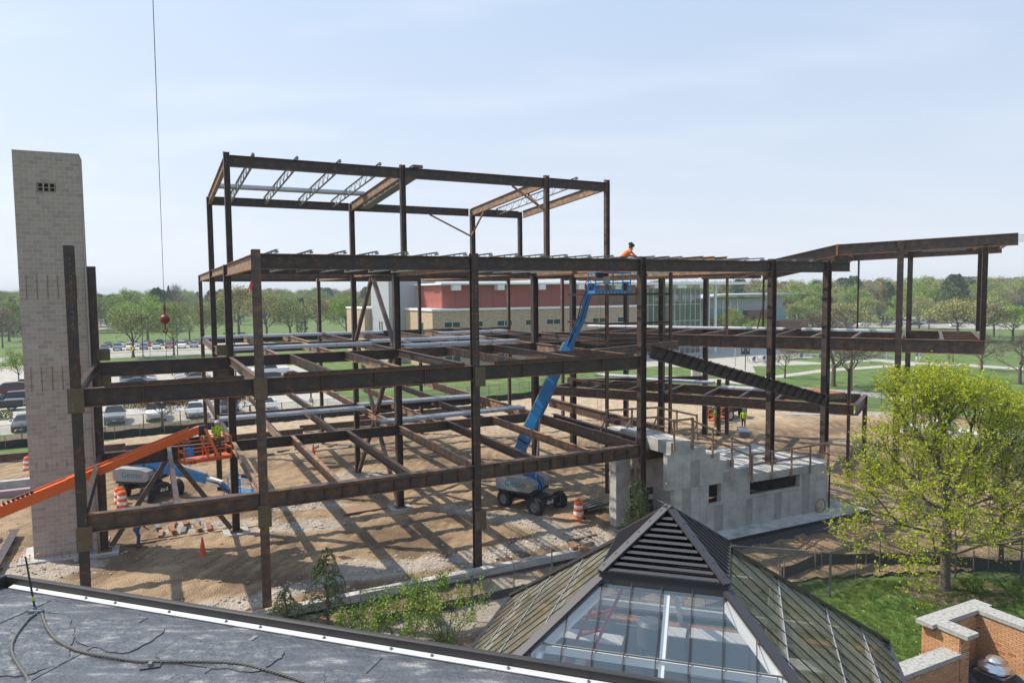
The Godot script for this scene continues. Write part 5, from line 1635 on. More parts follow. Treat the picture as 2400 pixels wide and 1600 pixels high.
func make_crane_ball() -> void:
	var p := W(0.78, 0, 40.0)
	var t := thing("crane_hook", "red crane headache ball and hook hanging on a thin cable", "crane hook", p + Vector3(0, 11.45, 0))
	var g := G.new()
	g.lathe(Vector3.ZERO, PackedVector2Array([Vector2(0, -0.24), Vector2(0.10, -0.22), Vector2(0.2, -0.13), Vector2(0.235, 0), Vector2(0.2, 0.14), Vector2(0.1, 0.22), Vector2(0, 0.24)]), 18)
	part("ball", g, plain("ball_red", lin(0.17, 0.022, 0.02), 0.5), t)
	g = G.new()
	g.lathe(Vector3.ZERO, PackedVector2Array([Vector2(0.05, 0.22), Vector2(0.045, 0.42), Vector2(0.08, 0.5), Vector2(0.05, 0.68), Vector2(0.012, 0.8)]), 10)
	part("socket", g, plain("socket_brown", lin(0.16, 0.04, 0.03), 0.6), t)
	g = G.new()
	var hp := PackedVector3Array([Vector3(0, -0.22, 0), Vector3(0, -0.38, 0)])
	for i in 9: hp.push_back(Vector3(sin(i * 0.7) * 0.09, -0.48 - 0.09 + cos(i * 0.7) * 0.09, 0))
	g.tube(hp, PackedFloat32Array([0.035]), 7)
	part("hook", g, plain("ball_red", lin(0.17, 0.022, 0.02), 0.5), t)
	var c := put("crane_cable", null, null, Transform3D())
	g = G.new()
	g.rod(p + Vector3(0, 12.2, 0), p + Vector3(-0.3, 45, -0.9), 0.013, 5)
	g.rod(p + Vector3(0, 12.2, 0), p + Vector3(-0.24, 45, -0.9), 0.008, 5)
	c.mesh = g.mesh(plain("cable_violet", lin(0.13, 0.12, 0.16), 0.5))
	tag(c, "thin steel crane cable coming down out of the sky", "cable")
	var s := put("choker_sling", null)
	g = G.new()
	g.rod(p + Vector3(0, 10.85, 0), p + Vector3(0, 9.45, 0), 0.01, 5)
	s.mesh = g.mesh(mats["black_paint"])
	tag(s, "dark choker sling from the hook to the upper beam", "sling")

# ------------------------------------------------------------------ cones, drums, timber, stock piles
func cone(at: Vector3, h: float, label: String, striped: bool, mat := "cone_red") -> void:
	var t := thing("traffic_cone", label, "traffic cone", at, 0.3, "traffic cones on the site")
	part("base", bx(Vector3(h * 0.5, 0.04, h * 0.5), Vector3(0, 0.02, 0)), mats["dark_rubber"] if h > 0.8 else mats[mat], t)
	var g := G.new()
	g.lathe(Vector3.ZERO, PackedVector2Array([Vector2(h * 0.19, 0.04), Vector2(h * 0.165, 0.08), Vector2(0.035, h), Vector2(0, h)]), 16)
	part("body", g, mats[mat], t)
	if striped:
		for f in [[0.55, 0.68], [0.75, 0.84]]:
			var s := G.new()
			s.lathe(Vector3.ZERO, PackedVector2Array([Vector2(lerpf(h * 0.17, 0.035, f[0]) + 0.006, h * f[0]), Vector2(lerpf(h * 0.17, 0.035, f[1]) + 0.006, h * f[1])]), 16)
			part("stripe", s, mats["white_paint"], t)

func drum(at: Vector3, label: String) -> void:
	var t := thing("traffic_drum", label, "traffic drum", at, 0.0, "orange and white traffic drums")
	var g := G.new()
	g.lathe(Vector3.ZERO, PackedVector2Array([Vector2(0.42, 0), Vector2(0.42, 0.06), Vector2(0.3, 0.1)]), 16)
	part("foot", g, mats["dark_rubber"], t)
	for i in 5:
		var y := 0.08 + i * 0.18
		var r := 0.29 - i * 0.012
		g = G.new()
		g.lathe(Vector3.ZERO, PackedVector2Array([Vector2(r - 0.01, y), Vector2(r, y + 0.02), Vector2(r - 0.004, y + 0.16), Vector2(r - 0.016, y + 0.18)]), 18)
		part("band", g, mats["white_paint"] if i % 2 == 1 else mats["safety_orange"], t)
	g = G.new()
	g.lathe(Vector3.ZERO, PackedVector2Array([Vector2(0.226, 0.98), Vector2(0.2, 1.04), Vector2(0, 1.06)]), 18)
	g.bar(Vector3(-0.1, 1.1, 0), Vector3(0.1, 1.1, 0), 0.05, 0.06)
	part("lid", g, mats["safety_orange"], t)

func stick(called: String, label: String, cat: String, a: float, b: float, y: float, l: float, w: float, h: float, turn: float, mat: String, group: String) -> void:
	var o := put(called, bx(Vector3(l, h, w)).mesh(mats[mat]), null, Transform3D(Basis(Vector3.UP, AZ + turn), W(a, y + h * 0.5, b)))
	tag(o, label, cat, group)

func make_props() -> void:
	rng.seed = 99
	cone(W(1.95, 0.05, 37.3), 0.95, "faded red traffic cone standing alone on the open dirt", false)
	cone(W(20.6, 0.05, 32.9), 0.7, "orange cone with white bands in front of the striped drum", true, "safety_orange")
	cone(W(15.35, 0.05, 28.75), 0.55, "small red and white cone beside the foundation wall", true)
	cone(W(11.2, 0.05, 57.0), 0.9, "red cone by the stacked timbers behind the second girder", false)
	cone(W(9.5, 0.02, 81.5), 0.9, "bright orange cone on the car park paving", false, "safety_orange")
	drum(W(20.95, 0.05, 33.6), "orange and white striped drum near the raised blue lift")
	drum(W(-1.95, 0.05, 49.2), "orange and white striped drum right of the block tower column, behind its twin")
	drum(W(31.2, 3.03, 29.6), "orange and white striped drum on the concrete slab")
	for q in [[-8.15, 62.0], [-1.75, 48.2]]:
		drum(W(q[0], 0.05, q[1]), ["orange and white drum by the low wall behind the tower", "orange and white striped drum right of the tower column, in front of its twin"][0 if q[0] < -5.0 else 1])
	# timber and steel lying about by the first two columns
	var g := "steel offcuts stacked behind the first column"
	for i in 9:
		stick("steel_angle", "short rusty steel angle lying in the stock pile by the tower", "steel", 0.0 + (i % 5) * 0.62 + rng.randf() * 0.2, 41.4 + int(i / 5) * 1.2 + rng.randf() * 0.3, 0.12 + 0.12 * (i % 2), 0.9 + rng.randf() * 0.5, 0.22, 0.16, PI / 2 + rng.randf_range(-0.2, 0.2), ["steel_orange", "rust", "steel_grey"][i % 3], g)
	for i in 5:
		stick("timber", "weathered timber dunnage lying on the gravel between two columns", "timber", -0.8 + i * 1.15, 40.6 + 0.45 * (i % 2), 0.08, 1.6 + rng.randf(), 0.12, 0.1, rng.randf_range(-0.12, 0.12), "lumber_old", "timber dunnage near the tower")
	for i in 5:
		stick("plank", "loose board in the small heap right of the second column", "plank", 4.7 + i * 0.14, 41.0 + rng.randf() * 0.2, 0.1 + 0.03 * i, 1.0, 0.12, 0.05, PI / 2 + rng.randf_range(-0.2, 0.2), "lumber", "boards heaped by the second column")
	for i in 5:
		stick("plywood", "sheet of soiled plywood stacked by the third column", "plywood", 10.6 + 0.05 * i, 40.9 - 0.03 * i, 0.08 + 0.035 * i, 2.4, 1.2, 0.03, -0.08 + 0.03 * i, "lumber_old", "plywood sheets by the third column")
	stick("plywood", "bent plywood offcut lying in front of the plywood stack", "plywood", 11.9, 39.2, 0.12, 2.0, 0.5, 0.04, 0.1, "lumber", "")
	stick("plywood", "pale plywood sheet lying flat behind the lower girder", "plywood", 7.9, 44.4, 0.1, 2.2, 1.3, 0.03, 0.0, "lumber", "")
	for i in 3:
		stick("steel_tube", "short square rusty steel tube on the foundation wall", "steel", 17.6 + i * 0.16, 28.35, 0.6, 1.3, 0.13, 0.15, 0.1 + PI / 2 * (1 if i < 2 else 0), "steel_orange", "square tubes on the foundation wall")
	stick("pipe", "rusty pipe lying on the gravel near the foundation wall", "pipe", 19.3, 30.5, 0.1, 2.1, 0.12, 0.12, 0.1, "rust_dark", "")
	for i in 7:
		stick("timber", "timber cribbing under steel at the back of the site", "timber", 8.0 + i * 1.3, 58.5 + rng.randf(), 0.08, 1.0, 0.2, 0.18, rng.randf() * 3.0, "lumber_old", "cribbing at the back of the site")
	# long beams waiting on the ground
	for i in 4:
		var t := thing("stored_beam", ["long steel beam lying on the ground behind the tower", "long steel beam lying beyond the parked blue lift", "steel beam resting on cribbing by the fence", "steel beam lying along the back fence"][i], "beam", W([-16.0, -2.0, 12.0, 18.0][i], 0.75, [66.0, 65.0, 67.0, 69.5][i]), AZ + [0.0, 0.03, -0.04, 0.02][i], "steel beams stored along the fence")
		beam(t, Vector3(0, 0, 0), Vector3(14.0, 0, 0), 0.55, 0.3, "steel_brown", "web_and_flanges", "rust")
		for s in [2.0, 11.0]: part("cribbing", bx(Vector3(0.2, 0.2, 0.9), Vector3(s, -0.65, 0)), mats["lumber_old"], t)
	# two beams on the ground at the left edge
	for i in 2:
		var t := thing("ground_beam", ["grey steel beam lying on the dirt left of the tower", "second grey beam lying parallel left of the tower"][i], "beam", W(-6.6 - i * 0.9, 0.5, 34.0), AZ, "beams lying left of the tower")
		beam(t, Vector3(0, 0, 0), Vector3(0, 0, -11.0), 0.4, 0.36, "steel", "web_and_flanges", "rust")
	# sawhorse-like steel stands
	for i in 2:
		stick("steel_stand", "rust orange steel bracket standing under the striped drum", "bracket", -1.95 + 0.35 * i, 47.2, 0.05, 0.12, 0.4, 0.5, 0.1, "rust", "brackets under the drum")
	# open tool chest under the concrete steps
	var tc := thing("tool_chest", "open brown steel job chest with lid up beside the concrete", "chest", W(23.6, 0.1, 30.6), AZ)
	for s in [[Vector3(1.9, 0.9, 0.04), Vector3(0, 0.5, 0.5)], [Vector3(1.9, 0.9, 0.04), Vector3(0, 0.5, -0.5)], [Vector3(0.04, 0.9, 1.0), Vector3(-0.95, 0.5, 0)], [Vector3(0.04, 0.9, 1.0), Vector3(0.95, 0.5, 0)], [Vector3(1.9, 0.04, 1.0), Vector3(0, 0.6, 0)]]:
		part("panel", bx(s[0], s[1]), plain("chest_brown", lin(0.075, 0.045, 0.03), 0.6), tc)
	part("lid", bx(Vector3(1.9, 0.95, 0.05), Vector3(0, 1.45, -0.55)), plain("chest_brown", lin(0.075, 0.045, 0.03), 0.6), tc)
	for sx in [-0.45, 0.4]: part("sticker", bx(Vector3(0.32, 0.26, 0.01), Vector3(sx, 1.4, -0.52)), mats["white_paint"], tc)
	var gl := G.new(); gl.cbox(Vector3(0.1, 0.68, 0), Vector3(0.7, 0.12, 0.5), 0.05)
	part("contents", gl, mats["blue_paint"], tc)
	var ladder := thing("step_ladder", "red ladder leaning by the job chest", "ladder", W(22.5, 0.1, 30.0), AZ)
	for s in [-0.2, 0.2]:
		var q := G.new(); q.bar(Vector3(s, 0, 0.3), Vector3(s, 2.2, -0.3), 0.03, 0.08); part("rail", q, mats["red_paint"], ladder)
	for i in 6:
		part("rung", bx(Vector3(0.38, 0.03, 0.06), Vector3(0, 0.3 + i * 0.32, 0.22 - i * 0.088)), mats["red_paint"], ladder)
	# steel skid pan near the drum
	var sk := thing("grating_pan", "black steel pan with bars lying by the striped drum", "steel pan", W(22.3, 0.1, 34.2), AZ + 0.2)
	var q1 := part("pan", bx(Vector3(1.9, 0.06, 1.0), Vector3(0, 0.25, 0)), mats["black_paint"], sk)
	q1.rotation.x = -0.35
	for i in 5: part("bar", bx(Vector3(1.7, 0.07, 0.06), Vector3(0, 0.55 - i * 0.06, -0.4 + i * 0.2)), mats["steel_grey"], sk)
	# plywood notice screen and steel plate by the lawn
	var sc := thing("timber_screen", "pale new timber hoarding panel propped beyond the wing", "hoarding", W(61.0, 0, 57.5), AZ - 0.5)
	for i in 4: part("board", bx(Vector3(2.6, 0.5, 0.04), Vector3(0, 0.75 + i * 0.51, 0)), mats["lumber"], sc)
	for s in [-1.2, 0.0]: part("post", bx(Vector3(0.1, 2.6, 0.1), Vector3(s, 1.3, 0.07)), mats["lumber"], sc)
	stick("steel_sheet", "long pale sheet of steel lying on the dust beyond the wing", "sheet", 61.0, 49.5, 0.12, 9.5, 0.7, 0.05, -0.55, "galvanised", "")
	stick("steel_beam_stack", "short grey beams stacked by the workers under the wing", "beams", 45.8, 46.5, 0.1, 2.6, 0.8, 0.5, 0.9, "steel_grey", "")
	# reel of cable against the concrete
	var rl := thing("cable_coil", "coil of yellow and brown cable leaning on the concrete wall", "coil", W(32.7, 0.75, 27.4), AZ)
	var cg := G.new()
	var cp := PackedVector3Array()
	for i in 25: cp.push_back(Vector3(cos(i * TAU / 24) * 0.38, sin(i * TAU / 24) * 0.38, 0.04 + 0.02 * sin(i * 3.0)))
	cg.tube(cp, PackedFloat32Array([0.035]), 6)
	part("coil", cg, mats["lumber_old"], rl)
	cg = G.new()
	cg.rod(Vector3(-0.36, 0.1, 0.05), Vector3(0.36, -0.15, 0.05), 0.015); cg.rod(Vector3(-0.1, 0.36, 0.05), Vector3(0.15, -0.36, 0.05), 0.015)
	part("tie", cg, mats["yellow_paint"], rl)
	# ropes hanging from the blue basket
	for i in 2:
		var o := put("hanging_rope", null)
		var rg := G.new()
		var top := W(21.8 + 0.22 * i, 12.6, 33.0)
		rg.tube(PackedVector3Array([top, top + Vector3(0.03, -6, 0.02), Vector3(top.x + 0.1, 0.6, top.z + 0.1)]), PackedFloat32Array([0.008]), 4)
		o.mesh = rg.mesh(plain("rope_gold", lin(0.30, 0.19, 0.05), 0.9) if i == 0 else plain("rope_green", lin(0.09, 0.14, 0.08), 0.9))
		tag(o, ["tan rope hanging from the raised blue basket", "green rope hanging from the raised blue basket"][i], "rope", "ropes hanging from the basket")
	# red flag on the first front column
	var fl := put("ribbon", null)
	var fg := G.new()
	fg.quad(Vector3(0, 0, 0), Vector3(-0.05, -0.3, 0.05), Vector3(0.0, -0.55, 0.1), Vector3(0.07, -0.2, 0.02))
	fg.quad(Vector3(0, 0, 0.01), Vector3(-0.2, -0.55, 0.0), Vector3(-0.28, -0.8, 0.05), Vector3(-0.08, -0.4, 0.04))
	fl.mesh = fg.mesh(mats["red_paint"])
	fl.position = W(3.55, 13.2, 28.8)
	tag(fl, "torn red ribbon tied to the front column below the roof", "ribbon")

# ------------------------------------------------------------------ people
# bones: [p, q, r0, r1, colour]; meshed as one surface
func body_mesh(bones: Array, cell: float) -> ArrayMesh:
	var lo := Vector3(9, 9, 9)
	var hi := -lo
	for b in bones:
		for e in [0, 1]:
			var r: float = b[2 + e]
			lo = lo.min(b[e] - Vector3.ONE * (r + cell * 2.5))
			hi = hi.max(b[e] + Vector3.ONE * (r + cell * 2.5))
	var n := Vector3i(((hi - lo) / cell).ceil()) + Vector3i.ONE
	var f := PackedFloat32Array(); f.resize(n.x * n.y * n.z); f.fill(1.0)
	var near := PackedFloat32Array(); near.resize(f.size()); near.fill(9.0)
	var own := PackedInt32Array(); own.resize(f.size())
	for bi in bones.size():
		var b: Array = bones[bi]
		var p: Vector3 = b[0]; var q: Vector3 = b[1]
		var pq := q - p
		var l2 := maxf(pq.length_squared(), 1e-6)
		var rm := maxf(b[2], b[3]) + cell * 2.5
		var i0 := Vector3i(((p.min(q) - Vector3.ONE * rm - lo) / cell).floor()).clamp(Vector3i.ZERO, n - Vector3i.ONE)
		var i1 := Vector3i(((p.max(q) + Vector3.ONE * rm - lo) / cell).ceil()).clamp(Vector3i.ZERO, n - Vector3i.ONE)
		for z in range(i0.z, i1.z + 1):
			for y in range(i0.y, i1.y + 1):
				for x in range(i0.x, i1.x + 1):
					var w := lo + Vector3(x, y, z) * cell
					var t := clampf((w - p).dot(pq) / l2, 0, 1)
					var d: float = (w - p - pq * t).length() - lerpf(b[2], b[3], t)
					var k := (z * n.y + y) * n.x + x
					if d < near[k]:
						near[k] = d
						own[k] = bi
					var h := clampf(0.5 + 0.5 * (f[k] - d) / 0.03, 0, 1)
					f[k] = lerpf(f[k], d, h) - 0.03 * h * (1.0 - h)
	var idx := {}
	var vs := PackedVector3Array()
	var cs := PackedColorArray()
	for z in n.z - 1:
		for y in n.y - 1:
			for x in n.x - 1:
				var k := (z * n.y + y) * n.x + x
				var s := Vector3.ZERO
				var c := 0
				var inside := 0
				var vals := [f[k], f[k + 1], f[k + n.x], f[k + n.x + 1], f[k + n.x * n.y], f[k + n.x * n.y + 1], f[k + n.x * n.y + n.x], f[k + n.x * n.y + n.x + 1]]
				for v in vals: if v < 0.0: inside += 1
				if inside == 0 or inside == 8: continue
				for e in [[0, 1], [2, 3], [4, 5], [6, 7], [0, 2], [1, 3], [4, 6], [5, 7], [0, 4], [1, 5], [2, 6], [3, 7]]:
					var a: float = vals[e[0]]; var b2: float = vals[e[1]]
					if (a < 0.0) != (b2 < 0.0):
						var t := a / (a - b2)
						var pa := Vector3(e[0] & 1, (e[0] >> 1) & 1, e[0] >> 2); var pb := Vector3(e[1] & 1, (e[1] >> 1) & 1, e[1] >> 2)
						s += pa.lerp(pb, t)
						c += 1
				idx[k] = vs.size()
				vs.push_back(lo + (Vector3(x, y, z) + s / c) * cell)
				cs.push_back(bones[own[k]][4])
	var g := G.new()
	g.use_c = true
	var face := func(a: int, b: int, c: int, d: int, flip: bool) -> void:
		if not (idx.has(a) and idx.has(b) and idx.has(c) and idx.has(d)): return
		var q := [idx[a], idx[b], idx[c], idx[d]]
		if flip: q = [q[0], q[3], q[2], q[1]]
		g.col = cs[q[0]]
		g.quad(vs[q[0]], vs[q[1]], vs[q[2]], vs[q[3]])
	var dy := n.x
	var dz := n.x * n.y
	for z in range(1, n.z - 1):
		for y in range(1, n.y - 1):
			for x in range(1, n.x - 1):
				var k := (z * n.y + y) * n.x + x
				var a := f[k] < 0.0
				if a != (f[k + 1] < 0.0): face.call(k - dy - dz, k - dz, k, k - dy, not a)
				if a != (f[k + dy] < 0.0): face.call(k - 1 - dz, k - dz, k, k - 1, a)
				if a != (f[k + dz] < 0.0): face.call(k - 1 - dy, k - dy, k, k - 1, not a)
	# smooth normals
	var acc := {}
	for i in g.v.size():
		var key := Vector3i((g.v[i] * 2000.0).round())
		acc[key] = acc.get(key, Vector3.ZERO) + g.n[i]
	for i in g.v.size():
		g.n[i] = (acc[Vector3i((g.v[i] * 2000.0).round())] as Vector3).normalized()
	var m := StandardMaterial3D.new()
	m.vertex_color_use_as_albedo = true
	m.roughness = 0.8
	return g.mesh(m)

# standing figure facing +z; pose: dictionary of joint overrides
func person(label: String, at: Vector3, turn: float, top: Color, legs: Color, pose: Dictionary, hat: Color, group := "", tall := 1.76, bare_arms := true) -> Node3D:
	var skin := Color(0.42, 0.23, 0.15)
	var boot := Color(0.10, 0.06, 0.04)
	var j := {"hip": Vector3(0, 0.95, 0), "chest": Vector3(0, 1.32, 0.0), "neck": Vector3(0, 1.50, 0.01), "head": Vector3(0, 1.66, 0.03),
		"sl": Vector3(0.19, 1.43, 0), "el": Vector3(0.27, 1.14, -0.02), "hl": Vector3(0.25, 0.88, 0.10), "sr": Vector3(-0.19, 1.43, 0), "er": Vector3(-0.27, 1.14, -0.02), "hr": Vector3(-0.25, 0.88, 0.10),
		"kl": Vector3(0.12, 0.50, 0.03), "al": Vector3(0.13, 0.09, 0), "kr": Vector3(-0.12, 0.50, 0.03), "ar": Vector3(-0.13, 0.09, 0)}
	for k in pose: j[k] = pose[k]
	var arm := skin if bare_arms else top
	var hip: Vector3 = j.hip
	var bones := [[hip, j.chest, 0.145, 0.165, top], [j.chest, (j.sl + j.sr) * 0.5, 0.15, 0.12, top], [j.sl, j.sr, 0.075, 0.075, top], [(j.sl + j.sr) * 0.5, j.neck, 0.07, 0.055, skin], [j.neck, j.head, 0.055, 0.085, skin], [j.head + Vector3(0, -0.04, 0.02), j.head + Vector3(0, 0.06, -0.01), 0.085, 0.095, skin],
		[hip + Vector3(0.08, -0.02, 0), hip + Vector3(-0.08, -0.02, 0), 0.13, 0.13, legs]]
	for s in ["l", "r"]:
		var sg := 1.0 if s == "l" else -1.0
		var hd: Vector3 = j["h" + s]
		var el: Vector3 = j["e" + s]
		var an: Vector3 = j["a" + s]
		bones.append_array([[j["s" + s], el, 0.06, 0.046, top], [el, hd, 0.045, 0.032, arm], [hd, hd + (hd - el).normalized() * 0.08, 0.034, 0.030, skin], [hd + (hd - el).normalized() * 0.08, hd + (hd - el).normalized() * 0.15, 0.028, 0.018, skin], [hd + (hd - el).normalized() * 0.03, hd + (hd - el).normalized() * 0.07 + Vector3(-0.045 * sg, 0, 0.02), 0.017, 0.013, skin],
			[hip + Vector3(0.09 * sg, -0.03, 0), j["k" + s], 0.095, 0.065, legs], [j["k" + s], an, 0.062, 0.045, legs], [an + Vector3(0, -0.03, -0.04), an + Vector3(0.01 * sg, -0.045, 0.15), 0.048, 0.042, boot]])
	var key := "body_%d" % hash([str(pose), top, legs, bare_arms])
	if not meshes.has(key): meshes[key] = body_mesh(bones, 0.028)
	var t := thing("person", label, "person", at, turn, group)
	t.scale = Vector3.ONE * (tall / 1.76)
	put("body", meshes[key], t)
	var hp: Vector3 = j.head
	var hh := G.new()
	if hat.a > 0.5:
		hh.lathe(hp + Vector3(0, 0.045, 0), PackedVector2Array([Vector2(0.135, 0), Vector2(0.13, 0.02), Vector2(0.115, 0.07), Vector2(0.07, 0.12), Vector2(0, 0.135)]), 14)
		hh.box(hp + Vector3(0, 0.05, 0.13), Vector3(0.18, 0.015, 0.08))
		part("hard_hat", hh, plain("hat_%s" % hat.to_html(), hat.linear_to_srgb(), 0.4), t)
	else:
		hh.lathe(hp + Vector3(0, 0.02, -0.015), PackedVector2Array([Vector2(0.098, 0), Vector2(0.106, 0.05), Vector2(0.08, 0.1), Vector2(0, 0.125)]), 12)
		part("hair", hh, plain("hair_brown", lin(0.05, 0.03, 0.02), 0.8), t)
	# face: eyes, nose and ears
	var fg := G.new()
	fg.box(hp + Vector3(0, -0.01, 0.115), Vector3(0.026, 0.045, 0.03))
	for s in [-1, 1]: fg.box(hp + Vector3(0.095 * s, 0.0, 0.0), Vector3(0.02, 0.055, 0.035))
	part("nose_and_ears", fg, mats["skin"], t)
	fg = G.new()
	for s in [-1, 1]: fg.box(hp + Vector3(0.034 * s, 0.022, 0.103), Vector3(0.024, 0.010, 0.012))
	fg.box(hp + Vector3(0, -0.06, 0.10), Vector3(0.045, 0.009, 0.012))
	part("eyes_and_mouth", fg, plain("dark_brown", lin(0.03, 0.02, 0.018), 0.6), t)
	return t

func vest(t: Node3D, c: String, front_z := 0.0) -> void:
	var g := G.new()
	for s in [-1, 1]:
		g.bar(Vector3(0.09 * s, 1.50, -0.12), Vector3(-0.05 * s, 1.08, -0.155), 0.05, 0.012, Vector3.BACK)
		g.bar(Vector3(0.1 * s, 1.50, 0.13), Vector3(0.09 * s, 1.08, 0.155), 0.05, 0.012, Vector3.BACK)
	part("harness", g, mats[c], t)

func make_people() -> void:
	var green := Color(0.42, 0.62, 0.02)
	var jean := Color(0.035, 0.09, 0.20)
	var dark := Color(0.02, 0.022, 0.03)
	var none := Color(0, 0, 0, 0)
	var w: Node3D
	# worker in the orange basket, back to us
	w = person("person in yellow green shirt and white hard hat standing in the orange basket", W(2.85, 4.64, 38.2), AZ + PI * 0.85, green, Color(0.10, 0.09, 0.07), {"el": Vector3(0.28, 1.2, 0.12), "hl": Vector3(0.2, 1.05, 0.36), "er": Vector3(-0.28, 1.2, 0.12), "hr": Vector3(-0.18, 1.05, 0.38)}, Color(0.75, 0.75, 0.73))
	vest(w, "red_paint")
	# person in jeans bending over the stock pile
	w = person("person in blue jeans and red straps bending beside the tower column", W(-0.85, 0.1, 40.15), AZ + PI * 0.6, Color(0.30, 0.10, 0.05), jean, {"hip": Vector3(0, 0.92, -0.06), "chest": Vector3(0, 1.22, 0.14), "neck": Vector3(0, 1.36, 0.26), "head": Vector3(0, 1.46, 0.38), "sl": Vector3(0.19, 1.30, 0.17), "sr": Vector3(-0.19, 1.30, 0.17), "el": Vector3(0.24, 1.02, 0.25), "er": Vector3(-0.24, 1.02, 0.25), "hl": Vector3(0.17, 0.86, 0.42), "hr": Vector3(-0.17, 0.86, 0.42), "kl": Vector3(0.17, 0.5, 0.12), "al": Vector3(0.24, 0.09, 0.12), "kr": Vector3(-0.14, 0.5, -0.02), "ar": Vector3(-0.18, 0.09, -0.12)}, Color(0.4, 0.12, 0.05))
	# two workers by the far lift and one in its basket
	w = person("person in green shirt with tan tool belt and dark helmet under the wing", W(46.2, 0.06, 50.4), AZ + 0.4, Color(0.22, 0.40, 0.05), Color(0.19, 0.10, 0.055), {}, Color(0.03, 0.035, 0.05))
	w = person("person in bright green shirt and black trousers beside the far lift", W(47.9, 0.06, 48.6), AZ - 0.5, Color(0.36, 0.62, 0.02), dark, {"el": Vector3(0.3, 1.2, 0.1), "hl": Vector3(0.2, 1.0, 0.3)}, Color(0.03, 0.035, 0.05))
	w = person("person in dark clothes standing inside the basket of the far lift", W(47.9, 0.45, 52.2), AZ + 1.0, Color(0.04, 0.05, 0.08), dark, {}, Color(0.05, 0.05, 0.06))
	# welder lying over the roof girder
	w = person("person in orange shirt and raised black welding mask leaning over the roof girder", W(21.75, 13.62, 30.1), AZ + PI * 0.5, Color(0.75, 0.14, 0.015), Color(0.05, 0.06, 0.08), {"hip": Vector3(0, 0.62, -0.42), "chest": Vector3(0, 0.86, -0.08), "neck": Vector3(0, 1.04, 0.08), "head": Vector3(0, 1.16, 0.18), "sl": Vector3(0.19, 0.98, 0.04), "sr": Vector3(-0.19, 0.98, 0.04), "el": Vector3(0.27, 0.84, 0.30), "er": Vector3(-0.24, 0.78, 0.26), "hl": Vector3(0.22, 0.76, 0.60), "hr": Vector3(-0.16, 0.72, 0.46), "kl": Vector3(0.12, 0.62, -0.86), "al": Vector3(0.13, 0.60, -1.26), "kr": Vector3(-0.12, 0.62, -0.86), "ar": Vector3(-0.13, 0.60, -1.26)}, none, "", 1.76, false)
	var mg := G.new()
	mg.x = Transform3D(Basis(Vector3.RIGHT, -0.9), Vector3(0, 1.27, 0.24))
	mg.cbox(Vector3(0, 0.06, 0.04), Vector3(0.24, 0.30, 0.16), 0.04)
	part("welding_mask", mg, mats["black_paint"], w)
	# walkers on the far path
	var ws := [["person in white trousers and blue top walking on the far path", Vector3(69.5, 0.02, -123.8), Color(0.06, 0.09, 0.22), Color(0.6, 0.6, 0.58)], ["person in teal top walking beside the one in white trousers", Vector3(70.5, 0.02, -124.5), Color(0.10, 0.28, 0.26), Color(0.45, 0.45, 0.42)], ["person in dark green top striding along the far path", Vector3(72.2, 0.02, -119.1), Color(0.03, 0.10, 0.05), Color(0.15, 0.12, 0.10)], ["person in brown jacket walking beside the one in dark green", Vector3(73.6, 0.02, -120.4), Color(0.14, 0.09, 0.07), Color(0.06, 0.06, 0.07)]]
	for i in 4:
		person(ws[i][0], ws[i][1], PI * 0.5 if i > 1 else -PI * 0.4, ws[i][2], ws[i][3], {"kl": Vector3(0.1, 0.5, 0.16), "al": Vector3(0.1, 0.09, 0.26), "kr": Vector3(-0.1, 0.5, 0.0), "ar": Vector3(-0.1, 0.12, -0.28)}, none, "people walking on the far path")

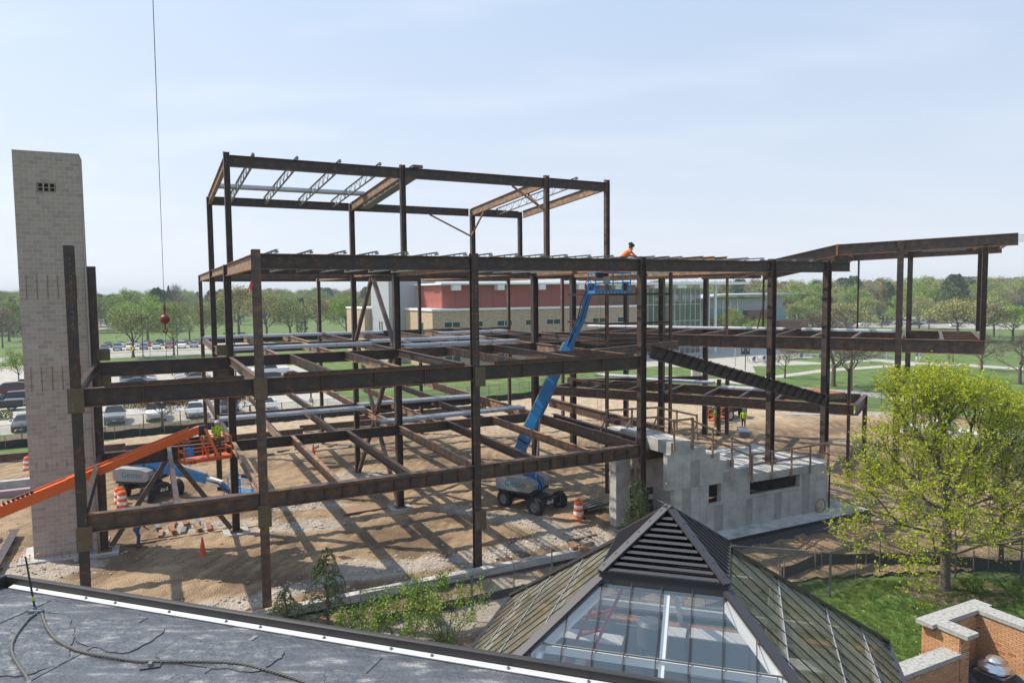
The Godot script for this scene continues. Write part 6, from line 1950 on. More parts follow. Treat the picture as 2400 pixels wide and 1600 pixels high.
# ------------------------------------------------------------------ cars
# stations: [x, bottom, belt, roof, half width, half roof width]; x from the nose backwards
func car_mesh(kind: String) -> Array:
	var st := {
		"sedan": [[0.0, 0.28, 0.62, 0.62, 0.74, 0.6], [0.18, 0.2, 0.74, 0.74, 0.86, 0.7], [1.15, 0.2, 0.90, 0.90, 0.90, 0.78], [1.35, 0.2, 0.94, 0.96, 0.90, 0.78], [2.05, 0.2, 0.96, 1.40, 0.90, 0.60], [2.9, 0.2, 0.97, 1.43, 0.90, 0.60], [3.85, 0.2, 1.0, 1.03, 0.90, 0.74], [4.45, 0.25, 0.98, 0.98, 0.86, 0.7], [4.65, 0.35, 0.82, 0.82, 0.76, 0.62]],
		"suv": [[0.0, 0.32, 0.72, 0.72, 0.76, 0.62], [0.15, 0.25, 0.90, 0.90, 0.90, 0.74], [1.05, 0.25, 1.06, 1.06, 0.94, 0.8], [1.25, 0.25, 1.10, 1.12, 0.94, 0.8], [1.95, 0.25, 1.12, 1.66, 0.94, 0.66], [3.6, 0.25, 1.14, 1.69, 0.94, 0.66], [4.35, 0.28, 1.14, 1.58, 0.93, 0.62], [4.6, 0.35, 1.05, 1.08, 0.88, 0.7], [4.66, 0.4, 0.8, 0.8, 0.8, 0.66]],
		"pickup": [[0.0, 0.4, 0.85, 0.85, 0.82, 0.7], [0.15, 0.35, 1.06, 1.06, 0.96, 0.8], [1.3, 0.35, 1.16, 1.16, 0.98, 0.84], [1.5, 0.35, 1.18, 1.2, 0.98, 0.82], [2.15, 0.35, 1.2, 1.80, 0.98, 0.70], [3.45, 0.35, 1.2, 1.82, 0.98, 0.70], [3.75, 0.35, 1.2, 1.24, 0.98, 0.84], [5.5, 0.4, 1.2, 1.2, 0.98, 0.86], [5.6, 0.5, 1.1, 1.1, 0.94, 0.8]]}
	var s: Array = st[kind]
	var body := G.new()
	var glass := G.new()
	var ring := func(r: Array) -> Array:
		var x: float = r[0]
		return [Vector3(x, r[1], r[4] * 0.9), Vector3(x, r[1] + 0.18, r[4]), Vector3(x, r[2], r[4] * 0.97), Vector3(x, r[3], r[5]), Vector3(x, r[3] + (0.03 if r[3] > r[2] + 0.1 else 0.02), 0), Vector3(x, r[3], -r[5]), Vector3(x, r[2], -r[4] * 0.97), Vector3(x, r[1] + 0.18, -r[4]), Vector3(x, r[1], -r[4] * 0.9)]
	var prev: Array = ring.call(s[0])
	for k in range(0, prev.size() - 1):
		body.tri(Vector3(0, 0.5, 0), prev[k], prev[k + 1])
	for i in range(1, s.size()):
		var cur: Array = ring.call(s[i])
		var ca: bool = s[i][3] > s[i][2] + 0.1
		var cp: bool = s[i - 1][3] > s[i - 1][2] + 0.1
		for k in 8:
			var side := k in [2, 5]
			var top := k in [3, 4]
			var g := body
			if side and (ca or cp): g = glass
			if top and ca != cp: g = glass
			g.quad(prev[k], cur[k], cur[k + 1], prev[k + 1])
		prev = cur
	for k in range(0, prev.size() - 1):
		body.tri(Vector3(prev[0].x, 0.6, 0), prev[k + 1], prev[k])
	return [body, glass, s[s.size() - 1][0]]

func car_proto(kind: String) -> Array:
	var key := "car_" + kind
	if meshes.has(key): return meshes[key]
	var m := car_mesh(kind)
	meshes[key] = [(m[0] as G).mesh(), (m[1] as G).mesh(plain("car_glass", lin(0.03, 0.04, 0.045), 0.08)), m[2]]
	return meshes[key]

func car(kind: String, c: Color, at: Vector3, turn: float, label: String, group: String) -> void:
	var p := car_proto(kind)
	var t := thing({"sedan": "parked_car", "suv": "parked_suv", "pickup": "parked_pickup"}[kind], label, {"sedan": "car", "suv": "suv", "pickup": "pickup"}[kind], at, turn, group)
	var l: float = p[2]
	var xf := Transform3D(Basis(), Vector3(-l * 0.5, 0, 0))
	var pm := plain("car_%s" % c.to_html(false), c.linear_to_srgb(), 0.28)
	pm.clearcoat_enabled = true
	pm.clearcoat = 0.6
	put("body", p[0], t, xf, pm)
	put("windows", p[1], t, xf)
	var r := 0.33 if kind == "sedan" else (0.37 if kind == "suv" else 0.41)
	for sx in [0.19, 0.80]:
		for sz in [-1, 1]:
			var w := Node3D.new(); w.name = "wheel"; t.add_child(w, true)
			w.position = Vector3(l * (sx - 0.5), r, sz * 0.80)
			w.rotation.y = -PI / 2 if sz > 0 else PI / 2
			if not meshes.has("cw_%.2f" % r):
				var tg := G.new()
				tg.x = Transform3D(Basis(Vector3.FORWARD, PI / 2), Vector3.ZERO)
				tg.lathe(Vector3.ZERO, PackedVector2Array([Vector2(r * 0.62, -0.1), Vector2(r * 0.95, -0.11), Vector2(r, -0.07), Vector2(r, 0.07), Vector2(r * 0.95, 0.11), Vector2(r * 0.62, 0.1)]), 16)
				meshes["cw_%.2f" % r] = tg.mesh(mats["dark_rubber"])
				var rg := G.new()
				rg.x = tg.x
				rg.lathe(Vector3.ZERO, PackedVector2Array([Vector2(r * 0.64, 0.09), Vector2(r * 0.2, 0.05), Vector2(0, 0.07)]), 10)
				meshes["cr_%.2f" % r] = rg.mesh(plain("alloy", lin(0.45, 0.45, 0.46), 0.35, 0.6))
			put("tyre", meshes["cw_%.2f" % r], w)
			put("rim", meshes["cr_%.2f" % r], w)
	if not meshes.has("lamp_f"):
		meshes["lamp_f"] = bx(Vector3(0.06, 0.13, 0.34)).mesh(plain("headlight", lin(0.7, 0.72, 0.75), 0.15))
		meshes["lamp_r"] = bx(Vector3(0.05, 0.2, 0.2)).mesh(plain("taillight", lin(0.35, 0.01, 0.01), 0.2))
		meshes["grille"] = bx(Vector3(0.05, 0.16, 0.9)).mesh(mats["black_paint"])
		meshes["number_plate"] = bx(Vector3(0.02, 0.1, 0.3)).mesh(mats["white_paint"])
		meshes["mirror"] = bx(Vector3(0.1, 0.12, 0.2)).mesh()
	var hy := 0.62 if kind == "sedan" else (0.78 if kind == "suv" else 0.92)
	for sz in [-1, 1]:
		put("headlight", meshes["lamp_f"], t, Transform3D(Basis(), Vector3(-l * 0.5 + 0.09, hy, sz * 0.62)))
		put("taillight", meshes["lamp_r"], t, Transform3D(Basis(), Vector3(l * 0.5 - 0.06, hy + 0.12, sz * 0.68)))
		put("mirror", meshes["mirror"], t, Transform3D(Basis(), Vector3(-l * 0.5 + 1.55, hy + 0.38, sz * 1.0)), pm)
	put("grille", meshes["grille"], t, Transform3D(Basis(), Vector3(-l * 0.5 + 0.03, hy - 0.12, 0)))
	put("number_plate", meshes["number_plate"], t, Transform3D(Basis(), Vector3(-l * 0.5 + 0.0, hy - 0.3, 0)))

func make_cars() -> void:
	var C := {"grey": Color(0.16, 0.165, 0.17), "white": Color(0.72, 0.72, 0.71), "silver": Color(0.42, 0.43, 0.44), "black": Color(0.012, 0.013, 0.016), "red": Color(0.22, 0.015, 0.018), "blue": Color(0.03, 0.06, 0.14), "navy": Color(0.012, 0.02, 0.05), "maroon": Color(0.11, 0.012, 0.02), "tan": Color(0.36, 0.32, 0.26), "steel blue": Color(0.10, 0.16, 0.22), "yellow": Color(0.55, 0.36, 0.02), "dark green": Color(0.03, 0.06, 0.045)}
	# front row facing the site: nose towards the fence (-b), local -x is the nose
	var nose := func(d: Vector3) -> float: return yaw_of(-d)
	var row := [["suv", "grey", -3.3, "grey family suv facing the wire fence by the plum tree"], ["suv", "white", 0.4, "white suv with black grille facing the wire fence"], ["sedan", "silver", 4.1, "silver saloon facing the wire fence behind the plum tree"], ["suv", "navy", 7.4, "dark blue suv facing the fence beside the orange beam"], ["sedan", "silver", 11.2, "silver compact partly hidden by the second column"], ["suv", "white", -7.3, "white suv by the slim lamp post at the fence"], ["sedan", "black", -10.9, "black saloon beside the white suv at the fence"]]
	for r in row: car(r[0], C[r[1]], W(r[2], 0.012, 82.6), nose.call(-DB), r[3], "cars facing the site fence")
	# left block of cars
	var lb := [["pickup", "black", -15.6, 97.5, "black pickup truck beyond the clipped hedge"], ["suv", "black", -14.5, 101.5, "black suv parked behind the black pickup"], ["sedan", "silver", -13.4, 105.0, "silver saloon in the row behind the black suv"], ["sedan", "grey", -12.6, 108.5, "grey saloon in the row beyond the silver one"], ["suv", "maroon", -16.5, 112.5, "maroon suv beyond the grey saloon"], ["sedan", "red", -12.0, 112.5, "red car next to the maroon suv"], ["suv", "white", -15.2, 117.0, "white suv at the far end of the side row"], ["sedan", "black", -12.0, 117.0, "black saloon at the far end of the side row"], ["sedan", "navy", -17.5, 104.0, "navy saloon at the outer side of the row"]]
	for r in lb: car(r[0], C[r[1]], W(r[2], 0.012, r[3]), nose.call(-DA), r[4], "cars in the side row of the lot")
	# middle rows, two lines of cars end on
	var mid := ["steel blue", "black", "white", "grey", "red", "silver", "black"]
	for i in 7:
		car(["sedan", "suv", "suv", "sedan", "sedan", "suv", "sedan"][i], C[mid[i]], W(-2.0 + 0.1 * i, 0.012, 131.0 - i * 3.1), nose.call(DA), "%s car parked in the left line of the inner row" % mid[i], "cars in the inner row")
	var mid2 := ["silver", "white", "navy", "white", "silver", "tan"]
	for i in 6:
		car(["sedan", "suv", "sedan", "suv", "sedan", "sedan"][i], C[mid2[i]], W(5.2 + 0.1 * i, 0.012, 131.0 - i * 3.1), nose.call(-DA), "%s car parked in the right line of the inner row" % mid2[i], "cars in the inner row")
	car("pickup", C["white"], W(17.0, 0.012, 118.5), nose.call(-DA), "white pickup truck parked beyond the red estate car", "cars near the walkway")
	car("suv", C["maroon"], W(14.6, 0.012, 107.5), nose.call(-DA), "dark red estate car in front of the white pickup", "cars near the walkway")
	car("sedan", C["red"], W(18.4, 0.012, 110.0), nose.call(-DA), "small red car beside the dark red estate car", "cars near the walkway")
	# far lot, two rows
	var f1 := ["navy", "steel blue", "white", "blue", "silver", "red", "white", "grey"]
	for i in 8:
		car("suv" if i in [1, 2, 6] else "sedan", C[f1[i]], W(-9.3 + i * 2.75, 0.012, 193.5), nose.call(-DB), "%s car in the near row of the far lot" % f1[i], "cars in the far lot")
	var f2 := ["black", "silver", "white", "tan", "dark green", "maroon", "blue", "grey", "maroon"]
	for i in 9:
		car("suv" if i in [2, 4, 8] else "sedan", C[f2[i]], W(-9.0 + i * 2.9, 0.012, 206.5), nose.call(DB), "%s car in the back row of the far lot" % f2[i], "cars in the far lot")
	# distant cars at the right
	var rc := [["pickup", "white", 100.2, -249.6, "white pickup driving on the distant road"], ["sedan", "white", 122.3, -251.3, "white car on the distant road by the poplar"], ["sedan", "grey", 128.3, -250.0, "grey car on the distant road"], ["suv", "white", 140.2, -261.0, "white suv in the distant car park"], ["sedan", "black", 138.2, -247.9, "black car in front of the distant white suv"], ["suv", "silver", 144.5, -256.5, "silver suv in the distant car park"], ["suv", "maroon", 152.2, -261.9, "maroon suv in the distant car park"], ["suv", "yellow", 156.8, -264.5, "yellow car in the distant car park"], ["suv", "white", 146.1, -236.9, "white suv on the distant road under the budding tree"], ["sedan", "steel blue", 117.0, -252.0, "steel blue car on the distant road"], ["suv", "red", 108.5, -250.5, "red truck behind the white pickup on the distant road"]]
	for r in rc: car(r[0], C[r[1]], Vector3(r[2], 0.02, r[3]), 0.3 if r[2] < 135.0 else -0.25, r[4], "cars on the distant road")
	# truck and van behind the maple
	car("pickup", C["white"], W(57.5, 0.06, 36.5), yaw_of(-DA * 0.5 + DB), "white service truck half hidden by the maple leaves", "trucks behind the maple")
	car("pickup", C["silver"], W(63.0, 0.06, 33.0), yaw_of(-DA), "silver flatbed truck half hidden by the maple leaves", "trucks behind the maple")

# ------------------------------------------------------------------ buildings
func window_set(parent: Node3D, x: float, y: float, z: float, w: float, h: float, bars: int) -> void:
	var f := part("window", bx(Vector3(w, h, 0.06), Vector3(x, y, z)), plain("frame_light", lin(0.55, 0.57, 0.58), 0.5), parent)
	var n := bars + 1
	for i in n:
		part("pane", bx(Vector3(w / n - 0.12, h - 0.14, 0.03), Vector3(x - w * 0.5 + w / n * (i + 0.5), y, z + 0.025)), plain("far_glass", lin(0.02, 0.05, 0.045), 0.06), f)

func make_hall() -> void:
	# front corner at a 42.2, b 113
	var t := thing("campus_hall", "pale stone hall with red upper storey and glass end", "building", W(42.2, 0, 113.0), AZ)
	var stone := tri_mat("stone", tex(512, 131, 0.05, [[0.0, Color(0.24, 0.165, 0.105)], [0.4, Color(0.40, 0.295, 0.20)], [0.6, Color(0.50, 0.39, 0.28)], [1.0, Color(0.62, 0.52, 0.40)]], 2, 132, 0.2, 0.4, FastNoiseLite.TYPE_CELLULAR, 4), 0.22, 0.95)
	stone.uv1_scale = Vector3(0.22, 0.5, 0.22)
	var red := plain("red_panel", lin(0.30, 0.085, 0.065), 0.75)
	var grey := plain("metal_grey", lin(0.36, 0.38, 0.41), 0.5)
	var white := mats["white_paint"] as Material
	part("stone_wall", bx(Vector3(43.0, 9.7, 24.0), Vector3(21.5, 4.85, -12.02)), stone, t)
	part("parapet_band", bx(Vector3(43.4, 0.35, 24.4), Vector3(21.5, 9.87, -12.02)), white, t)
	var upper := part("upper_storey", bx(Vector3(40.0, 4.0, 22.0), Vector3(22.4, 12.0, -12.6)), red, t)
	for i in 17:
		for j in 3:
			part("panel", bx(Vector3(2.3, 1.28, 0.05), Vector3(3.6 + i * 2.35, 10.72 + j * 1.32, -1.585)), red, upper)
	for j in 3:
		for i in 6:
			part("panel", bx(Vector3(0.05, 1.28, 2.3), Vector3(2.385, 10.72 + j * 1.32, -2.9 - i * 2.35)), red, upper)
	part("roof_edge", bx(Vector3(42.5, 0.3, 24.5), Vector3(22.9, 14.2, -12.4)), white, t)
	for i in 5: part("roof_bracket", bx(Vector3(1.3, 0.9, 1.6), Vector3(4.6 + i * 8.2, 13.55, -0.9)), white, t)
	for i in 3: part("vent_hole", bx(Vector3(0.05, 0.3, 0.3), Vector3(2.35, 12.8, -3.0 - i * 0.9)), mats["black_paint"], t)
	# windows on the stone front: two rows
	for i in 8: window_set(t, 3.5 + i * 4.9, 7.35, 0.0, 2.9 if i % 2 == 0 else 1.5, 1.0, 1 if i % 2 == 0 else 0)
	for i in 8: window_set(t, 3.5 + i * 4.9, 1.5, 0.0, 2.9 if i % 2 == 0 else 1.5, 1.2, 1 if i % 2 == 0 else 0)
	part("window", bx(Vector3(0.06, 2.0, 0.9), Vector3(-0.0, 6.6, -5.0)), plain("far_glass", lin(0.02, 0.05, 0.045), 0.06), t)
	# grey metal block at the left rear
	part("metal_block", bx(Vector3(9.0, 19.0, 11.5), Vector3(1.4, 9.5, -19.8)), grey, t)
	for i in 9: part("metal_seam", bx(Vector3(9.02, 0.03, 11.52), Vector3(1.4, 2.0 + i * 2.0, -19.8)), plain("seam_grey", lin(0.25, 0.26, 0.28), 0.6), t)
	for i in 2:
		part("window", bx(Vector3(0.06, 2.6, 0.6), Vector3(-3.12, 6.2, -18.5 - i * 1.5)), plain("far_glass", lin(0.02, 0.05, 0.045), 0.06), t)
	part("stone_wing", bx(Vector3(6.0, 9.7, 14.0), Vector3(-1.4, 4.85, -32.8)), stone, t)
	part("parapet_band", bx(Vector3(6.3, 0.3, 14.3), Vector3(-1.4, 9.85, -32.8)), white, t)
	# glass end
	var gx0 := 33.2
	var gx1 := 57.6
	part("inner_wall", bx(Vector3(gx1 - 43.6, 13.6, 0.3), Vector3((gx1 + 43.6) * 0.5, 6.8, -16.5)), stone, t)
	for y in [0.05, 6.6]: part("inner_floor", bx(Vector3(gx1 - 43.6, 0.3, 15.0), Vector3((gx1 + 43.6) * 0.5, y, -8.6)), mats["concrete"], t)
	for i in 4: part("inner_column", bx(Vector3(0.5, 13.4, 0.5), Vector3(45.5 + i * 3.6, 6.8, -5.0)), white, t)
	var glass := StandardMaterial3D.new()
	glass.albedo_color = Color(0.34, 0.42, 0.36, 0.42)
	glass.transparency = BaseMaterial3D.TRANSPARENCY_ALPHA
	glass.roughness = 0.03
	for i in 11:
		for j in 4:
			var w := (gx1 - 43.2) / 11.0
			part("pane", bx(Vector3(w - 0.12, 3.3 - 0.12, 0.05), Vector3(43.2 + w * (i + 0.5), 1.75 + j * 3.3, -0.5)), glass, t)
	for i in 12:
		part("mullion", bx(Vector3(0.1, 13.2, 0.16), Vector3(43.2 + (gx1 - 43.2) / 11.0 * i, 6.7, -0.52)), plain("frame_light", lin(0.55, 0.57, 0.58), 0.5), t)
	for j in 5:
		part("transom", bx(Vector3(gx1 - 43.2, 0.1, 0.14), Vector3((gx1 + 43.2) * 0.5, 0.1 + j * 3.3, -0.52)), plain("frame_light", lin(0.55, 0.57, 0.58), 0.5), t)
	for i in 5:
		part("pane", bx(Vector3(1.6, 3.1, 0.05), Vector3(34.2 + i * 1.75, 11.9, -1.55)), glass, t)
	for i in 6:
		part("pane", bx(Vector3(0.05, 12.8, 2.3), Vector3(gx1 + 0.05, 6.6, -2.0 - i * 2.5)), glass, t)
	part("roof_slab", bx(Vector3(38.0, 0.5, 22.0), Vector3(50.0, 14.1, -9.5)), white, t)
	for i in 3: part("roof_bracket", bx(Vector3(2.2, 0.8, 1.8), Vector3(46.0 + i * 5.6, 13.6, 0.2)), white, t)
	for s in [[62.5, -1.5], [66.5, -8.0]]:
		var g := G.new()
		g.rod(Vector3(s[0], 0, s[1]), Vector3(s[0], 13.9, s[1]), 0.3, 12)
		part("pillar", g, white, t)
	# second building
	var b := thing("far_building", "low grey and brick building with a sloping metal roof", "building", Vector3(49.2, 0, -182.0), AZ)
	var brick := tri_mat("far_brick", tex(256, 141, 0.08, [[0.0, Color(0.16, 0.075, 0.05)], [0.5, Color(0.21, 0.10, 0.07)], [1.0, Color(0.27, 0.14, 0.10)]], 3), 0.3, 0.95)
	part("wall", bx(Vector3(26.0, 10.6, 14.0), Vector3(14.0, 5.3, -8.0)), grey, b)
	var rf := G.new()
	rf.x = Transform3D(Basis(), Vector3(0, 0, -16))
	rf.prism(PackedVector2Array([Vector2(-6, 10.0), Vector2(3, 11.2), Vector2(28.5, 11.4), Vector2(28.5, 11.8), Vector2(3, 11.6), Vector2(-6, 10.5)]), 0.0, 17.5)
	part("roof", rf, plain("roof_metal", lin(0.40, 0.44, 0.50), 0.4), b)
	part("brick_front", bx(Vector3(13.0, 7.4, 2.0), Vector3(19.5, 3.7, -0.2)), brick, b)
	part("brick_low", bx(Vector3(10.0, 4.6, 6.0), Vector3(25.0, 2.3, 2.0)), brick, b)
	for i in 5:
		part("window_band", bx(Vector3(2.2, 2.3, 0.1), Vector3(2.2 + i * 2.45, 6.9, -0.96)), plain("teal_glass", lin(0.20, 0.33, 0.36), 0.15), b)
		part("window_band", bx(Vector3(2.2, 2.3, 0.1), Vector3(2.2 + i * 2.45, 4.3, -0.96)), plain("far_glass", lin(0.02, 0.05, 0.045), 0.06), b)
		part("fin", bx(Vector3(0.25, 10.4, 0.3), Vector3(0.95 + i * 2.45, 5.2, -0.9)), mats["white_paint"], b)
	part("window_band", bx(Vector3(3.4, 3.6, 0.1), Vector3(24.6, 6.2, 0.86)), plain("teal_glass", lin(0.20, 0.33, 0.36), 0.15), b)
	for i in 2: part("window", bx(Vector3(0.8, 1.6, 0.1), Vector3(15.0 + i * 6.5, 5.0, 0.84)), plain("far_glass", lin(0.02, 0.05, 0.045), 0.06), b)

# ------------------------------------------------------------------ street furniture
func lamp(at: Vector3, h: float, arms: int, label: String, group: String, m: Material) -> void:
	var t := thing("lamp_post", label, "lamp post", at, 0.4, group)
	var g := G.new()
	g.tube(PackedVector3Array([Vector3.ZERO, Vector3(0, h, 0)]), PackedFloat32Array([0.10, 0.07]), 8)
	part("pole", g, m, t)
	g = G.new()
	g.lathe(Vector3.ZERO, PackedVector2Array([Vector2(0.25, 0), Vector2(0.25, 0.5), Vector2(0, 0.5)]), 10)
	part("base", g, mats["concrete"], t)
	for i in arms:
		var s := 1.0 if i == 0 else -1.0
		part("arm", bx(Vector3(0.6, 0.06, 0.06), Vector3(s * 0.35, h - 0.1, 0)), m, t)
		part("lamp_head", bx(Vector3(0.8, 0.16, 0.36), Vector3(s * 0.95, h - 0.08, 0)), m, t)

func chain_panel() -> Array:
	if meshes.has("chain"): return meshes["chain"]
	var wire := G.new()
	var w := 3.0
	var h := 1.8
	var st := 0.075
	for i in range(-int(h / st), int(w / st) + 1):
		for dir in [1, -1]:
			var x0 := i * st
			var p := Vector2(x0, 0.0)
			var q := Vector2(x0 + h, h)
			if p.x < 0.0: p = Vector2(0, -x0)
			if q.x > w: q = Vector2(w, w - x0)
			if p.y > h or q.y < 0.0: continue
			var a := Vector3(p.x if dir > 0 else w - p.x, p.y + 0.05, 0)
			var b := Vector3(q.x if dir > 0 else w - q.x, q.y + 0.05, 0)
			var d := (b - a).normalized()
			var n := Vector3(-d.y, d.x, 0) * 0.0034
			wire.quad(a - n, b - n, b + n, a + n)
	var fr := G.new()
	fr.rod(Vector3(0, 0, 0), Vector3(0, 1.9, 0), 0.024, 6)
	fr.rod(Vector3(w, 0, 0), Vector3(w, 1.9, 0), 0.024, 6)
	fr.rod(Vector3(0, 1.87, 0), Vector3(w, 1.87, 0), 0.02, 6)
	fr.rod(Vector3(0, 0.06, 0), Vector3(w, 0.06, 0), 0.02, 6)
	fr.rod(Vector3(w * 0.5, 0.06, 0), Vector3(w * 0.5, 1.87, 0), 0.016, 6)
	meshes["chain"] = [wire.mesh(plain("zinc_wire", lin(0.20, 0.205, 0.21), 0.5, 0.2)), fr.mesh(plain("zinc_tube", lin(0.17, 0.175, 0.18), 0.5, 0.2))]
	return meshes["chain"]

func fence_run(pts: Array, label: String, group: String) -> void:
	var m := chain_panel()
	for i in pts.size() - 1:
		var p: Vector3 = pts[i]
		var q: Vector3 = pts[i + 1]
		var n := maxi(1, int(roundf(p.distance_to(q) / 3.0)))
		for k in n:
			var a := p.lerp(q, float(k) / n)
			var b := p.lerp(q, float(k + 1) / n)
			var t := thing("fence_panel", label, "fence", a, yaw_of(b - a), group)
			var sx := (a.distance_to(b) - 0.04) / 3.0
			var xf := Transform3D(Basis().scaled(Vector3(sx, 1, 1)), Vector3.ZERO)
			put("wire_mesh", m[0], t, xf)
			put("tube_frame", m[1], t, xf)

func silt(pts: Array, h: float, label: String) -> void:
	var t := thing("silt_fence", label, "silt fence", pts[0], 0.0, "black silt fences")
	rng.seed = hash(label)
	var g := G.new()
	for i in pts.size() - 1:
		var p: Vector3 = pts[i] - pts[0]
		var q: Vector3 = pts[i + 1] - pts[0]
		var n := maxi(1, int(p.distance_to(q) / 0.5))
		for k in n:
			var a := p.lerp(q, float(k) / n)
			var b := p.lerp(q, float(k + 1) / n)
			var sd := (q - p).cross(Vector3.UP).normalized()
			var o0 := sd * sin(k * 1.3) * 0.06
			var o1 := sd * sin((k + 1) * 1.3) * 0.06
			var h0 := h * (1.0 - 0.13 * absf(sin(k * 0.55)))
			var h1 := h * (1.0 - 0.13 * absf(sin((k + 1) * 0.55)))
			g.quad(a, b, b + o1 + Vector3.UP * h1, a + o0 + Vector3.UP * h0)
			g.quad(b - sd * 0.02, a - sd * 0.02, a + o0 - sd * 0.02 + Vector3.UP * h0, b + o1 - sd * 0.02 + Vector3.UP * h1)
			if k % 4 == 0:
				part("stake", bx(Vector3(0.04, h + 0.35, 0.04), a + Vector3(0, h * 0.5 + 0.15, 0) + sd * 0.1), mats["lumber_old"], t)
	part("fabric", g, plain("silt_black", lin(0.018, 0.018, 0.02), 0.7), t)

func make_furniture() -> void:
	var bz := plain("bronze", lin(0.045, 0.04, 0.038), 0.5)
	var tanm := plain("tan_pole", lin(0.35, 0.26, 0.13), 0.6)
	lamp(Vector3(103.5, 0, -277.0), 9.1, 1, "tan single arm lamp post near the brick building", "lamp posts on the distant road", tanm)
	lamp(Vector3(103.4, 0, -248.9), 10.5, 1, "tan lamp post beside the distant road", "lamp posts on the distant road", tanm)
	lamp(Vector3(-149.6, 0, -215.0), 9.5, 1, "dark lamp post on the lawn by the winding path", "lamp posts by the car park", bz)
	lamp(Vector3(-172.4, 0, -250.0), 9.1, 1, "dark lamp post further along the winding path", "lamp posts by the car park", bz)
	lamp(Vector3(-76.1, 0, -148.7), 8.2, 2, "dark twin head lamp post between two budding trees", "lamp posts by the car park", bz)
	lamp(Vector3(-68.0, 0, -146.6), 7.0, 2, "dark twin head lamp post near the far lot kerb", "lamp posts by the car park", bz)
	lamp(W(-12.8, 0, 76.5), 3.6, 1, "slim dark lamp post by the wire fence", "lamp posts by the car park", bz)
	lamp(W(10.0, 0, 100.0), 7.8, 2, "dark twin head lamp post in front of the olive trees", "lamp posts by the car park", bz)
	lamp(W(16.8, 0, 86.0), 5.9, 1, "dark single lamp on a concrete footing by the mulch", "lamp posts by the car park", bz)
	# banner lamp on the plaza
	var b := thing("banner_lamp", "dark lamp post with two black banners on the plaza", "lamp post", Vector3(36.8, 0, -113.7), 0.2)
	var g := G.new(); g.rod(Vector3.ZERO, Vector3(0, 4.4, 0), 0.07, 8); part("pole", g, bz, b)
	part("lamp_head", bx(Vector3(0.9, 0.12, 0.3), Vector3(0.4, 4.4, 0)), bz, b)
	for s in [-1, 1]:
		part("banner", bx(Vector3(0.62, 1.3, 0.03), Vector3(s * 0.42, 3.2, 0)), mats["black_paint"], b)
		part("banner_print", bx(Vector3(0.3, 0.5, 0.005), Vector3(s * 0.42, 3.3, 0.02)), plain("banner_grey", lin(0.3, 0.32, 0.34), 0.6), b)
	# flag poles on the plaza
	for q in [[37.0, -119.5, 3.4], [45.8, -126.0, 3.6], [66.5, -128.0, 4.0], [49.5, -111.0, 3.4]]:
		var f := put("bollard_light", null, null, Transform3D(Basis(), Vector3(q[0], 0, q[1])))
		g = G.new(); g.rod(Vector3.ZERO, Vector3(0, q[2], 0), 0.08, 8); g.lathe(Vector3(0, q[2], 0), PackedVector2Array([Vector2(0.1, 0), Vector2(0.1, 0.12), Vector2(0, 0.2)]), 8)
		f.mesh = g.mesh(plain("pole_grey", lin(0.42, 0.43, 0.44), 0.5))
		tag(f, "thin pale grey light column standing beside the plaza", "light column", "pale light columns round the plaza")
	# tables and chairs
	var blue := plain("seat_blue", lin(0.05, 0.10, 0.22), 0.5)
	var sets := [[31.0, -131.0], [33.5, -129.0], [42.5, -126.5], [44.8, -128.0], [53.0, -132.0], [55.6, -130.0], [28.0, -128.0]]
	for i in sets.size():
		var t := thing("plaza_table", "round blue topped table with blue chairs on the plaza", "table", Vector3(sets[i][0], 0.01, sets[i][1]), i * 0.6, "tables on the plaza")
		g = G.new(); g.lathe(Vector3.ZERO, PackedVector2Array([Vector2(0.55, 0.70), Vector2(0.6, 0.74), Vector2(0, 0.75)]), 14); part("top", g, plain("table_blue", lin(0.22, 0.34, 0.48), 0.4), t)
		g = G.new(); g.rod(Vector3.ZERO, Vector3(0, 0.7, 0), 0.05); part("leg", g, mats["steel_grey"], t)
		for k in 4:
			var an := k * PI / 2 + 0.4
			var ct := thing("plaza_chair", "small blue metal chair drawn up to a plaza table", "chair", Vector3(sets[i][0] + cos(an) * 0.95, 0.01, sets[i][1] + sin(an) * 0.95), -an, "chairs on the plaza")
			part("seat", bx(Vector3(0.45, 0.04, 0.45), Vector3(0, 0.45, 0)), blue, ct)
			part("backrest", bx(Vector3(0.04, 0.45, 0.45), Vector3(0.22, 0.72, 0)), blue, ct)
			for s in [[-0.2, -0.2], [0.2, -0.2], [-0.2, 0.2], [0.2, 0.2]]: part("leg", bx(Vector3(0.03, 0.45, 0.03), Vector3(s[0], 0.22, s[1])), mats["steel_grey"], ct)
	for q in [[26.5, -104.5], [27.8, -104.0], [31.5, -138.0]]:
		var bn := put("litter_bin", bx(Vector3(0.9, 1.2, 0.9), Vector3(0, 0.6, 0)).mesh(plain("bin_stone", lin(0.45, 0.42, 0.37), 0.9)), null, Transform3D(Basis(), Vector3(q[0], 0, q[1])))
		tag(bn, "pale square stone litter bin on the plaza edge", "bin", "stone bins on the plaza")
	var pl := put("planter_wall", bx(Vector3(16, 0.5, 0.5), Vector3(0, 0.25, 0)).mesh(mats["concrete"]), null, Transform3D(Basis(Vector3.UP, -0.35), Vector3(62.0, 0, -134.0)))
	tag(pl, "long low concrete seat wall at the edge of the plaza", "wall")
